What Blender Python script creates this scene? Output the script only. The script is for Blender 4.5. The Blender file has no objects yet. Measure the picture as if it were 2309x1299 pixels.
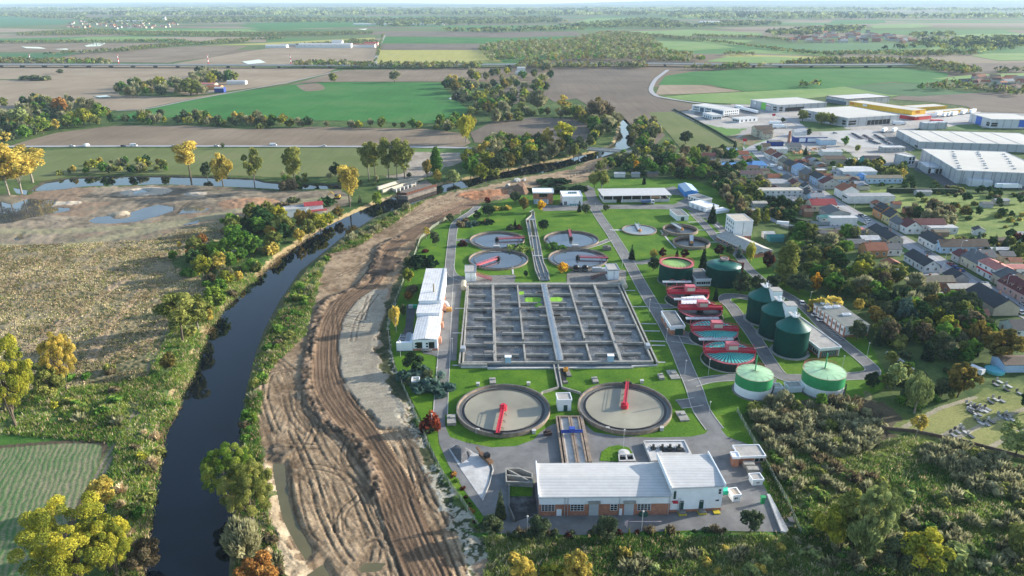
import bpy,math,random
import numpy as np
from mathutils import Vector,Matrix
random.seed(11)
rng=np.random.default_rng(11)
sc=bpy.context.scene
COL=sc.collection
R=math.radians
H,F,TH,CX,CY=125.0,1600.0,R(22.03),1154.5,649.5
sT,cT=math.sin(TH),math.cos(TH)
def ray(p):
 u=(p[0]-CX)/F;v=(p[1]-CY)/F
 return(u,cT-v*sT,-sT-v*cT)
def G(p,z=0.0):
 d=ray(p);t=(z-H)/d[2]
 return Vector((d[0]*t,d[1]*t,z))
def GA(pts,z=0.0):
 return np.array([tuple(G(p,z))[:2]for p in pts])
def ht(top,base):
 P=G(base);d=ray(top)
 return H+P.y/d[1]*d[2]
def q(ox,oy,s):
 return lambda x,y:(ox+x/s,oy+y/s)
A0,A1,A2,A3=[q(x,0,3.936)for x in(0,580,1160,1729)]
B0,B1,B2,B3=[q(x,325,3.936)for x in(0,580,1160,1729)]
C0,C1,C2,C3=[q(x,645,3.936)for x in(0,580,1160,1729)]
D0,D1,D2,D3=[q(x,969,3.936)for x in(0,580,1160,1729)]
K1=q(1020,480,5.7725);K2=q(1020,640,4.81);K3=q(1470,560,4.81);K4=q(1180,1020,4.81)
K5=q(1380,400,5.7725);K6=q(880,590,5.775)
V1=q(1560,200,5.7725);V2=q(1909,200,5.7725);V3=q(1700,370,7.64);V4=q(2000,420,7.466)
V5=q(2000,560,7.466);V6=q(1550,330,7.64);V7=q(980,400,7.64)
def L(f,s):
 a=[float(t)for t in s.replace(',',' ').split()]
 return[f(a[i],a[i+1])for i in range(0,len(a),2)]
I=lambda x,y:(x,y)
OFF={}
def tag(o,label=None,cat=None,group=None,kind=None):
 if label:o['label']=label
 if cat:o['category']=cat
 if group:o['group']=group
 if kind:o['kind']=kind
 return o
def root(name,label,cat,loc,group=None,rz=0.0):
 o=bpy.data.objects.new(name,None)
 o.empty_display_size=0.5
 o.location=loc;o.rotation_euler=(0,0,rz)
 COL.objects.link(o)
 OFF[o.name]=Vector(loc)
 return tag(o,label,cat,group)
def link(name,me,mats=None,parent=None,loc=None):
 o=bpy.data.objects.new(name,me)
 COL.objects.link(o)
 if mats is not None:
  me.materials.clear()
  for m in(mats if isinstance(mats,(list,tuple))else[mats]):me.materials.append(m)
 if parent is not None:o.parent=parent
 if loc is not None:o.location=loc
 return o
def copy_tree(o,loc=None,rz=None,sc_=None):
 c=o.copy();COL.objects.link(c)
 if loc is not None:c.location=loc
 if rz is not None:c.rotation_euler=(0,0,rz)
 if sc_ is not None:c.scale=sc_
 for ch in o.children:
  d=ch.copy();COL.objects.link(d);d.parent=c
  for g in ch.children:
   e=g.copy();COL.objects.link(e);e.parent=d
 return c
def np_mesh(name,V,Fq,smooth=False):
 """V (n,3), Fq (m,k) -> mesh"""
 me=bpy.data.meshes.new(name)
 m,k=Fq.shape
 me.vertices.add(len(V));me.vertices.foreach_set('co',np.ascontiguousarray(V,dtype=np.float32).ravel())
 me.loops.add(m*k);me.loops.foreach_set('vertex_index',np.ascontiguousarray(Fq,dtype=np.int32).ravel())
 me.polygons.add(m)
 me.polygons.foreach_set('loop_start',np.arange(0,m*k,k,dtype=np.int32))
 me.polygons.foreach_set('loop_total',np.full(m,k,dtype=np.int32))
 me.polygons.foreach_set('use_smooth',np.full(m,smooth,dtype=bool))
 me.update()
 return me
class MB:
 def __init__(s):s.v=[];s.f=[]
 def add(s,vs,fs):
  n=len(s.v);s.v+=[tuple(p)for p in vs];s.f+=[tuple(i+n for i in f)for f in fs];return s
 def prism(s,pts,z0,z1,bottom=True):
  n=len(pts);a=0.0
  for i in range(n):
   x0,y0=pts[i][0],pts[i][1];x1,y1=pts[(i+1)%n][0],pts[(i+1)%n][1];a+=x0*y1-x1*y0
  if a<0:pts=list(reversed(list(pts)))
  vs=[(p[0],p[1],z0)for p in pts]+[(p[0],p[1],z1)for p in pts]
  fs=[(i,(i+1)%n,n+(i+1)%n,n+i)for i in range(n)]+[tuple(range(n,2*n))]
  if bottom:fs.append(tuple(range(n-1,-1,-1)))
  return s.add(vs,fs)
 def box(s,c,size,rz=0.0):
  cx,cy,cz=c;a,b,h=[t/2 for t in size];co,si=math.cos(rz),math.sin(rz)
  pts=[(cx+x*co-y*si,cy+x*si+y*co)for x,y in((-a,-b),(a,-b),(a,b),(-a,b))]
  return s.prism(pts,cz-h,cz+h)
 def bar(s,p0,p1,w,h=None):
  p0,p1=Vector(p0),Vector(p1);h=h or w;d=(p1-p0)
  if d.length<1e-6:return s
  d.normalize();up=Vector((0,0,1))if abs(d.z)<.95 else Vector((1,0,0))
  x=d.cross(up).normalized();y=x.cross(d).normalized()
  vs=[]
  for p in(p0,p1):
   for a,b in((-1,-1),(1,-1),(1,1),(-1,1)):vs.append(p+x*(a*w/2)+y*(b*h/2))
  return s.add(vs,[(0,1,5,4),(1,2,6,5),(2,3,7,6),(3,0,4,7),(3,2,1,0),(4,5,6,7)])
 def lathe(s,c,prof,n=32,cap=True,a0=0.0,a1=2*math.pi):
  full=abs(a1-a0-2*math.pi)<1e-6
  m=n if full else n+1
  vs=[]
  for r,z in prof:
   for i in range(m):
    t=a0+(a1-a0)*i/n;vs.append((c[0]+r*math.cos(t),c[1]+r*math.sin(t),z))
  fs=[]
  for k in range(len(prof)-1):
   for i in range(n):
    j=(i+1)%m;fs.append((k*m+i,k*m+j,(k+1)*m+j,(k+1)*m+i))
  if cap and full:
   fs.append(tuple(range((len(prof)-1)*m,len(prof)*m)))
   fs.append(tuple(range(m-1,-1,-1)))
  return s.add(vs,fs)
 def cyl(s,c,r,z0,z1,n=16,r1=None):
  return s.lathe(c,[(r,z0),(r if r1 is None else r1,z1)],n)
 def tube(s,pts,r,n=6):
  for a,b in zip(pts[:-1],pts[1:]):
   a,b=Vector(a),Vector(b);d=b-a
   if d.length<1e-6:continue
   d.normalize();up=Vector((0,0,1))if abs(d.z)<.95 else Vector((1,0,0))
   x=d.cross(up).normalized();y=x.cross(d)
   vs=[p+(x*math.cos(2*math.pi*i/n)+y*math.sin(2*math.pi*i/n))*r for p in(a,b)for i in range(n)]
   s.add(vs,[(i,(i+1)%n,n+(i+1)%n,n+i)for i in range(n)]+[tuple(range(n-1,-1,-1)),tuple(range(n,2*n))])
  return s
 def wall(s,pts,w,z0,z1):
  Lf,Rt=offset(pts,w/2),offset(pts,-w/2)
  n=len(Lf)
  vs=[(*p,z0)for p in Lf]+[(*p,z0)for p in Rt]+[(*p,z1)for p in Lf]+[(*p,z1)for p in Rt]
  fs=[]
  for i in range(n-1):
   fs+=[(2*n+i,3*n+i,3*n+i+1,2*n+i+1),(i,2*n+i,2*n+i+1,i+1),(n+i+1,3*n+i+1,3*n+i,n+i)]
  fs+=[(0,n,3*n,2*n),(n-1,3*n-1,4*n-1,2*n-1)]
  return s.add(vs,fs)
 def strip(s,pts,w,z):
  Lf,Rt=offset(pts,w/2),offset(pts,-w/2);n=len(Lf)
  return s.add([(*p,z)for p in Lf]+[(*p,z)for p in Rt],[(i,n+i,n+i+1,i+1)for i in range(n-1)])
 def poly(s,pts,z):
  a=sum(pts[i][0]*pts[(i+1)%len(pts)][1]-pts[(i+1)%len(pts)][0]*pts[i][1]for i in range(len(pts)))
  if a<0:pts=list(reversed(list(pts)))
  return s.add([(p[0],p[1],z)for p in pts],[tuple(range(len(pts)))])
 def build(s,name,mat,parent=None,smooth=False,label=None,cat=None,group=None,kind=None):
  me=bpy.data.meshes.new(name)
  if parent is not None:off=OFF[parent.name]
  elif kind in('structure','stuff'):off=Vector((0,0,0))
  else:
   xs=[p[0]for p in s.v];ys=[p[1]for p in s.v]
   off=Vector(((min(xs)+max(xs))/2,(min(ys)+max(ys))/2,min(p[2]for p in s.v)))
  me.from_pydata([(p[0]-off[0],p[1]-off[1],p[2]-off[2])for p in s.v],[],s.f)
  me.update()
  if smooth:me.shade_smooth()
  o=link(name,me,mat,parent)
  if parent is None:o.location=off
  OFF[o.name]=off
  return tag(o,label,cat,group,kind)
def offset(pts,d):
 P=[Vector((p[0],p[1]))for p in pts];out=[]
 for i in range(len(P)):
  a=P[max(i-1,0)];b=P[min(i+1,len(P)-1)]
  t=(b-a);t=t.normalized()if t.length>1e-9 else Vector((1,0))
  n=Vector((-t.y,t.x));k=1.0
  if 0<i<len(P)-1:
   t1=(P[i]-P[i-1]).normalized();n1=Vector((-t1.y,t1.x));k=1/max(.5,n.dot(n1))
  out.append(tuple(P[i]+n*d*k))
 return out
def smooth_line(pts,n=4):
 """Catmull-Rom through world points"""
 P=[np.array(p[:2])for p in pts];out=[]
 for i in range(len(P)-1):
  p0,p1,p2,p3=P[max(i-1,0)],P[i],P[i+1],P[min(i+2,len(P)-1)]
  for k in range(n):
   t=k/n
   out.append(.5*((2*p1)+(p2-p0)*t+(2*p0-5*p1+4*p2-p3)*t*t+(3*p1-p0-3*p2+p3)*t**3))
 out.append(P[-1]);return[tuple(p)for p in out]
MATS={}
def nodes(m):
 m.use_nodes=True;nt=m.node_tree;nt.nodes.clear()
 out=nt.nodes.new('ShaderNodeOutputMaterial');b=nt.nodes.new('ShaderNodeBsdfPrincipled')
 nt.links.new(b.outputs[0],out.inputs[0]);return nt,b,out
def add(nt,t,**kw):
 n=nt.nodes.new(t)
 for k,v in kw.items():
  if k.startswith('i_'):
   n.inputs[k[2:].replace('_',' ')].default_value=v
  else:setattr(n,k,v)
 return n
def ramp(nt,fac,stops):
 r=nt.nodes.new('ShaderNodeValToRGB');e=r.color_ramp.elements
 while len(e)>1:e.remove(e[-1])
 e[0].position=stops[0][0];e[0].color=(*stops[0][1],1)
 for p,c in stops[1:]:
  x=e.new(p);x.color=(*c,1)
 nt.links.new(fac,r.inputs[0]);return r
def coords(nt,obj=True,rz=0.0,scale=(1,1,1)):
 tc=nt.nodes.new('ShaderNodeTexCoord');mp=nt.nodes.new('ShaderNodeMapping')
 mp.inputs['Rotation'].default_value=(0,0,rz);mp.inputs['Scale'].default_value=scale
 nt.links.new(tc.outputs['Object'],mp.inputs[0]);return mp.outputs[0]
def M(name,col,rough=.7,var=.25,scale=.6,bump=0.0,bscale=4.0,metal=0.0,dirt=None,spec=.3):
 """plain surface with two octaves of tone variation and optional dirt patches"""
 if name in MATS:return MATS[name]
 m=bpy.data.materials.new(name);MATS[name]=m
 nt,b,out=nodes(m)
 co=coords(nt)
 n1=add(nt,'ShaderNodeTexNoise',i_Scale=scale,i_Detail=6.0,i_Roughness=.65);nt.links.new(co,n1.inputs['Vector'])
 lo=tuple(max(0,c*(1-var))for c in col);hi=tuple(min(1,c*(1+var))for c in col)
 r=ramp(nt,n1.outputs[0],[(.3,lo),(.7,hi)])
 c=r.outputs[0]
 if dirt:
  n2=add(nt,'ShaderNodeTexNoise',i_Scale=scale*.37,i_Detail=8.0,i_Roughness=.7);nt.links.new(co,n2.inputs['Vector'])
  rr=ramp(nt,n2.outputs[0],[(.52,(0,0,0)),(.7,(1,1,1))])
  mx=add(nt,'ShaderNodeMix',data_type='RGBA');mx.inputs[7].default_value=(*dirt,1)
  nt.links.new(rr.outputs[0],mx.inputs[0]);nt.links.new(c,mx.inputs[6]);c=mx.outputs[2]
 nt.links.new(c,b.inputs['Base Color'])
 b.inputs['Roughness'].default_value=rough;b.inputs['Metallic'].default_value=metal
 b.inputs['Specular IOR Level'].default_value=spec
 if bump:
  n3=add(nt,'ShaderNodeTexNoise',i_Scale=bscale,i_Detail=5.0);nt.links.new(co,n3.inputs['Vector'])
  bp=add(nt,'ShaderNodeBump',i_Strength=bump,i_Distance=.2);nt.links.new(n3.outputs[0],bp.inputs['Height'])
  nt.links.new(bp.outputs[0],b.inputs['Normal'])
 return m
def Mribs(name,col,period=.5,rz=0.0,var=.15,rough=.45,depth=.06,line=.75,dirt=None):
 """corrugated or seamed sheet: thin darker seams at a spacing, with dirt"""
 if name in MATS:return MATS[name]
 m=bpy.data.materials.new(name);MATS[name]=m
 nt,b,out=nodes(m)
 co=coords(nt,rz=rz)
 w=add(nt,'ShaderNodeTexWave',wave_type='BANDS',bands_direction='X',i_Scale=.314/period,i_Distortion=0.0)
 nt.links.new(co,w.inputs['Vector'])
 n1=add(nt,'ShaderNodeTexNoise',i_Scale=.35,i_Detail=7.0,i_Roughness=.7);nt.links.new(co,n1.inputs['Vector'])
 d=dirt or tuple(c*(1-var*2)for c in col)
 r=ramp(nt,n1.outputs[0],[(.3,d),(.55,col),(.75,tuple(min(1,c*(1+var))for c in col))])
 lr=ramp(nt,w.outputs[0],[(0.0,(line,)*3),(.12,(1,1,1))])
 mx=add(nt,'ShaderNodeMix',data_type='RGBA',blend_type='MULTIPLY');mx.inputs[0].default_value=1
 nt.links.new(r.outputs[0],mx.inputs[6]);nt.links.new(lr.outputs[0],mx.inputs[7])
 nt.links.new(mx.outputs[2],b.inputs['Base Color']);b.inputs['Roughness'].default_value=rough
 b.inputs['Specular IOR Level'].default_value=.3
 bp=add(nt,'ShaderNodeBump',i_Strength=.5,i_Distance=depth);nt.links.new(w.outputs[0],bp.inputs['Height'])
 nt.links.new(bp.outputs[0],b.inputs['Normal'])
 return m
def Mbrick(name,c1,c2,mortar,w=.5,h=.2):
 if name in MATS:return MATS[name]
 m=bpy.data.materials.new(name);MATS[name]=m
 nt,b,out=nodes(m)
 tc=add(nt,'ShaderNodeTexCoord');sx=add(nt,'ShaderNodeSeparateXYZ');nt.links.new(tc.outputs['Object'],sx.inputs[0])
 ad=add(nt,'ShaderNodeMath',operation='ADD');nt.links.new(sx.outputs[0],ad.inputs[0]);nt.links.new(sx.outputs[1],ad.inputs[1])
 cb=add(nt,'ShaderNodeCombineXYZ');nt.links.new(ad.outputs[0],cb.inputs[0]);nt.links.new(sx.outputs[2],cb.inputs[1])
 br=add(nt,'ShaderNodeTexBrick',i_Scale=1.0);br.inputs['Brick Width'].default_value=w;br.inputs['Row Height'].default_value=h
 br.inputs['Mortar Size'].default_value=.02
 br.inputs['Color1'].default_value=(*c1,1);br.inputs['Color2'].default_value=(*c2,1);br.inputs['Mortar'].default_value=(*mortar,1)
 nt.links.new(cb.outputs[0],br.inputs['Vector'])
 n1=add(nt,'ShaderNodeTexNoise',i_Scale=.7,i_Detail=6.0);nt.links.new(tc.outputs['Object'],n1.inputs['Vector'])
 r=ramp(nt,n1.outputs[0],[(.3,(.75,)*3),(.7,(1.15,)*3)])
 mx=add(nt,'ShaderNodeMix',data_type='RGBA',blend_type='MULTIPLY');mx.inputs[0].default_value=1
 nt.links.new(br.outputs[0],mx.inputs[6]);nt.links.new(r.outputs[0],mx.inputs[7])
 nt.links.new(mx.outputs[2],b.inputs['Base Color']);b.inputs['Roughness'].default_value=.85
 return m
def Mwater(name,col,rough=.04,wave=.02,wscale=.6,spec=.5):
 if name in MATS:return MATS[name]
 m=bpy.data.materials.new(name);MATS[name]=m
 nt,b,out=nodes(m);co=coords(nt)
 n1=add(nt,'ShaderNodeTexNoise',i_Scale=.05,i_Detail=4.0);nt.links.new(co,n1.inputs['Vector'])
 r=ramp(nt,n1.outputs[0],[(.35,tuple(c*.7 for c in col)),(.7,tuple(c*1.25 for c in col))])
 nt.links.new(r.outputs[0],b.inputs['Base Color'])
 b.inputs['Roughness'].default_value=rough;b.inputs['Specular IOR Level'].default_value=spec
 n2=add(nt,'ShaderNodeTexNoise',i_Scale=wscale,i_Detail=4.0);nt.links.new(co,n2.inputs['Vector'])
 bp=add(nt,'ShaderNodeBump',i_Strength=wave,i_Distance=.3);nt.links.new(n2.outputs[0],bp.inputs['Height'])
 nt.links.new(bp.outputs[0],b.inputs['Normal'])
 return m
def Mfield(name,cols,rz=0.0,period=4.0,amp=.25,scale=.01,fine=.5,bump=.25,patch=None):
 """crop or ploughed field: large soft patches, faint drilling rows along one direction, fine crumb"""
 if name in MATS:return MATS[name]
 m=bpy.data.materials.new(name);MATS[name]=m
 nt,b,out=nodes(m);co=coords(nt,rz=rz)
 n1=add(nt,'ShaderNodeTexNoise',i_Scale=scale,i_Detail=8.0,i_Roughness=.6);nt.links.new(co,n1.inputs['Vector'])
 k=len(cols)
 r=ramp(nt,n1.outputs[0],[(.3+.4*i/max(1,k-1),c)for i,c in enumerate(cols)])
 st=coords(nt,rz=rz,scale=(1/period,.012/period*4,1))
 n2=add(nt,'ShaderNodeTexNoise',i_Scale=1.0,i_Detail=3.0,i_Roughness=.6);nt.links.new(st,n2.inputs['Vector'])
 n3=add(nt,'ShaderNodeTexNoise',i_Scale=fine,i_Detail=5.0,i_Roughness=.7);nt.links.new(co,n3.inputs['Vector'])
 ad=add(nt,'ShaderNodeMath',operation='ADD');nt.links.new(n2.outputs[0],ad.inputs[0]);nt.links.new(n3.outputs[0],ad.inputs[1])
 r2=ramp(nt,ad.outputs[0],[(.0,(1-amp*2.2,)*3),(1.0,(1+amp*2.2,)*3)])
 hf=add(nt,'ShaderNodeMath',operation='MULTIPLY');hf.inputs[1].default_value=.5
 nt.links.new(ad.outputs[0],hf.inputs[0]);nt.links.new(hf.outputs[0],r2.inputs[0])
 mx=add(nt,'ShaderNodeMix',data_type='RGBA',blend_type='MULTIPLY');mx.inputs[0].default_value=1
 nt.links.new(r.outputs[0],mx.inputs[6]);nt.links.new(r2.outputs[0],mx.inputs[7])
 nt.links.new(mx.outputs[2],b.inputs['Base Color']);b.inputs['Roughness'].default_value=.95
 b.inputs['Specular IOR Level'].default_value=.1
 if bump:
  bp=add(nt,'ShaderNodeBump',i_Strength=bump,i_Distance=.4);nt.links.new(ad.outputs[0],bp.inputs['Height'])
  nt.links.new(bp.outputs[0],b.inputs['Normal'])
 return m
def Mleaf(name,cols,trans=.3):
 """leaf material: tone from a per-leaf attribute and a per-tree random, with light coming through"""
 if name in MATS:return MATS[name]
 m=bpy.data.materials.new(name);MATS[name]=m
 m.use_nodes=True;nt=m.node_tree;nt.nodes.clear()
 out=add(nt,'ShaderNodeOutputMaterial');at=add(nt,'ShaderNodeAttribute',attribute_name='tint')
 oi=add(nt,'ShaderNodeObjectInfo')
 mr=add(nt,'ShaderNodeMapRange');nt.links.new(oi.outputs['Random'],mr.inputs[0]);mr.inputs[3].default_value=-.16;mr.inputs[4].default_value=.16
 ad=add(nt,'ShaderNodeMath',operation='ADD',use_clamp=True);nt.links.new(at.outputs['Fac'],ad.inputs[0]);nt.links.new(mr.outputs[0],ad.inputs[1])
 k=len(cols);r=ramp(nt,ad.outputs[0],[(.1+.8*i/max(1,k-1),c)for i,c in enumerate(cols)])
 d=add(nt,'ShaderNodeBsdfDiffuse');t=add(nt,'ShaderNodeBsdfTranslucent');mx=add(nt,'ShaderNodeMixShader')
 mx.inputs[0].default_value=trans
 nt.links.new(r.outputs[0],d.inputs[0]);nt.links.new(r.outputs[0],t.inputs[0])
 nt.links.new(d.outputs[0],mx.inputs[1]);nt.links.new(t.outputs[0],mx.inputs[2]);nt.links.new(mx.outputs[0],out.inputs[0])
 return m
def _h(ix,iy,s):
 a=(ix.astype(np.int64)*374761393+iy.astype(np.int64)*668265263+s*974634777)&0xFFFFFFFF
 a=((a^(a>>13))*1274126177)&0xFFFFFFFF
 return((a^(a>>16))&0xFFFF)/65535.0
def vnoise(x,y,sc_,s=0):
 x=x/sc_;y=y/sc_;ix=np.floor(x);iy=np.floor(y);fx=x-ix;fy=y-iy
 fx=fx*fx*(3-2*fx);fy=fy*fy*(3-2*fy)
 a=_h(ix,iy,s);b=_h(ix+1,iy,s);c=_h(ix,iy+1,s);d=_h(ix+1,iy+1,s)
 return(a*(1-fx)+b*fx)*(1-fy)+(c*(1-fx)+d*fx)*fy
def fbm(x,y,sc_,o=4,s=0):
 t=0;a=.5;n=0
 for i in range(o):
  t=t+a*vnoise(x,y,sc_/2**i,s+i*17);n+=a;a*=.55
 return t/n
def inpoly(X,Y,P):
 P=np.asarray(P);r=np.zeros(X.shape,bool)
 idx=np.nonzero((X>=P[:,0].min())&(X<=P[:,0].max())&(Y>=P[:,1].min())&(Y<=P[:,1].max()))
 x=X[idx];y=Y[idx];c=np.zeros(x.shape,bool);n=len(P)
 for i in range(n):
  x0,y0=P[i];x1,y1=P[(i+1)%n]
  if y0==y1:continue
  c^=((y0>y)!=(y1>y))&(x<(x1-x0)*(y-y0)/(y1-y0)+x0)
 r[idx]=c;return r
def distline(X,Y,P,md,closed=False):
 """distance to a polyline, cut off at md"""
 P=np.asarray(P);d=np.full(X.shape,float(md));n=len(P)
 for i in range(n if closed else n-1):
  a=P[i];b=P[(i+1)%n]
  ii=np.nonzero((X>min(a[0],b[0])-md)&(X<max(a[0],b[0])+md)&(Y>min(a[1],b[1])-md)&(Y<max(a[1],b[1])+md))
  if not len(ii[0]):continue
  x=X[ii];y=Y[ii];e=b-a;l2=float(e@e)or 1e-9
  t=np.clip(((x-a[0])*e[0]+(y-a[1])*e[1])/l2,0,1)
  d[ii]=np.minimum(d[ii],np.hypot(x-a[0]-t*e[0],y-a[1]-t*e[1]))
 return d
RIV_L=L(I,'300 1340 320 1299 332 1215 345 1120 360 1030 373 965 392 938 408 918 404 893 430 850 445 800 470 745 500 700 540 655 580 625 631 582 694 536 732 513 791 485 847 460 892 444 915 447 985 420 1035 409 1096 396 1134 388 1160 383 1185 376 1226 368 1269 363 1302 353 1325 348 1353 340 1372 334 1386 326 1394 305 1399 282 1398 270')
RIV_R=L(I,'512 1340 515 1299 521 1200 526 1130 540 1000 548 930 555 880 570 820 580 787 595 747 628 683 656 642 676 612 717 579 743 559 768 538 809 513 844 490 885 475 923 462 961 447 1012 431 1055 424 1100 409 1160 400 1230 390 1292 373 1335 361 1363 352 1400 340 1424 331 1430 318 1429 305 1419 287 1414 270')
OXB=L(I,'70 432 84 424 102 413 152 404 254 399 381 400 478 402 572 406 595 412 650 417 705 418 762 420 770 427 700 427 640 428 579 424 478 420 376 416 290 418 203 420 114 430')
POOLS=[('0 505 -40 470 0 455 25 462 63 449 122 452 118 463 109 467 157 470 156 475 112 482 63 492 25 502',-.35),('201 498 216 490 249 487 256 494 276 494 296 488 294 480 320 471 356 462 389 467 391 475 356 487 305 500 254 504 211 503',-.35),('298 432 320 427 341 434 305 438',-.25),('404 482 417 467 472 470 457 478',-.12),('410 508 450 496 444 504',-.12),('32 538 48 528 52 538 36 542',-.25),('30 424 60 430 60 440 38 436',-.2),('616 1046 641 1046 647 1096 655 1142 678 1198 700 1231 703 1247 690 1264 664 1223 638 1170 627 1121 617 1071',-.7),('694 1296 729 1272 760 1330 690 1340',-.7),('808 1283 824 1270 868 1271 855 1288 815 1291',-.15)]
ZW=-1.6
RIVP=np.vstack([GA(RIV_L,ZW),GA(RIV_R,ZW)[::-1]])
OXP=GA(OXB,-1.0)
POOLP=[(GA(L(I,s),z),z)for s,z in POOLS]
def _rows():
 py=np.concatenate([np.arange(1430,620,-1.9),np.arange(620,250,-1.6),np.arange(250,24,-2.5)])
 ys=[G((CX,p)).y for p in py]
 y=ys[-1]
 while y<30000:y*=1.09;ys.append(y)
 return np.array([60.,80.]+ys)
GY=_rows()
GS=np.concatenate([[-5,-3,-2,-1.5,-1.2],np.linspace(-1,1,940),[1.2,1.5,2,3,5]])
def ghalf(y):return .735*y+58
gX=GS[None,:]*ghalf(GY)[:,None];gY=np.repeat(GY[:,None],len(GS),1)
near=slice(0,int(np.searchsorted(GY,1150)))
X=gX[near].ravel();Y=gY[near].ravel()
def mix(a,b,t):return np.asarray(a)[None,:]*(1-t[:,None])+np.asarray(b)[None,:]*t[:,None]
def st(a,b,x):t=np.clip((x-a)/(b-a),0,1);return t*t*(3-2*t)
nz=lambda s,o=4,k=0:fbm(X,Y,s,o,k)
n1,n3,n8,n25=nz(1.1,3,1),nz(3.2,3,2),nz(9,4,3),nz(28,4,4)
JX=X+(nz(5,3,7)-.5)*7;JY=Y+(nz(5,3,8)-.5)*7
Z=np.full(X.shape,-.09)
col=mix((.032,.07,.015),(.09,.13,.034),st(.3,.7,.5*n3+.5*n25))
def zone(pts,a,b,t,f=I,jit=True,zadd=None):
 P=GA(L(f,pts)if isinstance(pts,str)else pts)
 m=inpoly(JX,JY,P)if jit else inpoly(X,Y,P)
 c=mix(a,b,t);col[m]=c[m]
 if zadd is not None:Z[m]+=zadd[m]
 return m
rough=zone('-60 550 150 558 330 540 420 508 560 482 585 500 470 555 372 588 450 622 470 655 400 715 335 850 235 868 80 900 -60 900',(.062,.08,.028),(.26,.21,.125),st(.36,.66,.42*n1+.2*n3+.22*n25+.16*nz(60,2,9)+.06),zadd=(n1-.5)*.9+(n3-.5)*.5)
far_rough=rough&(Y>300);col[far_rough]=col[far_rough]*.8+np.array((.22,.16,.095))*.2
for s in('300 615 215 675 130 735 95 765 60 790','318 655 285 690 240 740 215 790 205 810','0 650 40 620 90 600','250 800 330 770 390 700'):
 d=distline(X,Y,GA(L(I,s)),4);m=(d<1.5+n1*1.6)&rough;col[m]=mix((.27,.20,.12),(.36,.265,.17),n1)[m];Z[m]+=.25
mud=zone('-60 438 60 440 105 425 400 416 640 430 770 428 800 452 730 482 640 472 560 482 420 510 330 542 150 560 -60 556',(.085,.07,.05),(.33,.265,.185),st(.25,.75,.35*n8+.4*n25+.25*n3),zadd=(n3-.5)*.7+(n8-.5)*.9)
m=mud&(nz(40,3,21)>.58);col[m]=mix((.19,.13,.085),(.27,.195,.13),n3)[m]
m=mud&(nz(30,3,22)<.36);col[m]=mix((.13,.11,.07),(.24,.20,.135),n3)[m]
for s in('-20 553 80 560 160 552 290 528 400 505 480 490','0 520 110 522 250 515 420 500 560 470 700 450 860 440'):
 d=distline(X,Y,GA(L(I,s)),8);m=(d<4+2*n3)&(mud|rough);col[m]=mix((.19,.175,.10),(.30,.265,.165),n3)[m]
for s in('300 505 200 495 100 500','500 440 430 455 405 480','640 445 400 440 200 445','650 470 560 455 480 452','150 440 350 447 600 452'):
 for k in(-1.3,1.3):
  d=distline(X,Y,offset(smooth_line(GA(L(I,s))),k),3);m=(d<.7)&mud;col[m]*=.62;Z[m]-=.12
for c,r_,hh,cc in(((330,432),26,1.6,(.5,.44,.35)),((560,458),30,1.5,(.36,.2,.11)),((115,460),14,1.2,(.5,.44,.33)),((160,458),10,1.2,(.52,.46,.36)),((270,482),11,1.6,(.46,.38,.27)),((440,437),12,1.2,(.42,.37,.3))):
 g=G(c);d=np.hypot((X-g.x)/1.5,Y-g.y)/r_*2.2;m=d<1;k=(1-d[m])**.7
 Z[m]+=k*hh*(.6+.8*n3[m]);col[m]=col[m]*.25+np.array(cc)*.75*(.75+.5*n1[m])[:,None]
veg=zone('-60 885 80 895 235 868 335 850 400 715 470 655 540 600 640 560 590 620 500 700 430 830 405 900 330 965 262 985 -60 980',(.035,.095,.016),(.19,.19,.075),st(.35,.7,.4*n1+.35*n8+.25*n25),zadd=(n1-.5)*.8+(n3-.5)*.6)
zone('-60 978 140 978 285 968 262 1003 238 1004 150 996 -60 1012',(.035,.10,.014),(.075,.17,.03),n3,zadd=(n1-.5)*.2)
cr=smooth_line(GA(L(I,'-60 1012 150 996 222 998 236 1012 222 1070 195 1110 150 1200 70 1320 -60 1320')),4)
crop=inpoly(X,Y,np.array(cr));rowd=np.abs(((X*.93+Y*.37+4.5*(nz(22,3,5)-.5)+1.2*(n3-.5))%1.5)-.75)/.75
ct=st(.2,.85,.30*(1-rowd)+.25*n1+.15*n3+.40*n25+st(300,150,Y+X*.15)*.25-.22)
col[crop]=mix((.25,.21,.135),(.05,.135,.038),ct)[crop];Z[crop]+=(.10*(1-rowd)+(n1-.5)*.15)[crop]
d=distline(X,Y,cr,3);m=d<.9;col[m]=(.09,.07,.045)
for s in('345 790 335 850 320 900 300 945 280 970 262 1005 240 1040 215 1090','400 700 370 760 345 800'):
 d=distline(X,Y,smooth_line(GA(L(I,s))),4);m=d<1.9;col[m]=mix((.05,.10,.025),(.14,.16,.06),n3)[m]
 d=np.minimum(distline(X,Y,offset(smooth_line(GA(L(I,s))),.8),3),distline(X,Y,offset(smooth_line(GA(L(I,s))),-.8),3));m=d<.45;col[m]=mix((.15,.125,.09),(.24,.2,.15),n1)[m];Z[m]-=.06
zone(RIV_R[1:27]+L(I,'1113 416 1025 432 961 450 936 467 880 508 834 523 809 554 758 561 737 574 722 630 715 650 712 683 689 754 650 780 610 830 585 880 580 940 570 1000 590 1020 600 1130 640 1250 700 1340'),(.038,.085,.018),(.15,.14,.06),st(.35,.68,.45*n3+.3*n8+.25*n1),zadd=(n1-.5)*.9+(n3-.5)*.8)
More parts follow.
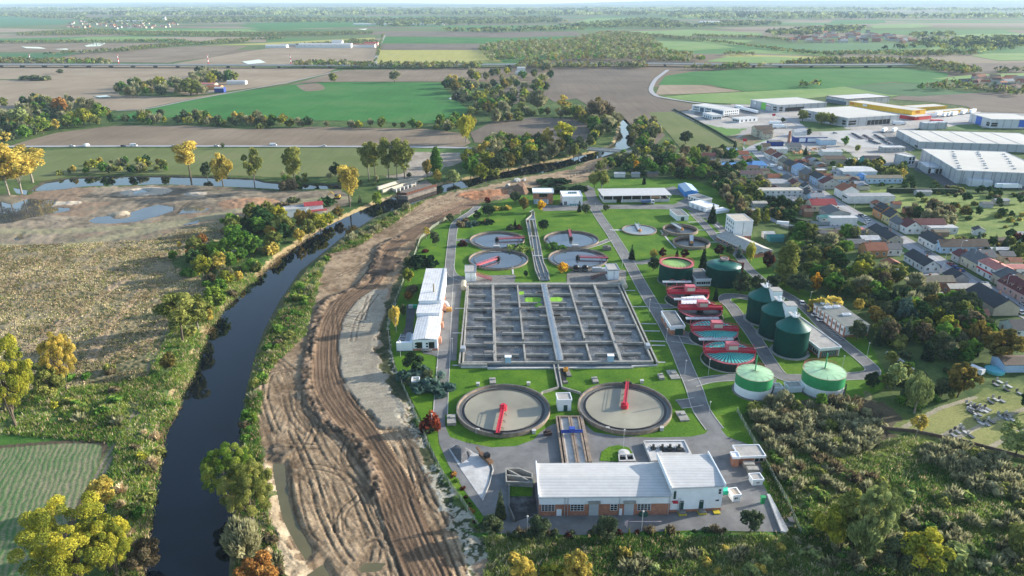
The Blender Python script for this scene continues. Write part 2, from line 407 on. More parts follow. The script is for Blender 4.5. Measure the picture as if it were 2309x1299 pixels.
DIRT_L='760 1345 705 1299 660 1265 618 1170 607 1110 602 1040 592 1022 572 1000 580 940 585 880 610 830 650 780 689 754 712 683 715 650 722 630 737 574 758 561 809 554 834 523 880 508 936 467 961 450 1025 432 1113 416 1160 404 1185 399 1236 391 1287 383 1325 363 1376 350 1434 345'
DIRT_R='1427 355 1376 381 1323 409 1274 416 1211 422 1189 430 1144 446 1089 458 1064 468 1024 485 1005 494 980 509 943 536 931 574 913 604 885 655 872 683 858 740 854 772 854 823 880 874 900 912 936 975 961 1045 999 1121 1037 1210 1063 1299 1075 1345'
dd=nz(70,3,31)
dirt=zone(L(I,DIRT_L)+L(I,DIRT_R),(.125,.080,.044),(.42,.31,.195),st(.28,.72,.2*n1+.25*n3+.3*n8+.25*dd),zadd=(n1-.5)*.3+(n3-.5)*.3+(n8-.5)*.3)
plate=zone('824 660 867 653 872 683 854 754 849 802 885 874 918 970 860 962 809 912 773 881 753 823 755 759 778 696',(.20,.172,.13),(.37,.325,.245),st(.2,.8,.4*n3+.6*n25))
Z[plate]=Z[plate]*.35+.5
wv=np.abs(((Y*.96-X*.3+3*n8)%2.2)-1.1)/1.1
m=plate&(n25>.45);col[m]*=(.9+.16*wv[m])[:,None];Z[m]+=.03*wv[m]
ROADC=smooth_line(GA(L(I,'1113 446 1037 473 961 508 905 541 878 562 858 600 833 640 800 664 765 693 738 752 735 823 742 874 772 924 812 975 847 1032 885 1096 912 1172 942 1248 968 1299 985 1345')))
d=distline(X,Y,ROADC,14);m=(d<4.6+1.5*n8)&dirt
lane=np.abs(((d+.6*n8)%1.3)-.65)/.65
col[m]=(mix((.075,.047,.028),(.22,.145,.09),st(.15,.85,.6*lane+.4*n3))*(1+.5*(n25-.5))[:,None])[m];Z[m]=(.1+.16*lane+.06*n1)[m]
m=(d<14)&dirt&(Y>430);col[m]=col[m]*.6+mix((.22,.125,.075),(.33,.2,.125),n3)[m]*.4
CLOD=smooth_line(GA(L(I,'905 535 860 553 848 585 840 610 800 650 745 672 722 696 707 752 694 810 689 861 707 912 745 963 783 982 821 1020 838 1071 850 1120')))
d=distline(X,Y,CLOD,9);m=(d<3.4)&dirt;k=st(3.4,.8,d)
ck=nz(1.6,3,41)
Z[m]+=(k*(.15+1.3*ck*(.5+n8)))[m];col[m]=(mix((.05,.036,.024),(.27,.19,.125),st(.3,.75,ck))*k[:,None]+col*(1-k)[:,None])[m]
for s,c in(('1030 440 1060 432 1113 428 1150 424 1140 440 1100 446 1060 452',(.36,.17,.085)),('1150 430 1180 425 1200 440 1170 450',(.30,.16,.09)),('610 1010 640 1000 690 1010 640 1040 618 1040',(.16,.12,.08)),('940 590 975 560 1010 570 960 610',(.2,.16,.1)),('830 600 870 575 905 585 870 620 840 640',(.075,.055,.04))):
 P=GA(L(I,s));m=inpoly(JX,JY,P)&dirt;col[m]=mix(tuple(t*.6 for t in c),tuple(t*1.3 for t in c),st(.25,.75,n3))[m];Z[m]+=(n3*.8)[m]
TR=[D1(0,0)];tr=[]
for s in('470 -100 600 180 740 370 900 520 1000 700 1080 900 1180 1100 1230 1299','820 80 770 200 790 300 900 440 1000 600 1060 760 1180 950 1260 1150 1330 1320','300 0 420 250 500 450 560 700 650 900 740 1080 820 1180','560 150 300 140 100 150','440 320 600 340 760 400 860 560 950 800 1010 950','330 400 350 620 420 880 500 1000','760 900 740 800 780 700 900 600','980 1020 1050 1010 1040 1160','450 130 520 -60 400 -200','560 -60 760 150 930 400 1050 600','620 480 700 700 720 900','1340 150 1400 420 1480 700 1620 1000 1750 1300','1240 150 1330 420 1450 800 1600 1100 1680 1300','1290 60 1500 540 1700 960 1830 1320'):
 tr.append((L(D1,s),1.05))
for s in('60 1000 100 800 200 760 330 740','370 940 380 1100 500 1299','440 900 560 1150 640 1299','60 980 130 1200 180 1299','250 960 300 1150 420 1299','180 640 330 760','880 0 700 180 690 420 680 700 830 1000 1000 1180','1060 80 900 300 850 500','940 300 1000 90','720 220 980 260','720 260 960 320','760 350 950 380'):
 tr.append((L(C1,s),1.0))
for s in('1060 760 1200 740 1500 640 1900 520','1200 720 1500 560 1800 470 2100 420','980 960 1050 1090 830 1280','640 960 900 950 1100 900','700 1180 900 1080 1050 990','1760 620 1600 640 1400 660'):
 tr.append((L(B1,s),1.1))
for s in('150 360 400 320 700 220 1000 110','300 350 600 250 850 150','380 300 600 260 800 160'):
 tr.append((L(B2,s),1.2))
for pts,w in tr:
 c=smooth_line(GA(pts),5)
 for k in(-w,w):
  d=distline(X,Y,offset(c,k),2.2);a=st(.5,.15,d)*(.6+.6*n8);e=st(1.0,.65,d)*st(.35,.65,d)
  m=(d<1.3)&(dirt|mud)
  Z[m]+=(-.13*a+.05*e)[m];col[m]=(col*(1-.75*a[:,None])+np.array((.06,.04,.025))*.75*a[:,None])[m];col[m]*=(1+.15*e[m])[:,None]
rr=random.Random(5)
for i in range(95):
 a=rr.uniform(560,1010);b=rr.uniform(840,1290);ln=rr.uniform(60,170);sl=.42+.25*(a-600)/400+rr.uniform(-.15,.15)*(1 if i<60 else 7)
 c=smooth_line(GA([(a-sl*ln*.5,b-ln*.5),(a+rr.uniform(-6,6)*(1 if i<60 else 4),b),(a+sl*ln*.5,b+ln*.5)]),4)
 for k in(-.95,.95):
  d=distline(X,Y,offset(c,k),1.6);al=st(.4,.1,d)*n8*1.5;m=(d<.5)&dirt&~plate
  Z[m]-=.07*al[m];col[m]=(col*(1-.6*al[:,None])+np.array((.075,.052,.034))*.6*al[:,None])[m]
zone('596 1025 618 1048 618 1075 630 1121 640 1170 664 1223 688 1265 700 1299 730 1345 660 1345 640 1260 606 1170 598 1100',(.34,.26,.165),(.50,.40,.27),st(.2,.8,.6*n3+.4*n8))
FENCE_L=L(I,'1010 492 975 515 948 540 934 580 918 612 902 655 884 700 874 735 880 790 889 830 912 880 940 945 968 1010 1000 1075 1040 1130 1085 1200')
zone(L(I,'980 509 943 536 931 574 913 604 885 655 872 683 858 740 854 772 854 823 880 874 900 912 936 975 961 1045 999 1121 1037 1210 1063 1299 1090 1345 1150 1345 1110 1250')+FENCE_L[::-1],(.035,.05,.02),(.12,.115,.06),st(.3,.7,.4*n1+.6*n8),zadd=(n3-.5)*.7-.35)
for s in('905 680 890 760 892 830','905 915 930 960 950 1000','975 1055 1010 1120 1040 1180 1070 1240 1080 1290'):
 d=distline(JX,JY,GA(L(I,s)),6);m=(d<2.6)&(n1>.47);col[m]=mix((.28,.25,.18),(.5,.46,.36),n3)[m]
zone('1078 1262 1110 1262 1150 1345 1075 1345',(.22,.15,.1),(.36,.27,.18),n3)
meadow=zone('1085 1205 1775 1203 1700 1000 1690 930 1850 890 1900 905 1965 880 2000 985 2180 1010 2400 1085 2400 1345 1120 1345',(.032,.075,.018),(.155,.165,.062),st(.3,.72,.35*n1+.35*n3+.15*n25+.15*nz(18,2,77)),zadd=(n1-.5)*1.1+(n3-.5)*1.3)
mm=st(.42,.62,nz(14,3,78))*.75;m=meadow&(Y>170);col[m]=(col*(1-mm[:,None])+np.array((.045,.135,.02))*mm[:,None])[m]
mm=st(.5,.7,nz(24,3,79))*.7;m=meadow;col[m]=(col*(1-mm[:,None])+np.array((.18,.15,.085))*mm[:,None]*(.6+.8*n1)[:,None])[m]
zone('1040 1190 1100 1200 1780 1196 1800 1206 1780 1216 1100 1214',(.03,.10,.012),(.07,.16,.028),n3)
zone('1690 915 1850 885 1990 910 2060 965 1950 1010 1780 1010 1710 990',(.06,.05,.03),(.12,.10,.06),n3)
CEM='1985 968 2060 940 2160 905 2240 880 2330 850 2330 1045 2200 1012 2100 985'
zone(CEM,(.10,.14,.035),(.25,.25,.085),st(.3,.7,.3*n1+.7*n25))
for s in('2040 962 2120 920 2200 895','2150 990 2230 950 2330 915','2230 1010 2330 955','2120 985 2170 960'):
 d=distline(X,Y,GA(L(I,s)),4);m=d<.8;col[m]=mix((.24,.22,.14),(.4,.35,.26),n3)[m]
zone('1340 395 1500 335 1680 335 1740 360 1860 440 2000 520 2150 620 2309 715 2400 760 2400 850 2200 880 2060 930 1960 830 1850 690 1740 600 1690 500 1600 420',(.028,.065,.016),(.11,.15,.045),st(.3,.75,.35*n3+.65*n8))
zone('1960 430 2060 425 2400 455 2400 650 2300 620 2180 560 2060 500',(.07,.14,.028),(.22,.26,.07),st(.25,.75,.25*n3+.35*n8+.4*nz(45,3,61)))
zone('2225 545 2330 520 2330 530 2240 545',(.08,.2,.03),(.12,.26,.045),n3)
zone('1500 245 1580 238 1700 232 1780 245 1930 260 2330 250 2330 290 2080 285 2010 320 2100 380 1960 370 1900 335 1850 345 1780 330 1700 320 1620 300 1540 262',(.26,.24,.22),(.44,.41,.37),st(.2,.8,.3*n3+.7*n25))
zone('1570 275 1640 290 1680 290 1660 305 1620 305',(.08,.17,.035),(.13,.24,.06),n3)
zone('1630 308 1700 300 1720 320 1690 328 1650 318',(.13,.105,.06),(.24,.19,.11),n3)
zone('1800 275 1900 288 1930 296 1830 295',(.06,.10,.03),(.10,.15,.045),n3)
zone('1715 325 1770 308 1778 302 1700 322',(.08,.17,.035),(.12,.22,.06),n3)
zone('860 395 900 340 1060 330 1060 360 1000 380 960 400 930 410',(.22,.18,.13),(.36,.31,.25),st(.3,.7,.5*n3+.5*n25))
zone('900 335 1060 332 1060 345 910 342',(.07,.14,.03),(.12,.2,.05),n3)
def carve(P,zw,bank,reed=None,inn=1.2):
 d=distline(X,Y,P,bank+1,closed=True);ins=inpoly(X,Y,P)
 m=(~ins)&(d<bank);k=st(0,bank,d)
 Z[m]=((zw+.02)*(1-k)+Z*k)[m];Z[ins]=zw-np.clip(d[ins]*.6,.05,inn)
 col[ins]=(.03,.028,.018)
 if reed is not None:
  mm=(~ins)&(d<reed[1]*(.5+n3));col[mm]=mix(reed[0],tuple(t*1.5 for t in reed[0]),n1)[mm];Z[mm]+=n1[mm]*.35
carve(RIVP,ZW,4.5,((.27,.205,.105),2.8));carve(OXP,-1.0,3.5,((.05,.045,.03),2.5))
for P,z in POOLP:carve(P,z,2.2 if z<-.2 else 1.0,None,.4)
dr=distline(X,Y,RIVP[len(RIV_L):],5);m=(dr<3.0)&(Y<420)&~inpoly(X,Y,RIVP);col[m]=mix((.06,.08,.025),(.17,.14,.07),n1)[m]
gz=np.full(gX.shape,-.09);gz[near]=Z.reshape(gX[near].shape)
gc=np.zeros(gX.shape+(3,));gc[...]=(.075,.085,.035);gc[near]=col.reshape(gX[near].shape+(3,))
nr,nc=gX.shape
idx=np.arange(nr*nc).reshape(nr,nc)
Fq=np.stack([idx[:-1,:-1],idx[:-1,1:],idx[1:,1:],idx[1:,:-1]],-1).reshape(-1,4)
me=np_mesh('ground',np.stack([gX.ravel(),gY.ravel(),gz.ravel()],1),Fq,True)
at=me.color_attributes.new('soil','FLOAT_COLOR','POINT')
at.data.foreach_set('color',np.concatenate([gc.reshape(-1,3),np.ones((nr*nc,1))],1).astype(np.float32).ravel())
def ground_mat():
 m=bpy.data.materials.new('soil_and_grass');nt,b,out=nodes(m);co=coords(nt)
 a=add(nt,'ShaderNodeAttribute',attribute_name='soil')
 n=add(nt,'ShaderNodeTexNoise',i_Scale=1.7,i_Detail=6.0,i_Roughness=.7);nt.links.new(co,n.inputs['Vector'])
 r=ramp(nt,n.outputs[0],[(.3,(.68,)*3),(.7,(1.32,)*3)])
 mx=add(nt,'ShaderNodeMix',data_type='RGBA',blend_type='MULTIPLY');mx.inputs[0].default_value=1
 nt.links.new(a.outputs['Color'],mx.inputs[6]);nt.links.new(r.outputs[0],mx.inputs[7])
 v=add(nt,'ShaderNodeTexVoronoi',i_Scale=1.0);mp=coords(nt,rz=.25,scale=(.0011,.0030,1));nt.links.new(mp,v.inputs['Vector'])
 sp=add(nt,'ShaderNodeSeparateColor');nt.links.new(v.outputs['Color'],sp.inputs[0])
 fr=ramp(nt,sp.outputs[0],[(0,(.07,.12,.03)),(.25,(.16,.12,.08)),(.45,(.06,.16,.04)),(.62,(.22,.18,.12)),(.8,(.10,.14,.045)),(1,(.2,.2,.08))]);fr.color_ramp.interpolation='CONSTANT'
 sxyz=add(nt,'ShaderNodeSeparateXYZ');tc=add(nt,'ShaderNodeTexCoord');nt.links.new(tc.outputs['Object'],sxyz.inputs[0])
 gr=add(nt,'ShaderNodeMath',operation='GREATER_THAN');gr.inputs[1].default_value=1150;nt.links.new(sxyz.outputs[1],gr.inputs[0])
 m2=add(nt,'ShaderNodeMix',data_type='RGBA');nt.links.new(gr.outputs[0],m2.inputs[0]);nt.links.new(mx.outputs[2],m2.inputs[6]);nt.links.new(fr.outputs[0],m2.inputs[7])
 nt.links.new(m2.outputs[2],b.inputs['Base Color']);b.inputs['Roughness'].default_value=.95;b.inputs['Specular IOR Level'].default_value=.12
 n2=add(nt,'ShaderNodeTexNoise',i_Scale=3.0,i_Detail=5.0);nt.links.new(co,n2.inputs['Vector'])
 bp=add(nt,'ShaderNodeBump',i_Strength=.45,i_Distance=.25);nt.links.new(n2.outputs[0],bp.inputs['Height']);nt.links.new(bp.outputs[0],b.inputs['Normal'])
 return m
g=link('ground',me,ground_mat());tag(g,kind='structure')
def gzat(x,y):
 r=int(np.clip(np.searchsorted(GY,y),1,len(GY)-1));s=x/ghalf(GY[r]);c=int(np.clip(np.searchsorted(GS,s),1,len(GS)-1))
 return float(gz[r,c])
def grow(P,d):
 P=[Vector(p)for p in P];n=len(P);a=sum(P[i].x*P[(i+1)%n].y-P[(i+1)%n].x*P[i].y for i in range(n));sg=1 if a>0 else-1;out=[]
 for i in range(n):
  t=(P[(i+1)%n]-P[i-1]).normalized();out.append(P[i]+Vector((t.y,-t.x))*d*sg)
 return out
MB().poly(grow(RIVP,1.2),ZW).build('river',Mwater('river_water',(.0012,.0035,.0075),.03,.05,.5,.28),kind='structure')
MB().poly(grow(OXP,1.0),-1.0).build('backwater',Mwater('backwater',(.012,.014,.012),.03,.02),kind='structure')
pm=Mwater('pool_water',(.07,.075,.075),.05,.02);pm2=Mwater('ditch_water',(.115,.10,.045),.12,.02)
for i,(P,z)in enumerate(POOLP):MB().poly(grow(P,.5),z).build('pool_water',pm2 if i>=7 else pm,kind='structure')
MB().poly(GA(L(A1,'1700 880 1760 820 1810 820 1830 860 1860 895 1830 910 1780 900')),.25).build('river',MATS['river_water'],kind='structure')
BR=[(.155,.118,.082),(.20,.155,.108),(.24,.19,.135)];GR=[(.028,.115,.022),(.04,.155,.032),(.075,.16,.045)]
OL=[(.10,.125,.04),(.13,.155,.055),(.17,.17,.075)];TN=[(.22,.17,.115),(.27,.21,.145),(.31,.25,.175)];GB=[(.115,.095,.075),(.15,.12,.092),(.18,.145,.11)]
YL=[(.28,.29,.08),(.34,.31,.09),(.3,.3,.12)];LG=[(.12,.21,.06),(.16,.25,.075),(.2,.26,.1)]
fields=[('brown',BR,.08,'20 330 62 317 130 299 255 284 420 283 540 291 660 289 700 286 960 291 1045 301 1062 322 1045 331 800 331 400 331'),('olive',OL,.02,'-60 405 40 392 95 340 400 335 900 335 925 345 918 372 905 392 800 398 600 400 560 397 200 393 100 408'),('green',GR,.03,'262 262 330 248 420 228 540 207 640 195 720 186 990 187 1002 200 1040 235 1055 250 1030 262 970 278 760 272 560 272 400 264 290 275'),('brown',TN,.06,'-200 262 -200 183 0 181 110 178 260 186 270 215 430 220 545 205 430 224 320 246 240 250 120 240 0 262'),('brown',TN,.10,'-200 181 -200 146 0 145 250 148 520 151 762 154 740 163 645 189 430 216 260 186 110 178'),('brown',BR,.04,'652 192 775 158 1130 155 1100 180 1000 184 720 185'),('yellow',YL,.55,'848 143 858 113 1090 113 1135 141 1000 143'),('brown',GB,.0,'858 112 865 99 1080 99 1090 112'),('green',GR,.0,'862 98 868 83 1150 86 1290 82 1310 90 1130 98'),('brown',GB,.0,'866 82 875 73 1300 72 1310 80 1150 85'),('greybrown',GB,.35,'1222 212 1240 195 1246 157 1470 156 1462 205 1490 222 1575 237 1550 250 1525 253 1480 285 1500 305 1470 335 1440 300 1400 258 1370 246 1330 240 1300 222 1250 230'),('greybrown',GB,.3,'1070 322 1060 300 1110 275 1200 265 1290 268 1330 280 1350 300 1330 320 1240 330 1150 325'),('greybrown',GB,.2,'1120 215 1150 190 1220 195 1215 215 1160 235'),('olive',OL,.5,'1462 254 1520 252 1585 285 1680 330 1560 345 1530 330 1510 305'),('green',GR,.15,'1485 192 1500 172 1560 162 1740 153 2000 150 2140 165 2130 182 2090 190 2010 185 1860 200 1680 206 1600 192'),('brown',TN,.15,'1478 214 1490 187 1550 188 1672 206 1560 212'),('lightgreen',LG,.15,'1485 220 1560 213 1690 207 1900 196 2010 190 2100 206 2010 218 1870 217 1690 236 1600 232'),('darkgreen',[(.04,.10,.04),(.055,.13,.05),(.075,.15,.06)],.15,'1900 195 2010 187 2100 190 2140 205 2230 208 2070 218 2000 214'),('greybrown',GB,.3,'2005 224 2030 216 2120 212 2230 209 2500 205 2500 262 2200 252 2180 240 2100 230'),('brown',BR,.1,'-200 118 -200 97 0 97 430 97 330 108 190 117'),('green',[(.05,.13,.05),(.06,.15,.06)],.1,'-200 136 -200 121 0 121 190 119 120 131 0 135'),('greybrown',BR,.1,'100 133 330 110 470 103 560 104 480 128 380 142 200 140'),('brown',TN,.1,'390 144 560 116 640 105 850 104 845 140 560 147'),('yellow',YL,.1,'450 103 600 97 845 85 850 95 700 101'),('green',[(.05,.14,.06),(.06,.16,.07)],.1,'-200 40 0 36 170 46 140 55 0 60 -200 64'),('brown',TN,.0,'-200 66 0 64 150 67 120 73 -200 75'),('olive',LG,.1,'110 93 200 84 300 83 420 84 340 91 130 97'),('brown',TN,.0,'300 83 600 84 600 95 440 96 400 88'),('lightgreen',LG,.0,'330 68 560 66 600 74 560 80 330 75'),('green',GR,.0,'540 60 580 53 830 53 830 61 600 66'),('lightgreen',LG,.0,'1260 60 1330 42 1500 40 1490 51 1400 57 1330 62'),('lightgreen',LG,.0,'1390 72 1560 67 1720 75 1715 83 1560 82 1420 78'),('lightgreen',LG,.0,'1450 92 1590 95 1660 108 1560 115 1480 110'),('lightgreen',LG,.1,'1540 86 1700 92 1650 104 1590 96'),('green',LG,.0,'1590 139 1640 128 1780 126 1900 135 1840 141 1700 143'),('yellow',YL,.0,'1620 128 1650 123 1900 130 1880 137 1750 128'),('lightgreen',LG,.0,'1650 119 1700 112 1880 122 1890 128 1760 123'),('green',[(.07,.15,.06),(.09,.18,.07)],.0,'1740 105 1880 96 2010 98 2040 110 1900 122 1840 117'),('lightgreen',LG,.0,'2030 110 2130 106 2160 116 2080 125 1930 122'),('green',LG,.0,'2140 82 2180 77 2500 74 2500 92 2260 92'),('lightgreen',LG,.0,'1960 57 2060 54 2110 59 2060 63 1970 64'),('green',GR,.0,'1870 52 1880 46 1990 45 2000 52'),('lightgreen',LG,.0,'2100 178 2200 168 2500 160 2500 184 2200 185'),('greybrown',GB,.0,'2120 150 2200 143 2500 140 2500 158 2200 166'),('lightgreen',LG,.0,'2190 126 2220 121 2500 120 2500 135 2250 137'),]
for i,(nm,cols,rz,pts)in enumerate(fields):
 fm=Mfield('field_%s_%d'%(nm,i),cols,rz,5.0,.16 if nm in('green','lightgreen','darkgreen','olive')else .2,.012,.35)
 P=GA(L(I,pts));z=.05+.003*i+.00012*float(P[:,1].min())
 MB().poly([tuple(p)for p in smooth_line(list(P)+[P[0]],3)[:-1]]if i in(2,1)else[tuple(p)for p in P],z).build('field',fm,kind='structure')
for i,pts in enumerate(('668 193 715 188 732 201 690 206',)):
 P=smooth_line(list(GA(L(I,pts)))+[GA(L(I,pts))[0]],4)[:-1]
 MB().poly(P,.2+.01*i).build('field',MATS['field_brown_5'],kind='structure')
LEAF={'green':[(.028,.075,.012),(.06,.13,.022),(.13,.20,.035)],'dark':[(.010,.028,.010),(.022,.05,.017),(.045,.085,.028)],'olive':[(.055,.072,.018),(.115,.13,.034),(.20,.20,.055)],'yellowgreen':[(.07,.09,.015),(.17,.18,.025),(.30,.27,.035)],'bright':[(.05,.095,.014),(.11,.16,.025),(.20,.22,.045)],'yellow':[(.14,.12,.03),(.28,.225,.05),(.40,.31,.07)],'gold':[(.16,.085,.015),(.40,.22,.02),(.58,.33,.03)],'orange':[(.10,.05,.018),(.21,.105,.03),(.29,.155,.045)],'red':[(.05,.014,.012),(.16,.035,.022),(.30,.07,.03)],'maroon':[(.018,.010,.010),(.06,.022,.02),(.13,.045,.035)],'brown':[(.05,.04,.024),(.105,.085,.048),(.17,.14,.078)],'grey':[(.08,.082,.042),(.155,.152,.082),(.245,.235,.135)],'pine':[(.008,.022,.012),(.018,.04,.02),(.035,.062,.03)],'blue':[(.025,.05,.042),(.05,.085,.07),(.09,.13,.105)],'pale':[(.07,.095,.035),(.15,.18,.065),(.25,.28,.115)],'rust':[(.05,.052,.018),(.11,.092,.026),(.20,.145,.036)],'sedge':[(.028,.07,.014),(.065,.125,.026),(.17,.195,.06)],'straw':[(.16,.115,.06),(.34,.255,.15),(.5,.40,.25)],'moss':[(.02,.035,.02),(.045,.06,.03),(.08,.09,.04)]}
for k,v in LEAF.items():LEAF[k]=Mleaf('leaf_'+k,[tuple(min(.8,a*(1.2 if k in('pine','red','maroon')else 1.75))for a in c)for c in v],.2 if k in('pine','dark','moss')else .4)
BARK=M('bark',(.10,.078,.055),.9,.35,1.5)
BARKL=M('bark_pale',(.24,.21,.17),.9,.3,1.5)
def unit(n,g):v=g.normal(size=(n,3));return v/np.linalg.norm(v,axis=1)[:,None]
def leafmesh(name,cen,rad,n,size,g,up=.25,elong=1.0,vert=0.0,radial=None,tv=.34):
 cen=np.asarray(cen,float);rad=np.asarray(rad,float)
 pr=rad[:,:2].mean(1)**2 if rad.ndim==2 else rad**2
 if rad.ndim==1:rad=np.repeat(rad[:,None],3,1)
 k=g.choice(len(cen),n,p=pr/pr.sum());u=unit(n,g);u[:,2]=u[:,2]*.8+up;u/=np.linalg.norm(u,axis=1)[:,None]
 p=cen[k]+u*rad[k]*(.55+.5*np.sqrt(g.random((n,1))))
 nn=u*.8+unit(n,g)*.75;nn/=np.linalg.norm(nn,axis=1)[:,None]
 if radial is not None:
  t=p-np.array(radial);t/=np.linalg.norm(t,axis=1)[:,None]+1e-6;t=t+unit(n,g)*.45;t/=np.linalg.norm(t,axis=1)[:,None];nn=np.cross(t,unit(n,g));nn/=np.linalg.norm(nn,axis=1)[:,None]
 else:
  t=unit(n,g)
  if vert:t=t*(1-vert)+np.array((0,0,-1.0))*vert
  t=t-nn*(t*nn).sum(1)[:,None];t/=np.linalg.norm(t,axis=1)[:,None]+1e-6
 b=np.cross(nn,t);s=size*(.55+.9*g.random((n,1)))
 a_,b_=t*s*elong,b*s/elong
 V=np.stack([p-a_*.9-b_*.35,p-a_*.25+b_*.8,p+a_,p+a_*.1-b_*.85],1).reshape(-1,3)
 me=np_mesh(name,V,np.arange(4*n).reshape(n,4),False)
 ct=g.random(len(cen));tint=np.clip(.5+(ct[k]-.5)*2*tv+(g.random(n)-.5)*.45,0,1)
 a=me.attributes.new('tint','FLOAT','POINT');a.data.foreach_set('value',np.repeat(tint,4).astype(np.float32))
 return me
def trunkmesh(name,g,top,r0,limbs,lean=(0,0)):
 m=MB();pts=[Vector((lean[0]*t*t+.12*math.sin(3*t+g.random()),lean[1]*t*t+.1*math.cos(4*t),-.6+t*(top+.6)))for t in np.linspace(0,1,6)]
 def cone(a,b,ra,rb,n=6):
  d=(b-a).normalized();x=d.cross(Vector((.3,1,.2))).normalized();y=x.cross(d)
  vs=[p+(x*math.cos(6.283*i/n)+y*math.sin(6.283*i/n))*r for p,r in((a,ra),(b,rb))for i in range(n)]
  m.add(vs,[(i,(i+1)%n,n+(i+1)%n,n+i)for i in range(n)])
 for i in range(5):cone(pts[i],pts[i+1],r0*(1-.17*i),r0*(1-.17*(i+1)))
 for(h,e)in limbs:
  a=pts[min(4,int(h*5))].lerp(pts[min(5,int(h*5)+1)],h*5-int(h*5));e=Vector(e);mid=a.lerp(e,.5)+Vector((0,0,-.25))
  cone(a,mid,r0*.42,r0*.28,5);cone(mid,e,r0*.28,r0*.1,5)
 me=bpy.data.meshes.new(name);me.from_pydata([tuple(v)for v in m.v],[],m.f);me.shade_smooth();return me
NL={'max':2.3,'hi':1.0,'mid':.28,'low':.065};SL={'max':.6,'hi':1.0,'mid':1.75,'low':3.4}
PROTO={}
def proto(kind,lod,s):
 key=(kind,lod,s)
 if key in PROTO:return PROTO[key]
 g=np.random.default_rng(abs(hash_(kind))*7+s*101+3);f,z=NL[lod],SL[lod];tr=None
 def clumps(n,cx,cz,rx,rz,rmin,rmax,top=1.0):
  c=[];r=[]
  for i in range(n):
   u=unit(1,g)[0];k=.45+.55*g.random()**.5
   c.append((u[0]*rx*k,u[1]*rx*k,cz+u[2]*rz*k));r.append(rmin+(rmax-rmin)*g.random())
  return np.array(c),np.array(r)
 if kind=='round':
  c,r=clumps(38,0,5.7,3.4,3.4,.6,1.35);c[:,0]*=1+.15*np.sign(c[:,0]);cr=leafmesh('crown',c,r,int(5200*f),.27*z,g)
  tr=trunkmesh('trunk',g,6.5,.26,[(.35+.08*i,tuple(c[i]*.85))for i in range(6)])
 elif kind=='tall':
  c,r=clumps(22,0,7.0,1.9,2.9,.55,1.15);c2=c[:6].copy();c2[:,2]=3.2+2*g.random(6);c2[:,:2]*=.6
  c=np.vstack([c,c2]);r=np.concatenate([r,.5+.3*g.random(6)])
  cr=leafmesh('crown',c,r,int(2700*f),.21*z,g);tr=trunkmesh('trunk',g,8.2,.2,[(.4+.09*i,tuple(c[i]*np.array((.8,.8,.92))))for i in range(6)])
 elif kind=='sparse':
  c,r=clumps(24,0,6.6,2.7,3.0,.5,1.0);cr=leafmesh('crown',c,r,int(2100*f),.24*z,g)
  tr=trunkmesh('trunk',g,7.8,.2,[(.25+.065*i,tuple(c[i]*np.array((.9,.9,.97))))for i in range(10)])
 elif kind=='poplar':
  zz=np.linspace(.9,9.6,26);w=1.25*np.sin(np.clip((zz/10),0,1)**.75*math.pi)**.6+.12
  c=np.stack([g.normal(size=26)*.3,g.normal(size=26)*.3,zz],1);cr=leafmesh('crown',c,np.stack([w,w,w*1.1],1),int(4600*f),.2*z,g,up=.5,elong=1.3,vert=.3)
  tr=trunkmesh('trunk',g,6.0,.16,[])
 elif kind=='spruce':
  c=[];r=[]
  for zz in np.linspace(.9,9.6,17):
   w=2.15*(1-zz/10.3)**.85+.1;m=max(2,int(7*w/2))
   for i in range(m):
    t=6.283*i/m+g.random()*1.5;c.append((w*.62*math.cos(t),w*.62*math.sin(t),zz-.15*w));r.append((w*.5,w*.5,.33+.12*w))
  cr=leafmesh('crown',c,r,int(4200*f),.21*z,g,up=-.12,elong=1.5,radial=(0,0,12));tr=trunkmesh('trunk',g,8.5,.2,[])
 elif kind=='pine':
  c,r=clumps(30,0,5.2,3.1,3.7,.8,1.45);c[:,:2]*=(1.1-.06*np.clip(c[:,2]-4,0,9))[:,None]
  cr=leafmesh('crown',c,r,int(5600*f),.22*z,g,elong=1.5);tr=trunkmesh('trunk',g,6.5,.24,[(.2+.1*i,tuple(c[i]*.8))for i in range(5)])
 elif kind=='willow':
  c,r=clumps(24,0,6.2,3.2,2.8,.9,1.5);cr=leafmesh('crown',c,np.stack([r,r,r*1.5],1),int(5200*f),.25*z,g,up=.05,elong=1.7,vert=.65)
  tr=trunkmesh('trunk',g,6.0,.32,[(.25+.1*i,tuple(c[i]*.85))for i in range(6)])
 elif kind=='bare':
  c,r=clumps(22,0,5.4,3.0,3.3,.8,1.6);cr=leafmesh('crown',c,r,int(3600*f),.34*z,g,elong=1.9+.3*(lod in('hi','max')),radial=(0,0,1))
  tr=trunkmesh('trunk',g,6.5,.22,[(.15+.07*i,tuple(c[i]*.95))for i in range(10)])
 elif kind=='giant':
  c,r=clumps(120,0,6.0,3.9,3.3,.3,.72);cr=leafmesh('crown',c,r,46000,.068,g,up=.3,tv=.42)
  tr=trunkmesh('trunk',g,6.5,.26,[(.12+.05*i,tuple(c[i]*.9))for i in range(14)])
 elif kind in('bush','twig','low'):
  a={'bush':(16,1.0,1.5,.9,.5,.95),'twig':(16,1.1,1.5,1.0,.5,.9),'low':(14,.35,2.3,.3,.35,.7)}[kind]
  c,r=clumps(a[0],0,a[1],a[2],a[3],a[4],a[5]);c[:,2]=np.abs(c[:,2])
  if kind=='twig':cr=leafmesh('shrub',c,r,int(2400*f),.22*z,g,elong=2.0,radial=(0,0,-1))
  else:cr=leafmesh('shrub',c,r,int(2200*f),.17*z,g)
 PROTO[key]=(cr,tr);return PROTO[key]
def hash_(s):
 r=7
 for ch in s:r=(r*31+ord(ch))%100003
 return r
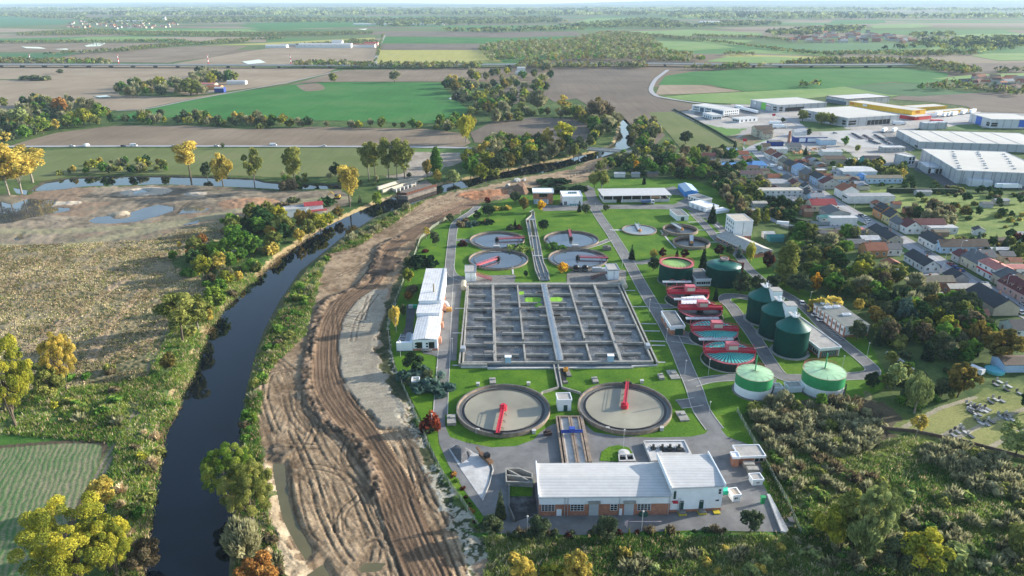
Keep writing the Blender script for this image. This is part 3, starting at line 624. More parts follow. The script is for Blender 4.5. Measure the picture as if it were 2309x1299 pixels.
BUSHY=('bush','twig','low')
PH={'bush':2.6,'twig':2.8,'low':1.1}
TREES=[]
tr_=random.Random(3)
NAMES={'spruce':'spruce_tree','pine':'pine_tree','poplar':'poplar_tree','willow':'willow_tree','bare':'bare_tree','bush':'shrub','twig':'shrub','low':'shrub'}
COUNT={};DEFER=[]
def plant(kind,colour,x,y,h,label,group=None,wid=1.0,name=None,z=None,later=False):
 dist=math.hypot(x,y,H);ph=h*F/dist/2.255
 if later:DEFER.append((ph,kind,colour,x,y,h,label,group,wid));TREES.append((x,y,h*.3));return
 nm=NAMES.get(kind,'broadleaf_tree');COUNT[nm]=COUNT.get(nm,0)+1
 lod='max' if ph>52 else 'hi' if ph>26 else 'mid' if ph>9 else 'low'
 cr,tk=proto(kind,'hi' if kind=='giant' else lod,tr_.randrange(2)if lod=='max' else tr_.randrange(3)if lod!='hi' else tr_.randrange(4))
 s=h/PH.get(kind,9.6);zz=gzat(x,y)if z is None else z
 rz=tr_.uniform(0,6.28);wx=wid*tr_.uniform(.9,1.12);wy=wid*tr_.uniform(.9,1.12)
 if kind in BUSHY:
  o=bpy.data.objects.new(name or 'shrub',cr);COL.objects.link(o)
  if not cr.materials:cr.materials.append(None)
  o.material_slots[0].link='OBJECT';o.material_slots[0].material=LEAF[colour]
  o.location=(x,y,zz-.05);o.rotation_euler=(0,0,rz);o.scale=(s*wx,s*wy,s)
  tag(o,label,'shrub',group)
 else:
  r=root(name or{'spruce':'spruce_tree','pine':'pine_tree','poplar':'poplar_tree','willow':'willow_tree','bare':'bare_tree'}.get(kind,'broadleaf_tree'),label,'tree',(x,y,zz),group,rz)
  r.scale=(s*wx,s*wy,s)
  if not cr.materials:cr.materials.append(None)
  o=bpy.data.objects.new('crown',cr);COL.objects.link(o);o.parent=r
  o.material_slots[0].link='OBJECT';o.material_slots[0].material=LEAF[colour]
  if not tk.materials:tk.materials.append(BARKL if colour in('pale','yellow')else BARK)
  t=bpy.data.objects.new('trunk',tk);COL.objects.link(t);t.parent=r
 TREES.append((x,y,h*.3))
def T(text,f=I,group=None):
 """lines: kind colour x ybase ytop [width] | label"""
 for ln in text.strip().splitlines():
  a,lab=ln.split('|');a=a.split();b=f(float(a[2]),float(a[3]));t=f(float(a[2]),float(a[4]));P=G(b)
  plant(a[0],a[1],P.x,P.y,max(.6,ht(t,b)),lab.strip(),group,float(a[5])if len(a)>5 else 1.0)
def inside(p,poly):
 c=False;n=len(poly)
 for i in range(n):
  (x0,y0),(x1,y1)=poly[i],poly[(i+1)%n]
  if(y0>p[1])!=(y1>p[1])and p[0]<(x1-x0)*(p[1]-y0)/(y1-y0)+x0:c=not c
 return c
KEEP=[]
def belt(pts,n,kinds,hr,label,group,f=I,gap=.9,seed=1,keep=True):
 """scatter single trees or shrubs over an outline; kinds 'kind colour weight width;...'"""
 rr=random.Random(seed);P=L(f,pts)if isinstance(pts,str)else pts
 ks=[k.split()for k in kinds.split(';')];ws=[float(k[2])for k in ks]
 xs=[p[0]for p in P];ys=[p[1]for p in P];done=tries=0
 while done<n and tries<n*30:
  tries+=1;p=(rr.uniform(min(xs),max(xs)),rr.uniform(min(ys),max(ys)))
  if not inside(p,P):continue
  g=G(p);h=rr.uniform(*hr);k=rr.choices(ks,ws)[0]
  if k[0]in BUSHY:h*=.55
  rad=h*(.26 if k[0]not in BUSHY else .45)*gap
  if any((g.x-a)**2+(g.y-b)**2<(rad+c*gap)**2*.62 for a,b,c in TREES):continue
  if keep and any(inside((g.x,g.y),kp)for kp in KEEP):continue
  col=k[1];lab=label
  if '{' in lab:lab=lab.format(c={'grey':'grey-brown','pine':'dark','moss':'dark green','dark':'dark green','bright':'bright green','rust':'golden brown','yellowgreen':'yellow-green','pale':'pale green'}.get(col,col),k={'bush':'bush','twig':'leafless shrub','low':'low shrub','spruce':'spruce','poplar':'columnar poplar','bare':'leafless tree','willow':'willow','pine':'pine'}.get(k[0],'leafy tree'))
  plant(k[0],col,g.x,g.y,h,lab,group,float(k[3])if len(k)>3 else 1.0,later=True);done+=1
def mass(name,label,cat,polys,dens,hr,cols,f=I,leaf=1.0,nl=26,seed=5,wid=.33,cap=9000,col_w=None):
 """one far-off wood or hedge that reads as a mass: many crowns in one object"""
 g=np.random.default_rng(seed);Vs=[];Ts=[];Ms=[]
 for poly in polys:
  P=GA(L(f,poly));mn,mx=P.min(0),P.max(0);ar=abs(sum(P[i][0]*P[(i+1)%len(P)][1]-P[(i+1)%len(P)][0]*P[i][1]for i in range(len(P))))/2
  n=int(min(cap,ar*dens));k=0
  pts=mn+(mx-mn)*g.random((int(n*((mx-mn).prod()/max(ar,1)))+4,2));pts=pts[inpoly(pts[:,0],pts[:,1],P)][:n]
  for x,y in pts:
   h=hr[0]+(hr[1]-hr[0])*g.random();w=h*wid*(.8+.5*g.random());u=unit(nl,g);u[:,2]=np.abs(u[:,2])*1.0-.25*(g.random(nl)<.4)
   lump=1+.25*np.sin(u[:,0]*5+x)*np.cos(u[:,1]*4+y)
   p=np.array((x,y,h*.52))+u*np.array((w,w,h*.48))*(lump*(.75+.25*g.random(nl)))[:,None]
   nn=u+unit(nl,g)*.7;nn/=np.linalg.norm(nn,axis=1)[:,None];t=np.cross(nn,unit(nl,g));t/=np.linalg.norm(t,axis=1)[:,None]+1e-6;b=np.cross(nn,t)
   s=leaf*h*.15*(.6+.8*g.random((nl,1)))
   Vs.append(np.stack([p-t*s,p+b*s*.8,p+t*s,p-b*s*.8],1).reshape(-1,3));Ts.append(np.repeat(np.clip(.5+(g.random()-.5)*.6+(g.random(nl)-.5)*.5,0,1),4))
   Ms.append(np.full(nl,g.choice(len(cols),p=col_w)))
 V=np.vstack(Vs);me=np_mesh(name,V,np.arange(len(V)).reshape(-1,4));a=me.attributes.new('tint','FLOAT','POINT');a.data.foreach_set('value',np.concatenate(Ts).astype(np.float32))
 o=link(name,me,[LEAF[c]for c in cols]);me.polygons.foreach_set('material_index',np.concatenate(Ms).astype(np.int32));me.update()
 return tag(o,label,cat,None,'stuff')
def tufts(name,label,pts,n,hr,cols,f=I,wid=.28,blades=4,seed=9,wts=None,keepout=None,clump=7.0):
 """tall grass or weeds nobody could count: upright blades in one object"""
 g=np.random.default_rng(seed);P=GA(L(f,pts)if isinstance(pts,str)else pts);mn,mx=P.min(0),P.max(0)
 xy=mn+(mx-mn)*g.random((n*4,2));m=inpoly(xy[:,0],xy[:,1],P)
 m&=fbm(xy[:,0],xy[:,1],clump,3,seed)+.25*g.random(len(xy))>.52
 if keepout is not None:
  for k in keepout:m&=~inpoly(xy[:,0],xy[:,1],np.asarray(k))
 xy=xy[m][:n];n=len(xy);ri=np.clip(np.searchsorted(GY,xy[:,1]),1,len(GY)-1);ci=np.clip(np.searchsorted(GS,0*ri),0,0)
 s=xy[:,0]/(.735*GY[ri]+58);ci=np.clip(np.searchsorted(GS,s),1,len(GS)-1);z=gz[ri,ci]
 hh=hr[0]+(hr[1]-hr[0])*g.random(n)*(.5+fbm(xy[:,0],xy[:,1],clump*.6,2,seed+2))
 base=np.repeat(np.column_stack([xy,z-.1]),blades,0);h=np.repeat(hh,blades);N=n*blades
 base[:,:2]+=g.normal(size=(N,2))*wid*1.1
 t=g.random(N)*6.283;d=np.column_stack([np.cos(t),np.sin(t),np.zeros(N)]);w=wid*(.5+g.random(N));ln=g.normal(size=(N,2))*.35*h[:,None]
 tip=base+np.column_stack([ln,h*(.7+.5*g.random(N))]);V=np.stack([base-d*w[:,None]*.5,base+d*w[:,None]*.5,tip],1).reshape(-1,3)
 me=np_mesh(name,V,np.arange(3*N).reshape(-1,3));tint=np.clip(np.repeat(fbm(xy[:,0],xy[:,1],12,3,seed+5),blades)*1.2-.1+(g.random(N)-.5)*.6,0,1)
 a=me.attributes.new('tint','FLOAT','POINT');a.data.foreach_set('value',np.repeat(tint,3).astype(np.float32))
 o=link(name,me,[LEAF[c]for c in cols]);me.polygons.foreach_set('material_index',np.repeat(g.choice(len(cols),n,p=wts),blades).astype(np.int32));me.update()
 return tag(o,label,'grass',None,'stuff')
def flush_trees():
 """the largest seen of each kind stand singly; what is beyond the count goes into one object"""
 DEFER.sort(key=lambda d:-d[0]*(1.5 if d[1]in BUSHY else 1));rest={}
 for ph,kind,colour,x,y,h,lab,grp,wid in DEFER:
  nm=NAMES.get(kind,'broadleaf_tree')
  if COUNT.get(nm,0)<292:plant(kind,colour,x,y,h,lab,grp,wid)
  else:rest.setdefault('small_shrubs' if kind in BUSHY else 'further_trees',[]).append((ph,kind,colour,x,y,h,wid))
 for name,items in rest.items():
  Vs=[];Fs=[];Ms=[];Ts=[];n0=0;cols=sorted({i[2]for i in items})
  for ph,kind,colour,x,y,h,wid in items:
   me=proto(kind,'mid' if ph>12 else 'low',tr_.randrange(3))[0];n=len(me.vertices);V=np.empty(n*3,np.float32);me.vertices.foreach_get('co',V);V=V.reshape(-1,3)
   t=np.empty(n,np.float32);me.attributes['tint'].data.foreach_get('value',t);s=h/PH.get(kind,9.6);a=tr_.uniform(0,6.28);w_=s*wid*tr_.uniform(.9,1.12)
   Vs.append(np.stack([x+w_*(V[:,0]*math.cos(a)-V[:,1]*math.sin(a)),y+w_*(V[:,0]*math.sin(a)+V[:,1]*math.cos(a)),gzat(x,y)+s*V[:,2]],1));Fs.append(np.arange(n).reshape(-1,4)+n0);n0+=n;Ts.append(np.clip(t+tr_.uniform(-.15,.15),0,1));Ms.append(np.full(n//4,cols.index(colour)))
  me=np_mesh(name,np.vstack(Vs),np.vstack(Fs));a=me.attributes.new('tint','FLOAT','POINT');a.data.foreach_set('value',np.concatenate(Ts).astype(np.float32))
  o=link(name,me,[LEAF[c]for c in cols]);me.polygons.foreach_set('material_index',np.concatenate(Ms).astype(np.int32));me.update()
  tag(o,'remaining small shrubs of the thickets, banks and gardens' if 'shrub' in name else 'remaining smaller trees of hedgerows, gardens and river banks','shrubs' if 'shrub' in name else 'trees',None,'stuff')
def Mlawn():
 m=bpy.data.materials.new('lawn_grass');nt,b,out=nodes(m);co=coords(nt)
 n1=add(nt,'ShaderNodeTexNoise',i_Scale=.075,i_Detail=10.0,i_Roughness=.68);nt.links.new(co,n1.inputs['Vector'])
 r=ramp(nt,n1.outputs[0],[(.25,(.027,.082,.005)),(.42,(.054,.136,.007)),(.58,(.088,.178,.010)),(.74,(.165,.215,.025))])
 n2=add(nt,'ShaderNodeTexNoise',i_Scale=1.3,i_Detail=6.0,i_Roughness=.75);nt.links.new(co,n2.inputs['Vector'])
 r2=ramp(nt,n2.outputs[0],[(.3,(.62,)*3),(.7,(1.35,)*3)])
 mx=add(nt,'ShaderNodeMix',data_type='RGBA',blend_type='MULTIPLY');mx.inputs[0].default_value=1
 nt.links.new(r.outputs[0],mx.inputs[6]);nt.links.new(r2.outputs[0],mx.inputs[7]);nt.links.new(mx.outputs[2],b.inputs['Base Color'])
 b.inputs['Roughness'].default_value=.9;b.inputs['Specular IOR Level'].default_value=.15
 bp=add(nt,'ShaderNodeBump',i_Strength=.6,i_Distance=.25);nt.links.new(n2.outputs[0],bp.inputs['Height']);nt.links.new(bp.outputs[0],b.inputs['Normal'])
 return m
LAWN=Mlawn()
ASPH=M('asphalt',(.155,.153,.148),.85,.34,.16,.15,8,dirt=(.22,.21,.19));ASPHD=M('asphalt_dark',(.075,.077,.082),.85,.25,.2,.15,8)
CONC=M('concrete',(.30,.285,.25),.85,.28,.5,.1,5,dirt=(.16,.15,.13));CONCD=M('concrete_dark',(.17,.16,.145),.85,.35,.7,.1,5,dirt=(.08,.075,.065))
CONCP=M('concrete_pale',(.46,.45,.43),.8,.2,.4,.05,5,dirt=(.32,.30,.27));KERB=M('kerb_stone',(.42,.40,.36),.85,.2,1.0)
WHITE=M('white_wall',(.72,.73,.74),.7,.08,.25,dirt=(.60,.60,.58));WHITEW=M('white_cladding',(.76,.78,.80),.5,.06,.3,dirt=(.66,.67,.67))
DARKW=M('dark_glass',(.012,.014,.017),.12,.3,.5,spec=.5);FRAME=M('white_frame',(.75,.75,.75),.5,.05);GREENM=M('green_door',(.02,.06,.05),.5,.2)
GREYM=M('grey_metal',(.40,.42,.44),.4,.15,1.0,metal=.3);DOORG=M('grey_door',(.42,.45,.47),.5,.1,.5);RED=M('red_paint',(.48,.022,.045),.45,.2,.8,dirt=(.36,.04,.05));PINK=M('faded_red_paint',(.50,.12,.14),.55,.2,.8)
BRICK=Mbrick('red_brick',(.33,.10,.05),(.42,.15,.075),(.34,.26,.2));ORANGE=M('orange_render',(.50,.24,.15),.8,.12)
ROOFW=Mribs('white_sheet_roof',(.50,.49,.47),1.1,R(90),.1,.5,.05,.8,(.44,.43,.41));ROOFW2=Mribs('pale_sheet_roof',(.62,.62,.62),1.1,0,.1,.5,.05,.8,(.46,.45,.43))
FELT=M('roof_felt',(.16,.165,.16),.9,.3,.4,dirt=(.22,.21,.19));FELTP=M('pale_roof_felt',(.36,.34,.31),.9,.25,.4,dirt=(.25,.24,.22))
DGREEN=Mribs('dark_green_sheet',(.003,.046,.037),.6,0,.15,.55,.02,.8,(.002,.032,.026));DGREEN.node_tree.nodes['Principled BSDF'].inputs['Specular IOR Level'].default_value=.08;CONEG=M('green_cone_roof',(.012,.105,.085),.42,.22,.3,dirt=(.02,.14,.11));TURQ=M('turquoise_cover',(.08,.50,.44),.45,.2,.5,dirt=(.14,.55,.48))
LAMPM=M('lamp_metal',(.5,.5,.5),.4,.1);YELP=M('yellow_paint',(.55,.42,.03),.6,.15);BLUEP=M('blue_paint',(.03,.07,.32),.5,.2);SKYB=Mribs('blue_sheet',(.05,.25,.62),.7,0,.1,.5,.04,.85,(.05,.21,.5));BLACKP=M('black_plastic',(.012,.012,.014),.35,.2)
def wpts(f,s):return[tuple(G(p))[:2]for p in L(f,s)]
MB().poly(wpts(I,'1062 472 1020 500 1010 497 978 520 950 545 936 582 921 614 905 657 887 702 878 736 884 790 893 828 916 878 949 943 972 1008 1003 1072 1043 1128 1083 1185 1105 1200 1125 1206 1300 1210 1560 1198 1770 1200 1755 1120 1728 1060 1700 1000 1672 935 1690 925 1780 905 1850 900 1905 905 1990 880 2000 850 1975 800 1945 745 1880 700 1830 660 1780 640 1742 608 1705 560 1690 505 1625 430 1560 405 1345 404 1318 425 1240 440 1165 442 1100 466'),0).build('lawn',LAWN,kind='structure')
MB().poly(wpts(I,'1336 421 1345 410 1480 409 1492 418 1440 421 1350 424'),.03).build('lawn',LAWN,kind='structure')
yard='984 925 1003 925 1004 960 1014 985 1050 998 1110 1009 1165 1006 1203 992 1218 975 1240 960 1262 952 1315 952 1340 975 1400 984 1475 987 1560 985 1590 978 1603 962 1592 940 1575 925 1610 950 1640 985 1690 1003 1710 1020 1722 1060 1712 1075 1730 1110 1768 1200 1560 1196 1300 1207 1125 1203 1095 1170 1050 1110 1012 1050 990 1000'
MB().poly(wpts(I,yard),.05).build('yard',ASPH,kind='structure')
topyard=L(V7,'1850 600 1870 540 1900 505 2280 480 2300 565')+[(1333,472)]
MB().poly([tuple(G(p))[:2]for p in L(I,'1225 476 1222 470 1228 463 1282 462 1325 452 1316 432 1312 424 1326 418 1340 425 1346 446 1360 462 1520 461 1545 447 1532 440 1505 438 1495 425 1520 420 1533 430 1562 455 1592 470 1618 500 1640 520 1640 540 1600 500 1568 480 1545 470 1512 472 1378 471 1335 474')],.05).build('yard',ASPH,kind='structure')
kb=MB()
def road(name,pts,w,z=.05,mat=ASPH,f=I,kerbs=True,sm=True):
 c=[tuple(G(p))[:2]for p in(L(f,pts)if isinstance(pts,str)else pts)]
 if sm:c=smooth_line(c,5)
 MB().strip(c,w,z).build(name,mat,kind='structure')
 if kerbs:
  for k in(-1,1):kb.wall(offset(c,k*(w/2+.12)),.24,0,z+.09)
 return c
road('plant_road','1078 464 1064 478 1045 490 1028 503 1022 520 1018 557 1014 600 1010 650 1006 700 1003 760 1000 820 996 880 993 935',4.4,.054)
road('plant_road','1340 470 1358 498 1375 522 1398 558 1416 588 1440 632 1470 684 1500 732 1527 785 1548 835 1566 878 1582 925 1612 968',5.6,.058)
road('plant_road','1020 542 1055 543 1100 564 1130 565',3.0,.06);road('plant_road','1376 540 1345 552 1310 561 1290 562',3.0,.06);road('plant_road','1013 597 1020 618 1035 628 1052 632',4,.06)
road('plant_road','1412 588 1440 593 1462 590 1480 586',4,.06)
road('plant_road','1560 478 1582 500 1602 522 1620 542 1648 556 1668 580 1690 608 1715 630',4.6,.062)
road('plant_road','1715 630 1748 652 1790 676 1823 702 1865 745 1905 778 1950 815 1968 835 1955 846 1905 849 1850 852 1800 853 1762 848 1735 815 1702 762 1672 722 1650 692 1634 678 1640 668 1662 668 1690 672',5.0,.066)
MB().poly(wpts(K3,'1560 560 1640 560 1740 660 2110 960 2100 1000 2060 1000 1950 900 1700 690'),.075).build('car_park',ASPHD,kind='structure')
road('plant_road','1560 866 1590 858 1617 854 1655 852 1700 853 1750 862',4.2,.070);road('plant_road','1745 866 1752 875 1748 890 1742 900',5,.072,kerbs=False)
road('plant_road','1468 688 1500 691 1530 688',4.5,.074);road('plant_road','1515 763 1550 768 1590 774',5.5,.076);road('plant_road','1503 735 1530 752 1560 762',8,.078,kerbs=False);road('plant_road','1530 912 1556 909 1576 905',5,.08)
MB().poly(wpts(I,'1352 1040 1356 1020 1372 1008 1395 1004 1418 1010 1428 1025 1422 1043'),.12).build('lawn',LAWN,kind='structure')
MB().poly(wpts(I,'1148 1078 1150 1066 1170 1060 1195 1068 1203 1085 1200 1120 1150 1120'),.12).build('lawn',LAWN,kind='structure')
MB().poly(wpts(K6,'720 190 960 190 900 590 860 1290 760 1290 640 1180 640 700'),.082).build('yard',ASPH,kind='structure')
MB().poly(wpts(K6,'215 560 345 560 300 800 290 1160 80 1180 200 830'),.05).build('yard',ASPHD,kind='structure')
MB().poly(wpts(K6,'400 1160 780 1160 770 1290 700 1290 560 1220 430 1200'),.085).build('yard',ASPH,kind='structure')
MB().poly(wpts(I,'1055 632 1075 622 1163 620 1160 640 1055 640'),.09).build('yard',CONCD,kind='structure');MB().poly(wpts(I,'1278 640 1278 618 1300 605 1360 603 1412 610 1412 640'),.09).build('yard',CONCD,kind='structure')
for s,f in(('30 268 140 268',K2),('0 535 110 535',K2),('0 886 100 886',K2),('1985 75 1870 75',K2),('2120 250 1960 250',K2),('2215 437 2050 433',K2),('2250 515 2080 512',K2),('2309 627 2140 622',K2),('2309 670 2160 668',K2),('2309 852 2210 852',K2),('790 800 782 700',K1),('1180 598 1250 594',K1),('2050 222 2220 222',K1),('0 690 130 690',K5),('630 690 740 830 830 925',K5),('980 585 1130 580',K5),('1120 688 1220 686',K5),('1280 845 1380 845',K5),('1340 720 1480 716',K5),('1390 770 1500 770',K5),('1300 570 1400 660',K5),('1700 560 1640 600',V7)):
 MB().strip(wpts(f,s),.9,.1).build('footpath',CONCP,kind='structure')
mk=MB()
for i in range(11):
 t=i/10;a=G(K3(1830+t*190,840+t*155));b=G(K3(1890+t*200,830+t*150));mk.strip([tuple(a)[:2],tuple(b)[:2]],.14,.084)
mk.build('road_markings',M('road_paint',(.7,.7,.7),.7,.1),kind='structure')
cp='1012 1013 1025 1005 1058 1014 1070 1022 1090 1030 1105 1055 1103 1085 1088 1128 1078 1115 1040 1060'
MB().poly(wpts(I,cp),.10).build('paved_bay',CONCP,kind='structure')
hp=MB();P=wpts(I,'1014 1012 1028 1004 1055 1012 1064 1022 1056 1034 1040 1046 1030 1035');c=np.mean(P,0)
hp.add([(*p,.1)for p in P]+[(c[0]+(p[0]-c[0])*.45,c[1]+(p[1]-c[1])*.45,1.5)for p in P]+[(c[0],c[1],1.8)],[(i,(i+1)%7,7+(i+1)%7,7+i)for i in range(7)]+[(7+i,7+(i+1)%7,14)for i in range(7)])
hp.build('gravel_heap',M('dark_gravel',(.10,.10,.105),.95,.4,2.0,.5,6),label='low heap of dark grey gravel beside the pale paved bay',cat='gravel heap')
kb.wall(wpts(I,'1103 1028 1112 1060 1104 1092 1088 1130'),.3,0,.35)
kb.build('kerb',KERB,kind='structure')
def frame_of(A,B,Bk=None,Bl=None,h=4.0):
 a,b=G(A,h),G(B,h);u=(b-a);u.z=0;w_=u.length;u.normalize();v=Vector((-u.y,u.x,0))
 k=(G(Bk,h)-b)if Bk else(G(Bl,h)-a)
 d=k.dot(v)
 return Vector((a.x,a.y,0)),u,v,w_,d
class Bld:
 """a building on a rectangle: origin o, width along u, depth along v (away from the camera)"""
 def __init__(s,name,label,cat,A=None,B=None,Bk=None,Bl=None,h=None,base=None,rect=None,group=None):
  if rect:s.o,s.u,s.v,s.w,s.d=rect;s.h=h
  else:
   s.h=h if h else ht(A,base);s.o,s.u,s.v,s.w,s.d=frame_of(A,B,Bk,Bl,s.h)
  s.r=root(name,label,cat,tuple(s.P(s.w/2,s.d/2,0)),group);KEEP.append([tuple(s.P(x,y,0))[:2]for x,y in((-1,-1),(s.w+1,-1),(s.w+1,s.d+1),(-1,s.d+1))])
 def P(s,x,y,z):return s.o+s.u*x+s.v*y+Vector((0,0,z))
 def block(s,mb,x0,x1,y0,y1,z0,z1):return mb.prism([tuple(s.P(x,y,0))[:2]for x,y in((x0,y0),(x1,y0),(x1,y1),(x0,y1))],z0,z1)
 def part(s,name,mat,boxes,label=None,parent=None):
  if len(boxes)>1 and not(name=='parapet' and len(boxes)==4):
   for b in boxes:r=s.part(name,mat,[b],label,parent)
   return r
  m=MB()
  for b in boxes:s.block(m,*b)
  return m.build(name,mat,parent or s.r,label=label)
 def walls(s,mat,z1=None,z0=-.1,**k):return s.part('wall',mat,[(0,s.w,0,s.d,z0,z1 or s.h)],**k)
 def flat(s,mat,over=.25,z=None,t=.22,rim=None):
  z=z or s.h;r=s.part('roof',mat,[(-over,s.w+over,-over,s.d+over,z+.002,z+t)])
  if rim:s.part('parapet',rim,[(-over-.02,s.w+over+.02,-over-.05,-over+.18,z-.25,z+t+.22),(-over-.02,s.w+over+.02,s.d+over-.18,s.d+over+.05,z-.25,z+t+.22),(-over-.05,-over+.2,-over+.19,s.d+over-.19,z-.25,z+t+.22),(s.w+over-.2,s.w+over+.05,-over+.19,s.d+over-.19,z-.25,z+t+.22)])
  return r
 def gable(s,mat,rise,axis='u',over=.4,wallm=None,z=None,t=.16,pos=.5,hip=0.0):
  z=z or s.h;m=MB();w,d=s.w,s.d
  if axis=='u':
   x0,x1,y0,y1,ym=-over,w+over,-over,d+over,d*pos;hx=hip*d
   q_=[s.P(x0,y0,z),s.P(x1,y0,z),s.P(x1,y1,z),s.P(x0,y1,z),s.P(x0+hx,ym,z+rise),s.P(x1-hx,ym,z+rise)]
  else:
   x0,x1,y0,y1,xm=-over,w+over,-over,d+over,w*pos;hx=hip*w
   q_=[s.P(x1,y0,z),s.P(x1,y1,z),s.P(x0,y1,z),s.P(x0,y0,z),s.P(xm,y0+hx,z+rise),s.P(xm,y1-hx,z+rise)]
  n=6;up=[p+Vector((0,0,t))for p in q_];V=q_+up
  fs=[(6,7,11,10),(8,9,10,11),(0,1,7,6),(1,5,11,7),(5,2,8,11),(2,3,9,8),(3,4,10,9),(4,0,6,10),(1,0,4,5),(3,2,5,4)]
  m.add(V,fs);r=m.build('roof',mat,s.r)
  if wallm and not hip:
   m=MB()
   if axis=='u':
    for x,k in((0,.02),(w,-.02)):m=MB();m.add([s.P(x,.02,z),s.P(x,d-.02,z),s.P(x,d*pos,z+rise-.03),s.P(x+k*8,.02,z),s.P(x+k*8,d-.02,z),s.P(x+k*8,d*pos,z+rise-.03)],[(0,1,2),(3,5,4),(0,2,5,3),(1,4,5,2)]).build('gable',wallm,s.r)
   else:
    for y,k in((0,.02),(d,-.02)):m=MB();m.add([s.P(.02,y,z),s.P(w-.02,y,z),s.P(w*pos,y,z+rise-.03),s.P(.02,y+k*8,z),s.P(w-.02,y+k*8,z),s.P(w*pos,y+k*8,z+rise-.03)],[(0,1,2),(3,5,4),(0,2,5,3),(1,4,5,2)]).build('gable',wallm,s.r)
  return r
 def opening(s,side,c,z0,wd,hg,name='window',mat=None,frame=None,bars=(1,1),lab=None,out=.05):
  """side f front, b back, l left, r right; c = distance along that side"""
  mat=mat or DARKW
  def bx(m,a0,a1,e0,e1,za,zb):
   if side=='f':s.block(m,a0,a1,-e1,-e0,za,zb)
   elif side=='b':s.block(m,a0,a1,s.d+e0,s.d+e1,za,zb)
   elif side=='l':s.block(m,-e1,-e0,a0,a1,za,zb)
   else:s.block(m,s.w+e0,s.w+e1,a0,a1,za,zb)
  m=MB();bx(m,c-wd/2,c+wd/2,.004,out,z0,z0+hg)
  o=m.build(name,mat,s.r,label=lab)
  if frame:
   m=MB();t=.09
   for i in range(bars[0]+1):
    x=c-wd/2+wd*i/bars[0];bx(m,x-t/2,x+t/2,out+.002,out+.05,z0-.05,z0+hg+.05)
   for i in range(bars[1]+1):
    z=z0+hg*i/bars[1];bx(m,c-wd/2-t/2,c+wd/2+t/2,out+.052,out+.07,z-t/2,z+t/2)
   m.build('frame',frame,o)
  return o
def railing(mb,pts,h=1.0,step=2.0,r=.04):
 for a,b in zip(pts[:-1],pts[1:]):
  a,b=Vector(a),Vector(b);n=max(1,int((b-a).length/step))
  for i in range(n+1):
   p=a.lerp(b,i/n);mb.bar(p,p+Vector((0,0,h)),r*1.6)
  for z in(h,h*.5):mb.bar(a+Vector((0,0,z)),b+Vector((0,0,z)),r*1.6)
def ringpts(c,r,z,n=40,a0=0,a1=6.2832):return[(c[0]+r*math.cos(a0+(a1-a0)*i/n),c[1]+r*math.sin(a0+(a1-a0)*i/n),z)for i in range(n+1)]
WCLEAR=Mwater('clarified_water',(.055,.07,.085),.03,.015,.8,1.0);WMURK=Mwater('murky_water',(.29,.265,.19),.25,.02,.5,.35);WDARK=Mwater('dark_sludge',(.02,.02,.021),.3,.05,.8,.3)
RUST=M('stained_concrete',(.25,.19,.14),.85,.35,.6,dirt=(.14,.12,.1));RIMG=M('walkway_rim',(.20,.185,.165),.85,.3,.6,dirt=(.12,.11,.1))
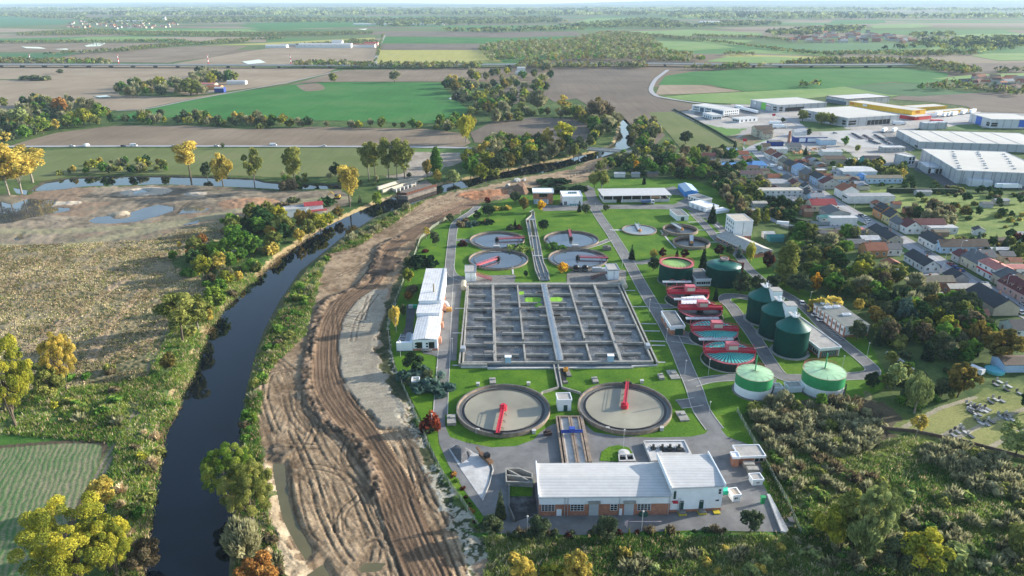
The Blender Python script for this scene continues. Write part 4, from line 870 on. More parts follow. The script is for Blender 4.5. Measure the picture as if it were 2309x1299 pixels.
def clarifier(px,label,ang,water,rz,primary=False,Rr=15.5,bl='',hub=.9):
 g0,g1=G((px[0],px[1]),rz),G((px[0],px[2]),rz);yc=(g0.y+g1.y)/2;c=(g0.x*yc/g0.y,yc)
 r=root('settling_tank',label,'settling tank',(c[0],c[1],0),'round settling tanks of the sewage plant');KEEP.append([p[:2]for p in ringpts(c,Rr+1.5,0,20)])
 wl=rz-.75
 MB().lathe(c,[(Rr,-.2),(Rr,rz),(Rr-.55,rz),(Rr-.55,wl-.3),(Rr-.5,-.2)],96,False).build('outer_wall',RUST,r)
 m=MB().lathe(c,[(Rr-.02,rz+.004),(Rr-.02,rz+.10),(Rr-.40,rz+.10),(Rr-.40,rz+.004)],96,False)
 for i in range(110):
  a=6.2832*i/110;m.box((c[0]+(Rr-.2)*math.cos(a),c[1]+(Rr-.2)*math.sin(a),rz+.17),(.3,.22,.14),a)
 m.build('rim',RIMG,r)
 MB().lathe(c,[(Rr-.5,wl),(.3,wl+.001)],96,False).build('water',water,r)
 rw=Rr-2.7 if primary else Rr-2.9
 rq=.08 if primary else .16;m=MB().lathe(c,[(rw+rq,wl-.4),(rw+rq,wl+.22),(rw-rq,wl+.22),(rw-rq,wl-.4)],96,False)
 if primary:m.lathe(c,[(rw+1.1,wl-.4),(rw+1.1,wl+.16),(rw+.98,wl+.16),(rw+.98,wl-.4)],96,False)
 m.build('weir',CONCD if primary else ASPHD,r)
 if primary:
  MB().lathe(c,[(rw+.96,wl+.012),(rw+.1,wl+.012)],96,False).build('launder',BLACKP,r)
  MB().lathe(c,[(Rr-.54,wl+.06),(rw+1.12,wl+.06)],96,False).build('scum_channel',M('grey_launder_water',(.13,.13,.12),.3,.2,.4),r)
 br=root('scraper_bridge',bl,'scraper bridge',(c[0],c[1],rz),'rotating bridges of the settling tanks')
 d=Vector((math.cos(ang),math.sin(ang),0));n=Vector((-d.y,d.x,0));o=Vector((c[0],c[1],0));zb=rz+.35;m=MB()
 wdt=.5
 for k in(-1,1):
  m.bar(o+n*wdt*k+Vector((0,0,zb)),o+d*(Rr+.3)+n*wdt*k+Vector((0,0,zb)),.16,.6)
  m.bar(o+n*wdt*k+Vector((0,0,zb+1.1)),o+d*(Rr+.3)+n*wdt*k+Vector((0,0,zb+1.1)),.08)
  for i in range(9):
   p=o+d*(i*(Rr)/8)+n*wdt*k;m.bar(p+Vector((0,0,zb)),p+Vector((0,0,zb+1.1)),.07)
 m.build('girder',RED if primary else PINK,br)
 MB().bar(o+Vector((0,0,zb+.12)),o+d*(Rr)+Vector((0,0,zb+.12)),2*wdt-.24,.08).build('walkway',RED if primary else PINK,br)
 MB().cyl(c,hub*1.25,wl-.2,zb+.45,20).cyl(c,hub*.7,zb+.452,zb+1.0,16).build('hub',RED if primary else BLACKP,br)
 e=o+d*(Rr-.3);m=MB();m.box((e.x,e.y,zb-.1),(1.3,2.2,.5),ang)
 for k in(-1,1):m.lathe((e.x+n.x*k*1.2,e.y+n.y*k*1.2),[(.05,rz+.1),(.3,rz+.1),(.3,rz+.5),(.05,rz+.5)],10)
 m.build('drive_carriage',BLACKP,br)
 for i in range(3):
  p=o+d*(3.5+i*4);MB().bar(p+n*.3+Vector((0,0,zb)),p+n*1.6+Vector((0,0,wl-.1)),.09).bar(p-n*.3+Vector((0,0,zb)),p+n*1.6+Vector((0,0,wl+.5)),.06).build('scraper_arm',BLACKP,br)
 return r
def dirang(a,b,z=1.0):
 p,q_=G(a,z),G(b,z);return math.atan2(q_.y-p.y,q_.x-p.x)
clarifier((1120.5,521.5,560),'clear water settling tank further back on the left of the channel',dirang(K1(580,330),K1(930,315)),WCLEAR,.8,bl='red scraper bridge pointing right across the far left tank')
clarifier((1123.6,563.5,604.5),'clear water settling tank nearer the aeration basin on the left',dirang(K1(600,580),K1(345,668)),WCLEAR,.8,bl='red scraper bridge slanting towards the white stair tower in the near left tank')
clarifier((1288.5,519,559.5),'clear water settling tank further back on the right of the channel',dirang(K1(1540,330),K1(1515,215)),WCLEAR,.8,bl='red scraper bridge pointing straight back in the far right tank')
clarifier((1303.6,562,601.5),'clear water settling tank behind the two black tanks',dirang(K1(1637,585),K1(2000,595)),WCLEAR,.8,bl='red scraper bridge pointing right towards the road in the near right tank')
clarifier((1134.5,868,977),'large brown water settling tank, left of the pair behind the brick hall',dirang((1134,915),(1122,971)),WMURK,1.3,True,15.4,'bright red scraper bridge pointing towards the camera in the left brown tank',1.0)
clarifier((1412,862.5,974),'large brown water settling tank, right of the pair behind the brick hall',dirang((1411,912),(1417,862)),WMURK,1.3,True,15.4,'bright red scraper bridge pointing away in the right brown tank',1.0)
def basin(px,label,ang,water,wl,rz,lab2,half=False):
 c=G(px,rz);c=(c.x,c.y);r=root('round_basin',label,'basin',(c[0],c[1],0),'three small round basins on the lawn');KEEP.append([p[:2]for p in ringpts(c,11,0,16)])
 MB().lathe(c,[(10.2,-.2),(10.2,rz),(9.5,rz),(9.5,wl-.3)],64,False).build('wall',RUST,r)
 MB().lathe(c,[(9.52,wl),(.2,wl+.001)],64,False).build('water',water,r)
 b=root('basin_bridge',lab2,'footbridge',(c[0],c[1],rz),'grey bridges of the small basins');d=Vector((math.cos(ang),math.sin(ang),0));n=Vector((-d.y,d.x,0));o=Vector((c[0],c[1],rz));m=MB()
 for k in(-1,1):
  m.bar(o+n*k-d*(0 if half else 2)+Vector((0,0,.2)),o+d*10.4+n*k+Vector((0,0,.2)),.2,.5);m.bar(o+n*k+Vector((0,0,1.4)),o+d*10.4+n*k+Vector((0,0,1.4)),.1)
  for i in range(6):m.bar(o+n*k+d*i*2+Vector((0,0,.2)),o+n*k+d*i*2+Vector((0,0,1.4)),.1)
 m.build('girder',GREYM,b);MB().bar(o-d*1.5+Vector((0,0,.3)),o+d*10.4+Vector((0,0,.3)),1.7,.1).build('deck',GREYM,b)
 m=MB();m.cyl(c,.5,-1.5 if wl<0 else wl-.2,rz+.2,10)
 if wl<0:
  for k in range(4):a=ang+k*1.57;m.bar((c[0]+1.6*math.cos(a),c[1]+1.6*math.sin(a),wl),(c[0]+1.2*math.cos(a),c[1]+1.2*math.sin(a),rz+.2),.18)
 m.build('centre_post',GREYM,b)
 if wl>0:
  p=o-d*2.2;MB().cyl((p.x,p.y),.9,rz-.3,rz+.9,12,.6).build('motor',M('orange_motor',(.5,.22,.05),.5,.2),b)
WGREY=Mwater('grey_water',(.20,.21,.20),.12,.02,.6,.5)
basin(K5(355,678),'small round basin full of pale water with an orange motor',dirang(K5(355,700),K5(300,600)),WGREY,.25,.6,'grey bridge with an orange motor over the pale basin')
for px,l,a in((K5(890,665),'small round drained basin, dark inside, furthest right',dirang(K5(975,715),K5(870,650))),(K5(1035,832),'small round drained basin nearest the spruces',dirang(K5(1035,850),K5(1035,760)))):
 c=G(px,.5);h=[tuple(p[:2])for p in ringpts((c.x,c.y),9.3,0,40)]
 basin(px,l,a,WDARK,.06,1.6,'grey lattice bridge over the drained basin '+('furthest right' if 'furthest' in l else 'nearest the spruces'),True)
c=G(K5(685,752));MB().lathe((c.x,c.y),[(1.9,0),(1.9,.5),(1.5,.5),(1.5,.1)],20).build('valve_chamber',RUST,label='little round concrete chamber between the three small basins',cat='valve chamber')
Z0=1.5
def ab(x,y):p=G(K2(x,y),Z0);return(p.x,p.y)
r=root('aeration_basin','big rectangular aeration basin of many concrete cells in the middle of the plant','aeration basin',tuple(G(K2(1100,430))))
KEEP.append([ab(90,0),ab(1850,0),ab(2230,880),ab(80,880)])
WAER=M('aerated_sludge',(.085,.08,.074),.28,.3,.25,.25,1.2,dirt=(.13,.125,.115))
def Mfoam():
 m=bpy.data.materials.new('foaming_sludge');nt,b,out=nodes(m);co=coords(nt)
 n=add(nt,'ShaderNodeTexNoise',i_Scale=.22,i_Detail=3.0);nt.links.new(co,n.inputs['Vector']);rg=ramp(nt,n.outputs[0],[(.40,(0,0,0)),(.58,(1,1,1))])
 mu=add(nt,'ShaderNodeTexNoise',i_Scale=1.1,i_Detail=5.0,i_Roughness=.6,i_Distortion=1.6);nt.links.new(co,mu.inputs['Vector'])
 fr=ramp(nt,mu.outputs[0],[(.44,(0,0,0)),(.495,(1,1,1)),(.55,(0,0,0))])
 ml=add(nt,'ShaderNodeMix',data_type='RGBA',blend_type='MULTIPLY');ml.inputs[0].default_value=1;nt.links.new(rg.outputs[0],ml.inputs[6]);nt.links.new(fr.outputs[0],ml.inputs[7])
 mx=add(nt,'ShaderNodeMix',data_type='RGBA');mx.inputs[6].default_value=(.045,.043,.042,1);mx.inputs[7].default_value=(.34,.33,.30,1);nt.links.new(ml.outputs[2],mx.inputs[0]);nt.links.new(mx.outputs[2],b.inputs['Base Color'])
 b.inputs['Roughness'].default_value=.3;bp=add(nt,'ShaderNodeBump',i_Strength=.3,i_Distance=.2);nt.links.new(mu.outputs[0],bp.inputs['Height']);nt.links.new(bp.outputs[0],b.inputs['Normal']);return m
MB().poly([ab(150,0),ab(1800,0),ab(2190,850),ab(120,850)],.35).build('water',Mfoam(),r)
def bl_(k):
 top=[165,440,705,985,1265,1535,1808][k];bot=[135,465,795,1155,1510,1835,2175][k];return top,bot
def xw(k,y):t,b=bl_(k);return t+(b-t)*y/845.0
m=MB().wall([ab(75,862),ab(160,2)],.6,-.2,Z0);m.wall([ab(112,862),ab(172,2)],.5,-.2,Z0);m.wall([ab(2225,848),ab(1835,2)],.6,-.2,Z0);m.wall([ab(2175,835),ab(1800,2)],.6,-.2,Z0)
m.wall([ab(130,4),ab(1860,0)],2.2,-.2,Z0+.25);m.wall([ab(90,862),ab(375,862)],.8,-.2,Z0-.2);m.wall([ab(120,848),ab(2180,836)],.9,-.2,Z0-.01);m.build('outer_wall',CONC,r)
m=MB();m.wall([ab(90,872),ab(380,872),ab(380,884),ab(1965,876),ab(1940,862),ab(2225,850)],.5,-.1,.5);m.build('front_ledge',CONCP,r)
m=MB().wall([ab(385,862),ab(1930,856)],1.6,.2,.55);m.build('effluent_channel',M('channel_water',(.06,.085,.11),.1,.2,.3),r)
for k,y0,y1,w_ in((1,0,835,1.1),(2,0,600,.7),(2,655,832,.7),(4,0,585,.7),(4,650,830,.7),(5,0,830,1.1)):
 MB().wall([ab(xw(k,y1),y1),ab(xw(k,y0),y0)],w_,-.2,Z0+(.05 if w_>1 else 0)+.006*k).build('partition_wall',CONC,r)
MB().wall([ab(455,633),ab(1100,632),ab(1755,622)],.8,-.2,Z0-.02).build('partition_wall',CONC,r)
for a,b,y in((175,360,116),(240,420,200),(160,370,264),(235,432,362),(150,366,460),(230,440,544),(150,372,647),(225,448,760),(455,635,112),(520,722,196),(460,650,264),(530,738,358),(470,670,456),(540,762,525),(470,722,760),(780,985,105),(720,922,198),(812,965,255),(755,952,356),(835,1045,452),(780,988,527),(800,1048,757),(1090,1282,103),(1060,1238,198),(1080,1332,254),(1120,1282,352),(1172,1385,446),(1125,1332,520),(1185,1418,757),(1365,1545,101),(1320,1518,187),(1410,1608,246),(1380,1578,346),(1475,1674,442),(1430,1642,515),(1635,1822,101),(1620,1793,187),(1700,1897,250),(1690,1868,346),(1775,1990,441),(1740,1944,512),(1852,2072,632),(1550,1795,750),(1850,2043,747)):
 MB().wall([ab(a,y),ab(b,y)],.55,-.2,Z0-.12).build('baffle',CONC,r)
for s in((165,430,266),(465,720,266),(720,1000,258),(1050,1330,256),(1660,1900,254)):
 MB().wall([ab(s[0],s[2]),ab(s[1],s[2])],.12,Z0+.0,Z0+.1).build('pipe',GREYM,r)
c0,c1=(990,10),(1168,838)
m=MB().wall([ab(*c1),ab(*c0)],2.6,-.2,Z0+.35);m.build('centre_channel',CONC,r)
MB().wall([ab(*c1),ab(*c0)],1.7,Z0+.352,Z0+.40).build('grating',M('blue_grey_grating',(.19,.24,.29),.6,.2,.5),r)
m=MB()
for k in(-1,1):
 c=offset([ab(*c1),ab(*c0)],k*1.2);railing(m,[(*c[0],Z0+.35),(*c[1],Z0+.35)],1.0,3.0)
for k in(1,5):
 c=[ab(xw(k,830),830),ab(xw(k,5),5)];railing(m,[(*offset(c,.6)[0],Z0),(*offset(c,.6)[1],Z0)],1.0,4.0,.025)
railing(m,[(*ab(150,10),Z0+.25),(*ab(1840,6),Z0+.25)],1.0,4.0,.025)
m.build('railing',GREYM,r)
for x,y in((950,100),(1010,30),(985,255),(1000,350),(1120,350),(390,270),(405,740),(790,265),(400,645),(1690,262),(1830,630),(1105,240),(1140,345),(965,95)):
 p=ab(x,y);MB().box((p[0],p[1],Z0+.15),(4.2,2.0,.25)).build('platform',CONCD,r)
dk=MB();gg=random.Random(2)
for xs,ys in(((715,780),(55,95)),((780,975),(120,175)),((1050,1195),(118,172)),((890,975),(180,230))):
 n=14;cx_,cy_=(xs[0]+xs[1])/2,(ys[0]+ys[1])/2
 dk.poly([ab(cx_+(xs[1]-xs[0])*.5*math.copysign(abs(math.cos(t))**.6,math.cos(t))*gg.uniform(.85,1.05),cy_+(ys[1]-ys[0])*.5*math.copysign(abs(math.sin(t))**.6,math.sin(t))*gg.uniform(.8,1.05))for t in[6.2832*i/n for i in range(n)]],.375+.002*len(dk.f))
dk.build('duckweed',M('duckweed',(.20,.42,.03),.8,.25,.6),r)
for x,y,lab in((605,822,'left'),(1715,808,'right')):
 p=G(K2(x,y+28),Z0);b=root('control_cabin','pale blue control box on the %s part of the front edge of the aeration basin'%lab,'control cabinet',(p.x,p.y,Z0),'pale blue boxes on the aeration basin')
 MB().box((p.x,p.y,Z0+1.2),(2.2,1.6,2.3)).build('box',M('pale_blue_paint',(.30,.44,.55),.5,.1),b);MB().box((p.x,p.y,Z0+2.42),(2.5,1.9,.12)).build('lid',WHITEW,b)
for x,y in((118,720),(2120,690)):
 p=G(K2(x,y),Z0);MB().box((p.x,p.y,Z0+.7),(1.6,2.6,1.4)).build('switch_cabinet',GREYM,label='grey switch cabinet on the %s long edge of the aeration basin'%('left' if x<500 else 'right'),cat='switch cabinet')
for f,s,lab in((K2,'125 10 122 75','left'),(K2,'1848 0 1872 60','right')):
 P=wpts(f,s);MB().tube([(*P[0],1.3),(*P[1],1.3)],1.25,14).build('large_pipe',M('cream_pipe',(.46,.40,.29),.6,.15),label='thick cream coloured pipe at the far %s corner of the aeration basin'%lab,cat='pipe')
def channel(f,lines,inner,wz,zt,name,label,wm):
 r=root(name,label,'open channel',tuple(G(f(*inner[len(inner)//2]))),None)
 for ln in lines:MB().wall(wpts(f,ln),.45,-.1,zt).build('channel_wall',CONC,r)
 P=[tuple(G(f(*p)))[:2]for p in inner]
 MB().poly(P,wz).build('water',wm,r);KEEP.append(P);return r
CHW=M('channel_still_water',(.05,.055,.05),.12,.3,.3)
ch=channel(K1,['1040 -10 1030 42 958 105 988 260 1022 450 1052 600 1080 755 1140 890','1062 -10 1075 95 1100 240 1150 470 1185 660 1250 800 1262 890','1000 110 1035 330 1075 590 1100 700 1150 860','1045 105 1088 330 1125 590 1175 740 1205 850'],[(1040,-5),(1030,42),(958,105),(988,260),(1022,450),(1052,600),(1080,755),(1140,890),(1258,890),(1250,800),(1185,660),(1150,470),(1100,240),(1075,95),(1060,-5)],.35,1.0,'open_channel','long concrete channel running from the brick pump house down to the aeration basin',CHW)
MB().poly(wpts(K1,'1003 112 1042 107 1080 320 1040 325'),.55).build('planted_bed',M('mossy_bed',(.13,.125,.05),.95,.3,.5),ch)
for y,xa,xb in((105,955,1080),(325,1000,1125),(580,1045,1165)):MB().bar(Vector((*wpts(K1,'%d %d'%(xa,y))[0],1.05)),Vector((*wpts(K1,'%d %d'%(xb,y))[0],1.05)),.8,.12).build('crossing',CONCP,ch)
ch2=channel(K2,['1098 885 1150 1140','1145 885 1165 1010 1190 1140','1150 1140 980 1190 960 1205','1190 1140 1380 1195 1395 1210'],[(1100,885),(1148,885),(1188,1130),(1152,1132)],.2,.9,'open_channel','short forked channel between the aeration basin and the brown tanks',CHW)
MB().poly(wpts(K2,'1165 900 1215 900 1245 1075 1190 1070'),.12).build('pump_pit',M('black_pit',(.012,.012,.013),.6,.3),label='dark open pump pit beside the forked channel',cat='pump pit')
MB().wall(wpts(K2,'1225 895 1270 1010'),1.6,0,.5).wall(wpts(K2,'1250 1075 1200 1080'),1.2,0,.7).build('concrete_block',CONCD,label='low concrete block with pipes beside the dark pump pit',cat='concrete block')
p=G(K2(1228,945),.5);MB().box((p.x,p.y,1.0),(1.6,1.2,1.0)).cyl((p.x+.4,p.y),.3,1.5,2.0,10).build('pump',M('orange_pump',(.55,.25,.03),.5,.2),label='orange pump on the low concrete block',cat='pump')
b=Bld('screening_hall','long low brick and white hall with pale sheet roof at the front of the plant','hall',A=K4(175,483),B=K4(1600,470),Bk=K4(1470,118),base=K4(172,690))
w,dd_,h=b.w,b.d,b.h;hb_=h*.60
b.part('brick_wall',BRICK,[(0,w,0,dd_,-.1,hb_)]);b.part('white_wall',WHITEW,[(-.03,w-.01,-.03,dd_+.03,hb_+.002,h)])
b.gable(ROOFW,.75,'u',.25)
xs=w*.195;b.part('parapet',WHITEW,[(-.35,-.05,-.3,dd_+.3,h-.1,h+1.0)])
b.part('gutter',GREYM,[(0,w-.1,-.48,-.27,h-.12,h+.12)])
b.part('downpipe',GREYM,[(xs-.1,xs+.04,-.26,-.12,.1,h-.13),(xs+.7,xs+.84,-.26,-.12,.1,h-.13),(.61*w,.61*w+.12,-.26,-.12,.1,h-.13),(w-.4,w-.28,-.26,-.12,.1,h-.13)])
k=lambda x:(x-175)/1425*w
for x,wd,nb in((262,3.5,5),(580,3.5,5),(980,1.8,3),(1310,3.5,5)):
 b.opening('f',k(x)+.2,h*.27,wd,h*.32,'window',DARKW,FRAME,(4 if nb>3 else 2,3))
for x in(770,1155):b.opening('f',k(x),.05,2.5,h*.66,'roller_door',DOORG,None,out=.08);b.part('door_canopy',CONC,[(k(x)-1.6,k(x)+1.6,-.9,-.034,h*.70,h*.70+.45)])
for x in(392,1064):b.opening('f',k(x),.05,1.35 if x<500 else .85,2.1,'door',WHITEW,out=.07)
t_=Bld('machine_hall','taller white box shaped end of the brick hall with two green doors','hall',A=K4(1612,385),B=K4(2175,362),Bk=K4(2012,25),base=K4(1600,655))
h2=t_.h;t_.part('plinth',BRICK,[(-.04,t_.w+.04,-.04,t_.d+.04,-.1,.9)]);t_.part('wall',WHITEW,[(0,t_.w,0,t_.d,.902,h2)]);t_.gable(ROOFW,.55,'u',.2)
t_.part('parapet',WHITEW,[(-.45,-.21,-.4,t_.d+.4,h2-.5,h2+.95),(t_.w+.21,t_.w+.45,-.4,t_.d+.4,h2-.5,h2+.95)]);t_.part('gutter',GREYM,[(0,t_.w,-.42,-.22,h2-.1,h2+.1)])
kk=lambda x:(x-1600)/570*t_.w
for x in(1725,1945):
 t_.opening('f',kk(x),.95,1.2,2.3,'door',GREENM);t_.opening('f',kk(x),3.35,1.2,.4,'window',DARKW,FRAME,(1,1))
 t_.part('loading_step',YELP,[(kk(x)-.9,kk(x)+1.2,-1.5,-.06,.0,.5)]);t_.part('step_top',CONCD,[(kk(x)-.8,kk(x)+1.1,-1.4,-.07,.502,.9)])
t_.opening('f',kk(2118),.95,.9,2.1,'door',WHITEW);t_.opening('f',kk(2118),3.2,.9,.4,'window',DARKW);t_.part('loading_step',YELP,[(kk(2100)-.5,kk(2100)+1.2,-1.5,-.06,.0,.35)])
t_.opening('f',kk(2135),h2*.68,.75,1.6,'window',DARKW,FRAME,(1,2));t_.opening('f',kk(1640),h2*.55,.75,2.6,'door',GREENM,FRAME,(1,1))
t_.part('landing',RED,[(kk(1615),kk(1675),-1.2,-.06,h2*.5-.2,h2*.5-.08)])
m=MB();p0=t_.P(kk(1690),-.5,0)
for s in(-.35,.35):m.bar(p0+t_.u*s,p0+t_.u*s+Vector((0,0,h2*.62)),.07)
for i in range(16):m.bar(p0-t_.u*.35+Vector((0,0,.4+i*h2*.038)),p0+t_.u*.35+Vector((0,0,.4+i*h2*.038)),.05)
m.build('ladder',GREYM,t_.r)
p=G(K4(1298,668));MB().lathe((p.x,p.y),[(1.5,0),(1.1,.9),(.25,1.6),(.05,1.7)],14).build('bin',M('dark_green_tarp',(.02,.07,.05),.7,.3),label='dark green covered heap against the brick wall',cat='bin')
a,c=G(K4(1122,815)),G(K4(2309,745));m=MB();m.bar(a,a+Vector((0,0,2.2)),.3);m.bar(a+Vector((0,0,1.9)),Vector((c.x-20,c.y,1.9))+(a-Vector((a.x,c.y,0)))*0+Vector((0,a.y-c.y,0)),.12);m.box((a.x-.3,a.y,1.3),(.6,.5,1.0))
m.build('road_barrier',M('barrier_paint',(.62,.45,.43),.5,.2),label='long white and red barrier boom along the road before the hall',cat='barrier')
b=Bld('blower_hall','long white stepped hall with fan units beside the left plant road','hall',A=K6(290,1022),B=K6(610,1018),Bk=K6(655,712),base=K6(287,1160))
h=b.h;yb=b.d
b.part('wall',WHITEW,[(0,b.w,0,yb,.9,h)]);b.part('plinth',M('pink_brick',(.42,.19,.13),.85,.2),[(-.03,b.w+.03,-.03,yb+30,-.1,.898)]);b.gable(ROOFW2,.55,'v',.15)
for x,wd in((85,2.2),(245,2.2)):b.opening('f',x/320*b.w,1.0,wd,2.6,'door',DARKW)
for x in(40,185):
 for z in(1.4,2.6):b.opening('f',x/320*b.w,z,.8,.7,'window',DARKW)
b.part('dock',CONC,[(3.2,b.w-2,-1.4,-.04,.5,.8)])
m=MB()
for i in range(6):b.block(m,4+i*1.7,4.15+i*1.7,-1.4,-1.25,-.1,.498)
m.build('dock_legs',GREYM,b.r)
f1=frame_of(K6(360,642),K6(650,640),Bk=K6(662,548),h=h+1.3);y1=(f1[0]-b.o).dot(b.v);d1=f1[4]
x1=(f1[0]-b.o).dot(b.u);b.part('middle_wall',WHITEW,[(x1-.3,x1+f1[3],yb+.002,y1+d1,-.1,h+1.3)]);b.part('middle_roof',ROOFW2,[(x1-.5,x1+f1[3]+.2,yb+.01,y1+d1,h+1.302,h+1.5)])
f2=frame_of(K6(383,470),K6(668,468),Bk=K6(716,95),h=h+2.6);y2=(f2[0]-b.o).dot(b.v);x2=(f2[0]-b.o).dot(b.u)
b.part('far_wall',WHITEW,[(x2,x2+f2[3],y1+d1+.01,y2+f2[4],-.1,h+2.6)]);b.part('far_roof',ROOFW2,[(x2-.2,x2+f2[3]+.2,y1+d1-.2,y2+f2[4]+.2,h+2.602,h+2.85)])
b.part('roof_edge',GREYM,[(x2+f2[3]-1.0,x2+f2[3]-.6,y1+d1,y2+f2[4],h+2.852,h+3.1)])
p=b.P(x2+f2[3]*.6,y2+6,0);m=MB();m.cyl((p.x,p.y),.38,h+2.8,h+6.6,12,.33);m.build('chimney',M('stained_flue',(.34,.29,.2),.7,.3),b.r)
for y in(4,18,yb+14):b.part('side_duct',ORANGE,[(b.w+.04,b.w+1.2,y,y+2.0,.902,3.2)])
m=MB();q0=b.P(b.w+1.0,yb+15.5,0);m.tube([q0+Vector((-1.2,0,4.6)),q0+Vector((.4,0,4.4)),q0+Vector((.9,0,3)),q0+Vector((1.5,0,2.2))],.45,8);m.build('exhaust_pipe',WHITE,b.r)
m=MB();b.block(m,b.w+1.3,b.w+3.6,yb+14.6,yb+16.4,0,1.6);m.build('filter_box',M('orange_box',(.5,.27,.08),.6,.2),b.r)
pl=G(K6(166,1160))
for i in range(7):
 y=i*(yb*.42/6.5);x0,x1_=-6.3+.1*i,-.15
 rr_=root('fan_unit','white boxed fan unit %s of the row against the white hall'%['at the near end','second from the near end','third from the near end','in the middle','third from the far end','second from the far end','at the far end'][i],'fan unit',tuple(b.P(-3.2,y+1.2,0)),'row of fan units beside the white hall')
 m=MB();b.block(m,x0,x1_,y,y+yb*.42/6.5*(.97 if i else .98),0,3.4 if i==0 else 2.6);m.build('housing',WHITEW,rr_)
 if i:
  p=b.P(-2.4,y+yb*.032,0);MB().lathe((p.x,p.y),[(1.0,2.602),(1.0,3.0),(.8,3.0),(.8,2.7),(.1,2.75)],16).build('fan_ring',GREYM,rr_)
  m=MB();b.block(m,x0+.2,x0+2.6,y+.3,y+yb*.05,2.602,2.75);m.build('louvre',BLACKP,rr_)
for x,l in((325,'green'),(268,'pale')):
 p=G(K6(x,605));m=MB();m.box((p.x,p.y,.75),(1.8,1.3,1.3));m.box((p.x,p.y,1.46),(1.9,1.4,.1));m.build('waste_bin',M('bin_green',(.02,.30,.16),.5,.1)if l=='green' else CONCP,label='%s waste bin in the shade behind the white hall'%l,cat='waste bin')
def hut(name,label,A,B,Bk,base,wall=WHITE,roofm=FELT,rim=WHITE,door=None,wins=(),brick=0.0,cat='hut',t=.22):
 b=Bld(name,label,cat,A=A,B=B,Bk=Bk,base=base);h=b.h
 if brick:b.part('brick_wall',BRICK,[(0,b.w,0,b.d,-.1,h*brick)]);b.part('wall',wall,[(-.02,b.w+.02,-.02,b.d+.02,h*brick+.002,h)])
 else:b.walls(wall)
 b.flat(roofm,.2,t=t,rim=rim)
 if door:b.opening('f',door[0]*b.w,.02,door[1],door[2],'door',GREENM)
 for side,c,z,wd,hg in wins:b.opening(side,c*(b.w if side in 'fb' else b.d),z*h,wd,hg,'window',DARKW,FRAME,(2,1))
 return b
STW=dict(wall=WHITEW,roofm=FELTP,rim=GREYM)
for A,B,Bk,base,lab,sx in((K1(165,775),K1(303,773),K1(303,688),K1(167,900),'left',1),(K1(2030,748),K1(2172,745),K1(2130,668),K1(2038,875),'right',-1)):
 b=hut('stair_tower','white box shaped stair tower at the far %s corner of the aeration basin'%lab,A,B,Bk,base,cat='tower',**STW)
 b.opening('f',b.w*.55,.3,.25,b.h*.9,'ladder_strip',GREYM)
 r=root('staircase','red steel stair leading down from the %s white stair tower'%lab,'staircase',tuple(b.P(b.w/2,0,0)),'red stairs by the aeration basin');m=MB();tr2=MB();x0=b.w+.3 if sx>0 else-.3
 for yy in(1.0,2.2,3.4):
  p0,p1=b.P(x0,yy,b.h*.62),b.P(x0+sx*7.5,yy,.3);m.bar(p0,p1,.14,.3);m.bar(p0+Vector((0,0,1)),p1+Vector((0,0,1)),.08)
  for i in range(6):q_=p0.lerp(p1,i/5);m.bar(q_,q_+Vector((0,0,1)),.06)
 for i in range(12):q_=b.P(x0,2.2,b.h*.62).lerp(b.P(x0+sx*7.5,2.2,.3),i/11);tr2.box((q_.x,q_.y,q_.z),(.35,2.4,.06))
 m.build('stringer',PINK if sx>0 else M('rust_red',(.16,.055,.045),.7,.3),r);tr2.build('steps',CONCD,r)
hut('inlet_hut','white hut with a dark door between the two brown settling tanks',C2(388,1018),C2(506,1013),C2(493,955),C2(390,1112),door=(.57,1.3,2.2),roofm=FELTP)
hut('transformer_hut','small white hut on the lawn beside the left plant road',C1(1374,852),C1(1433,850),C1(1431,816),C1(1375,905),wins=(('f',.4,.35,1.0,.5),),roofm=FELTP)
hut('pump_house','brick hut with white fascia and grey roof beside the red bridged tanks',K3(207,852),K3(357,848),K3(278,686),K3(207,945),door=(.62,3.4,2.9),brick=.62,roofm=M('ribbed_grey_felt',(.15,.155,.15),.8,.25,.8),wins=(('l',.3,.25,2.2,1.4),('l',.65,.25,1.2,2.0)))
hut('gas_house','small white house with dark roof squeezed between the two big green tanks',K3(478,340),K3(648,335),K3(600,228),K3(478,412),wins=(('f',.2,.3,2.2,1.3),('f',.5,.3,2.2,1.3),('f',.78,.3,2.2,1.3)))
hut('white_house','small white house with grey flat roof above the three small basins',K5(850,507),K5(998,502),K5(938,420),K5(852,567),door=(.48,2.2,2.3))
hut('brick_house','brick house with pale flat roof at the right edge of the plant',D2(1995,245),D2(2225,238),D2(2182,143),D2(2000,303),brick=.8,roofm=FELTP,wins=(('f',.78,.25,2.6,1.3),))
hut('white_canopy','white flat canopy attached to the brick house at the right',D2(1942,250),D2(1998,250),D2(1985,208),D2(1950,330),wall=BRICK,roofm=WHITEW,cat='canopy')
hut('dock_hut','little white hut at the head of the white ramp',D2(2118,452),D2(2208,446),D2(2188,394),D2(2120,498),wins=(('f',.5,.4,1.0,.6),),roofm=FELTP)
hut('site_container','beige site cabin with small window beside the taller white hall',D2(1945,590),D2(2008,582),D2(1972,525),D2(1948,645),roofm=M('beige_roof',(.45,.38,.3),.8,.2),wins=(('f',.4,.45,1.0,.7),),cat='container')
hut('skip','turquoise green container squeezed between white hall and beige cabin',D2(1860,548),D2(1903,546),D2(1905,517),D2(1862,580),wall=M('skip_green',(.02,.38,.24),.5,.15),roofm=M('skip_lid',(.03,.45,.3),.5,.15),rim=None,cat='container')
hut('electric_box','green electric cabinet on the white ramp',D2(2198,608),D2(2228,606),D2(2222,590),D2(2200,662),wall=M('cabinet_green',(.03,.30,.10),.5,.15),roofm=M('cabinet_green',(.03,.3,.1)),rim=None,cat='cabinet')
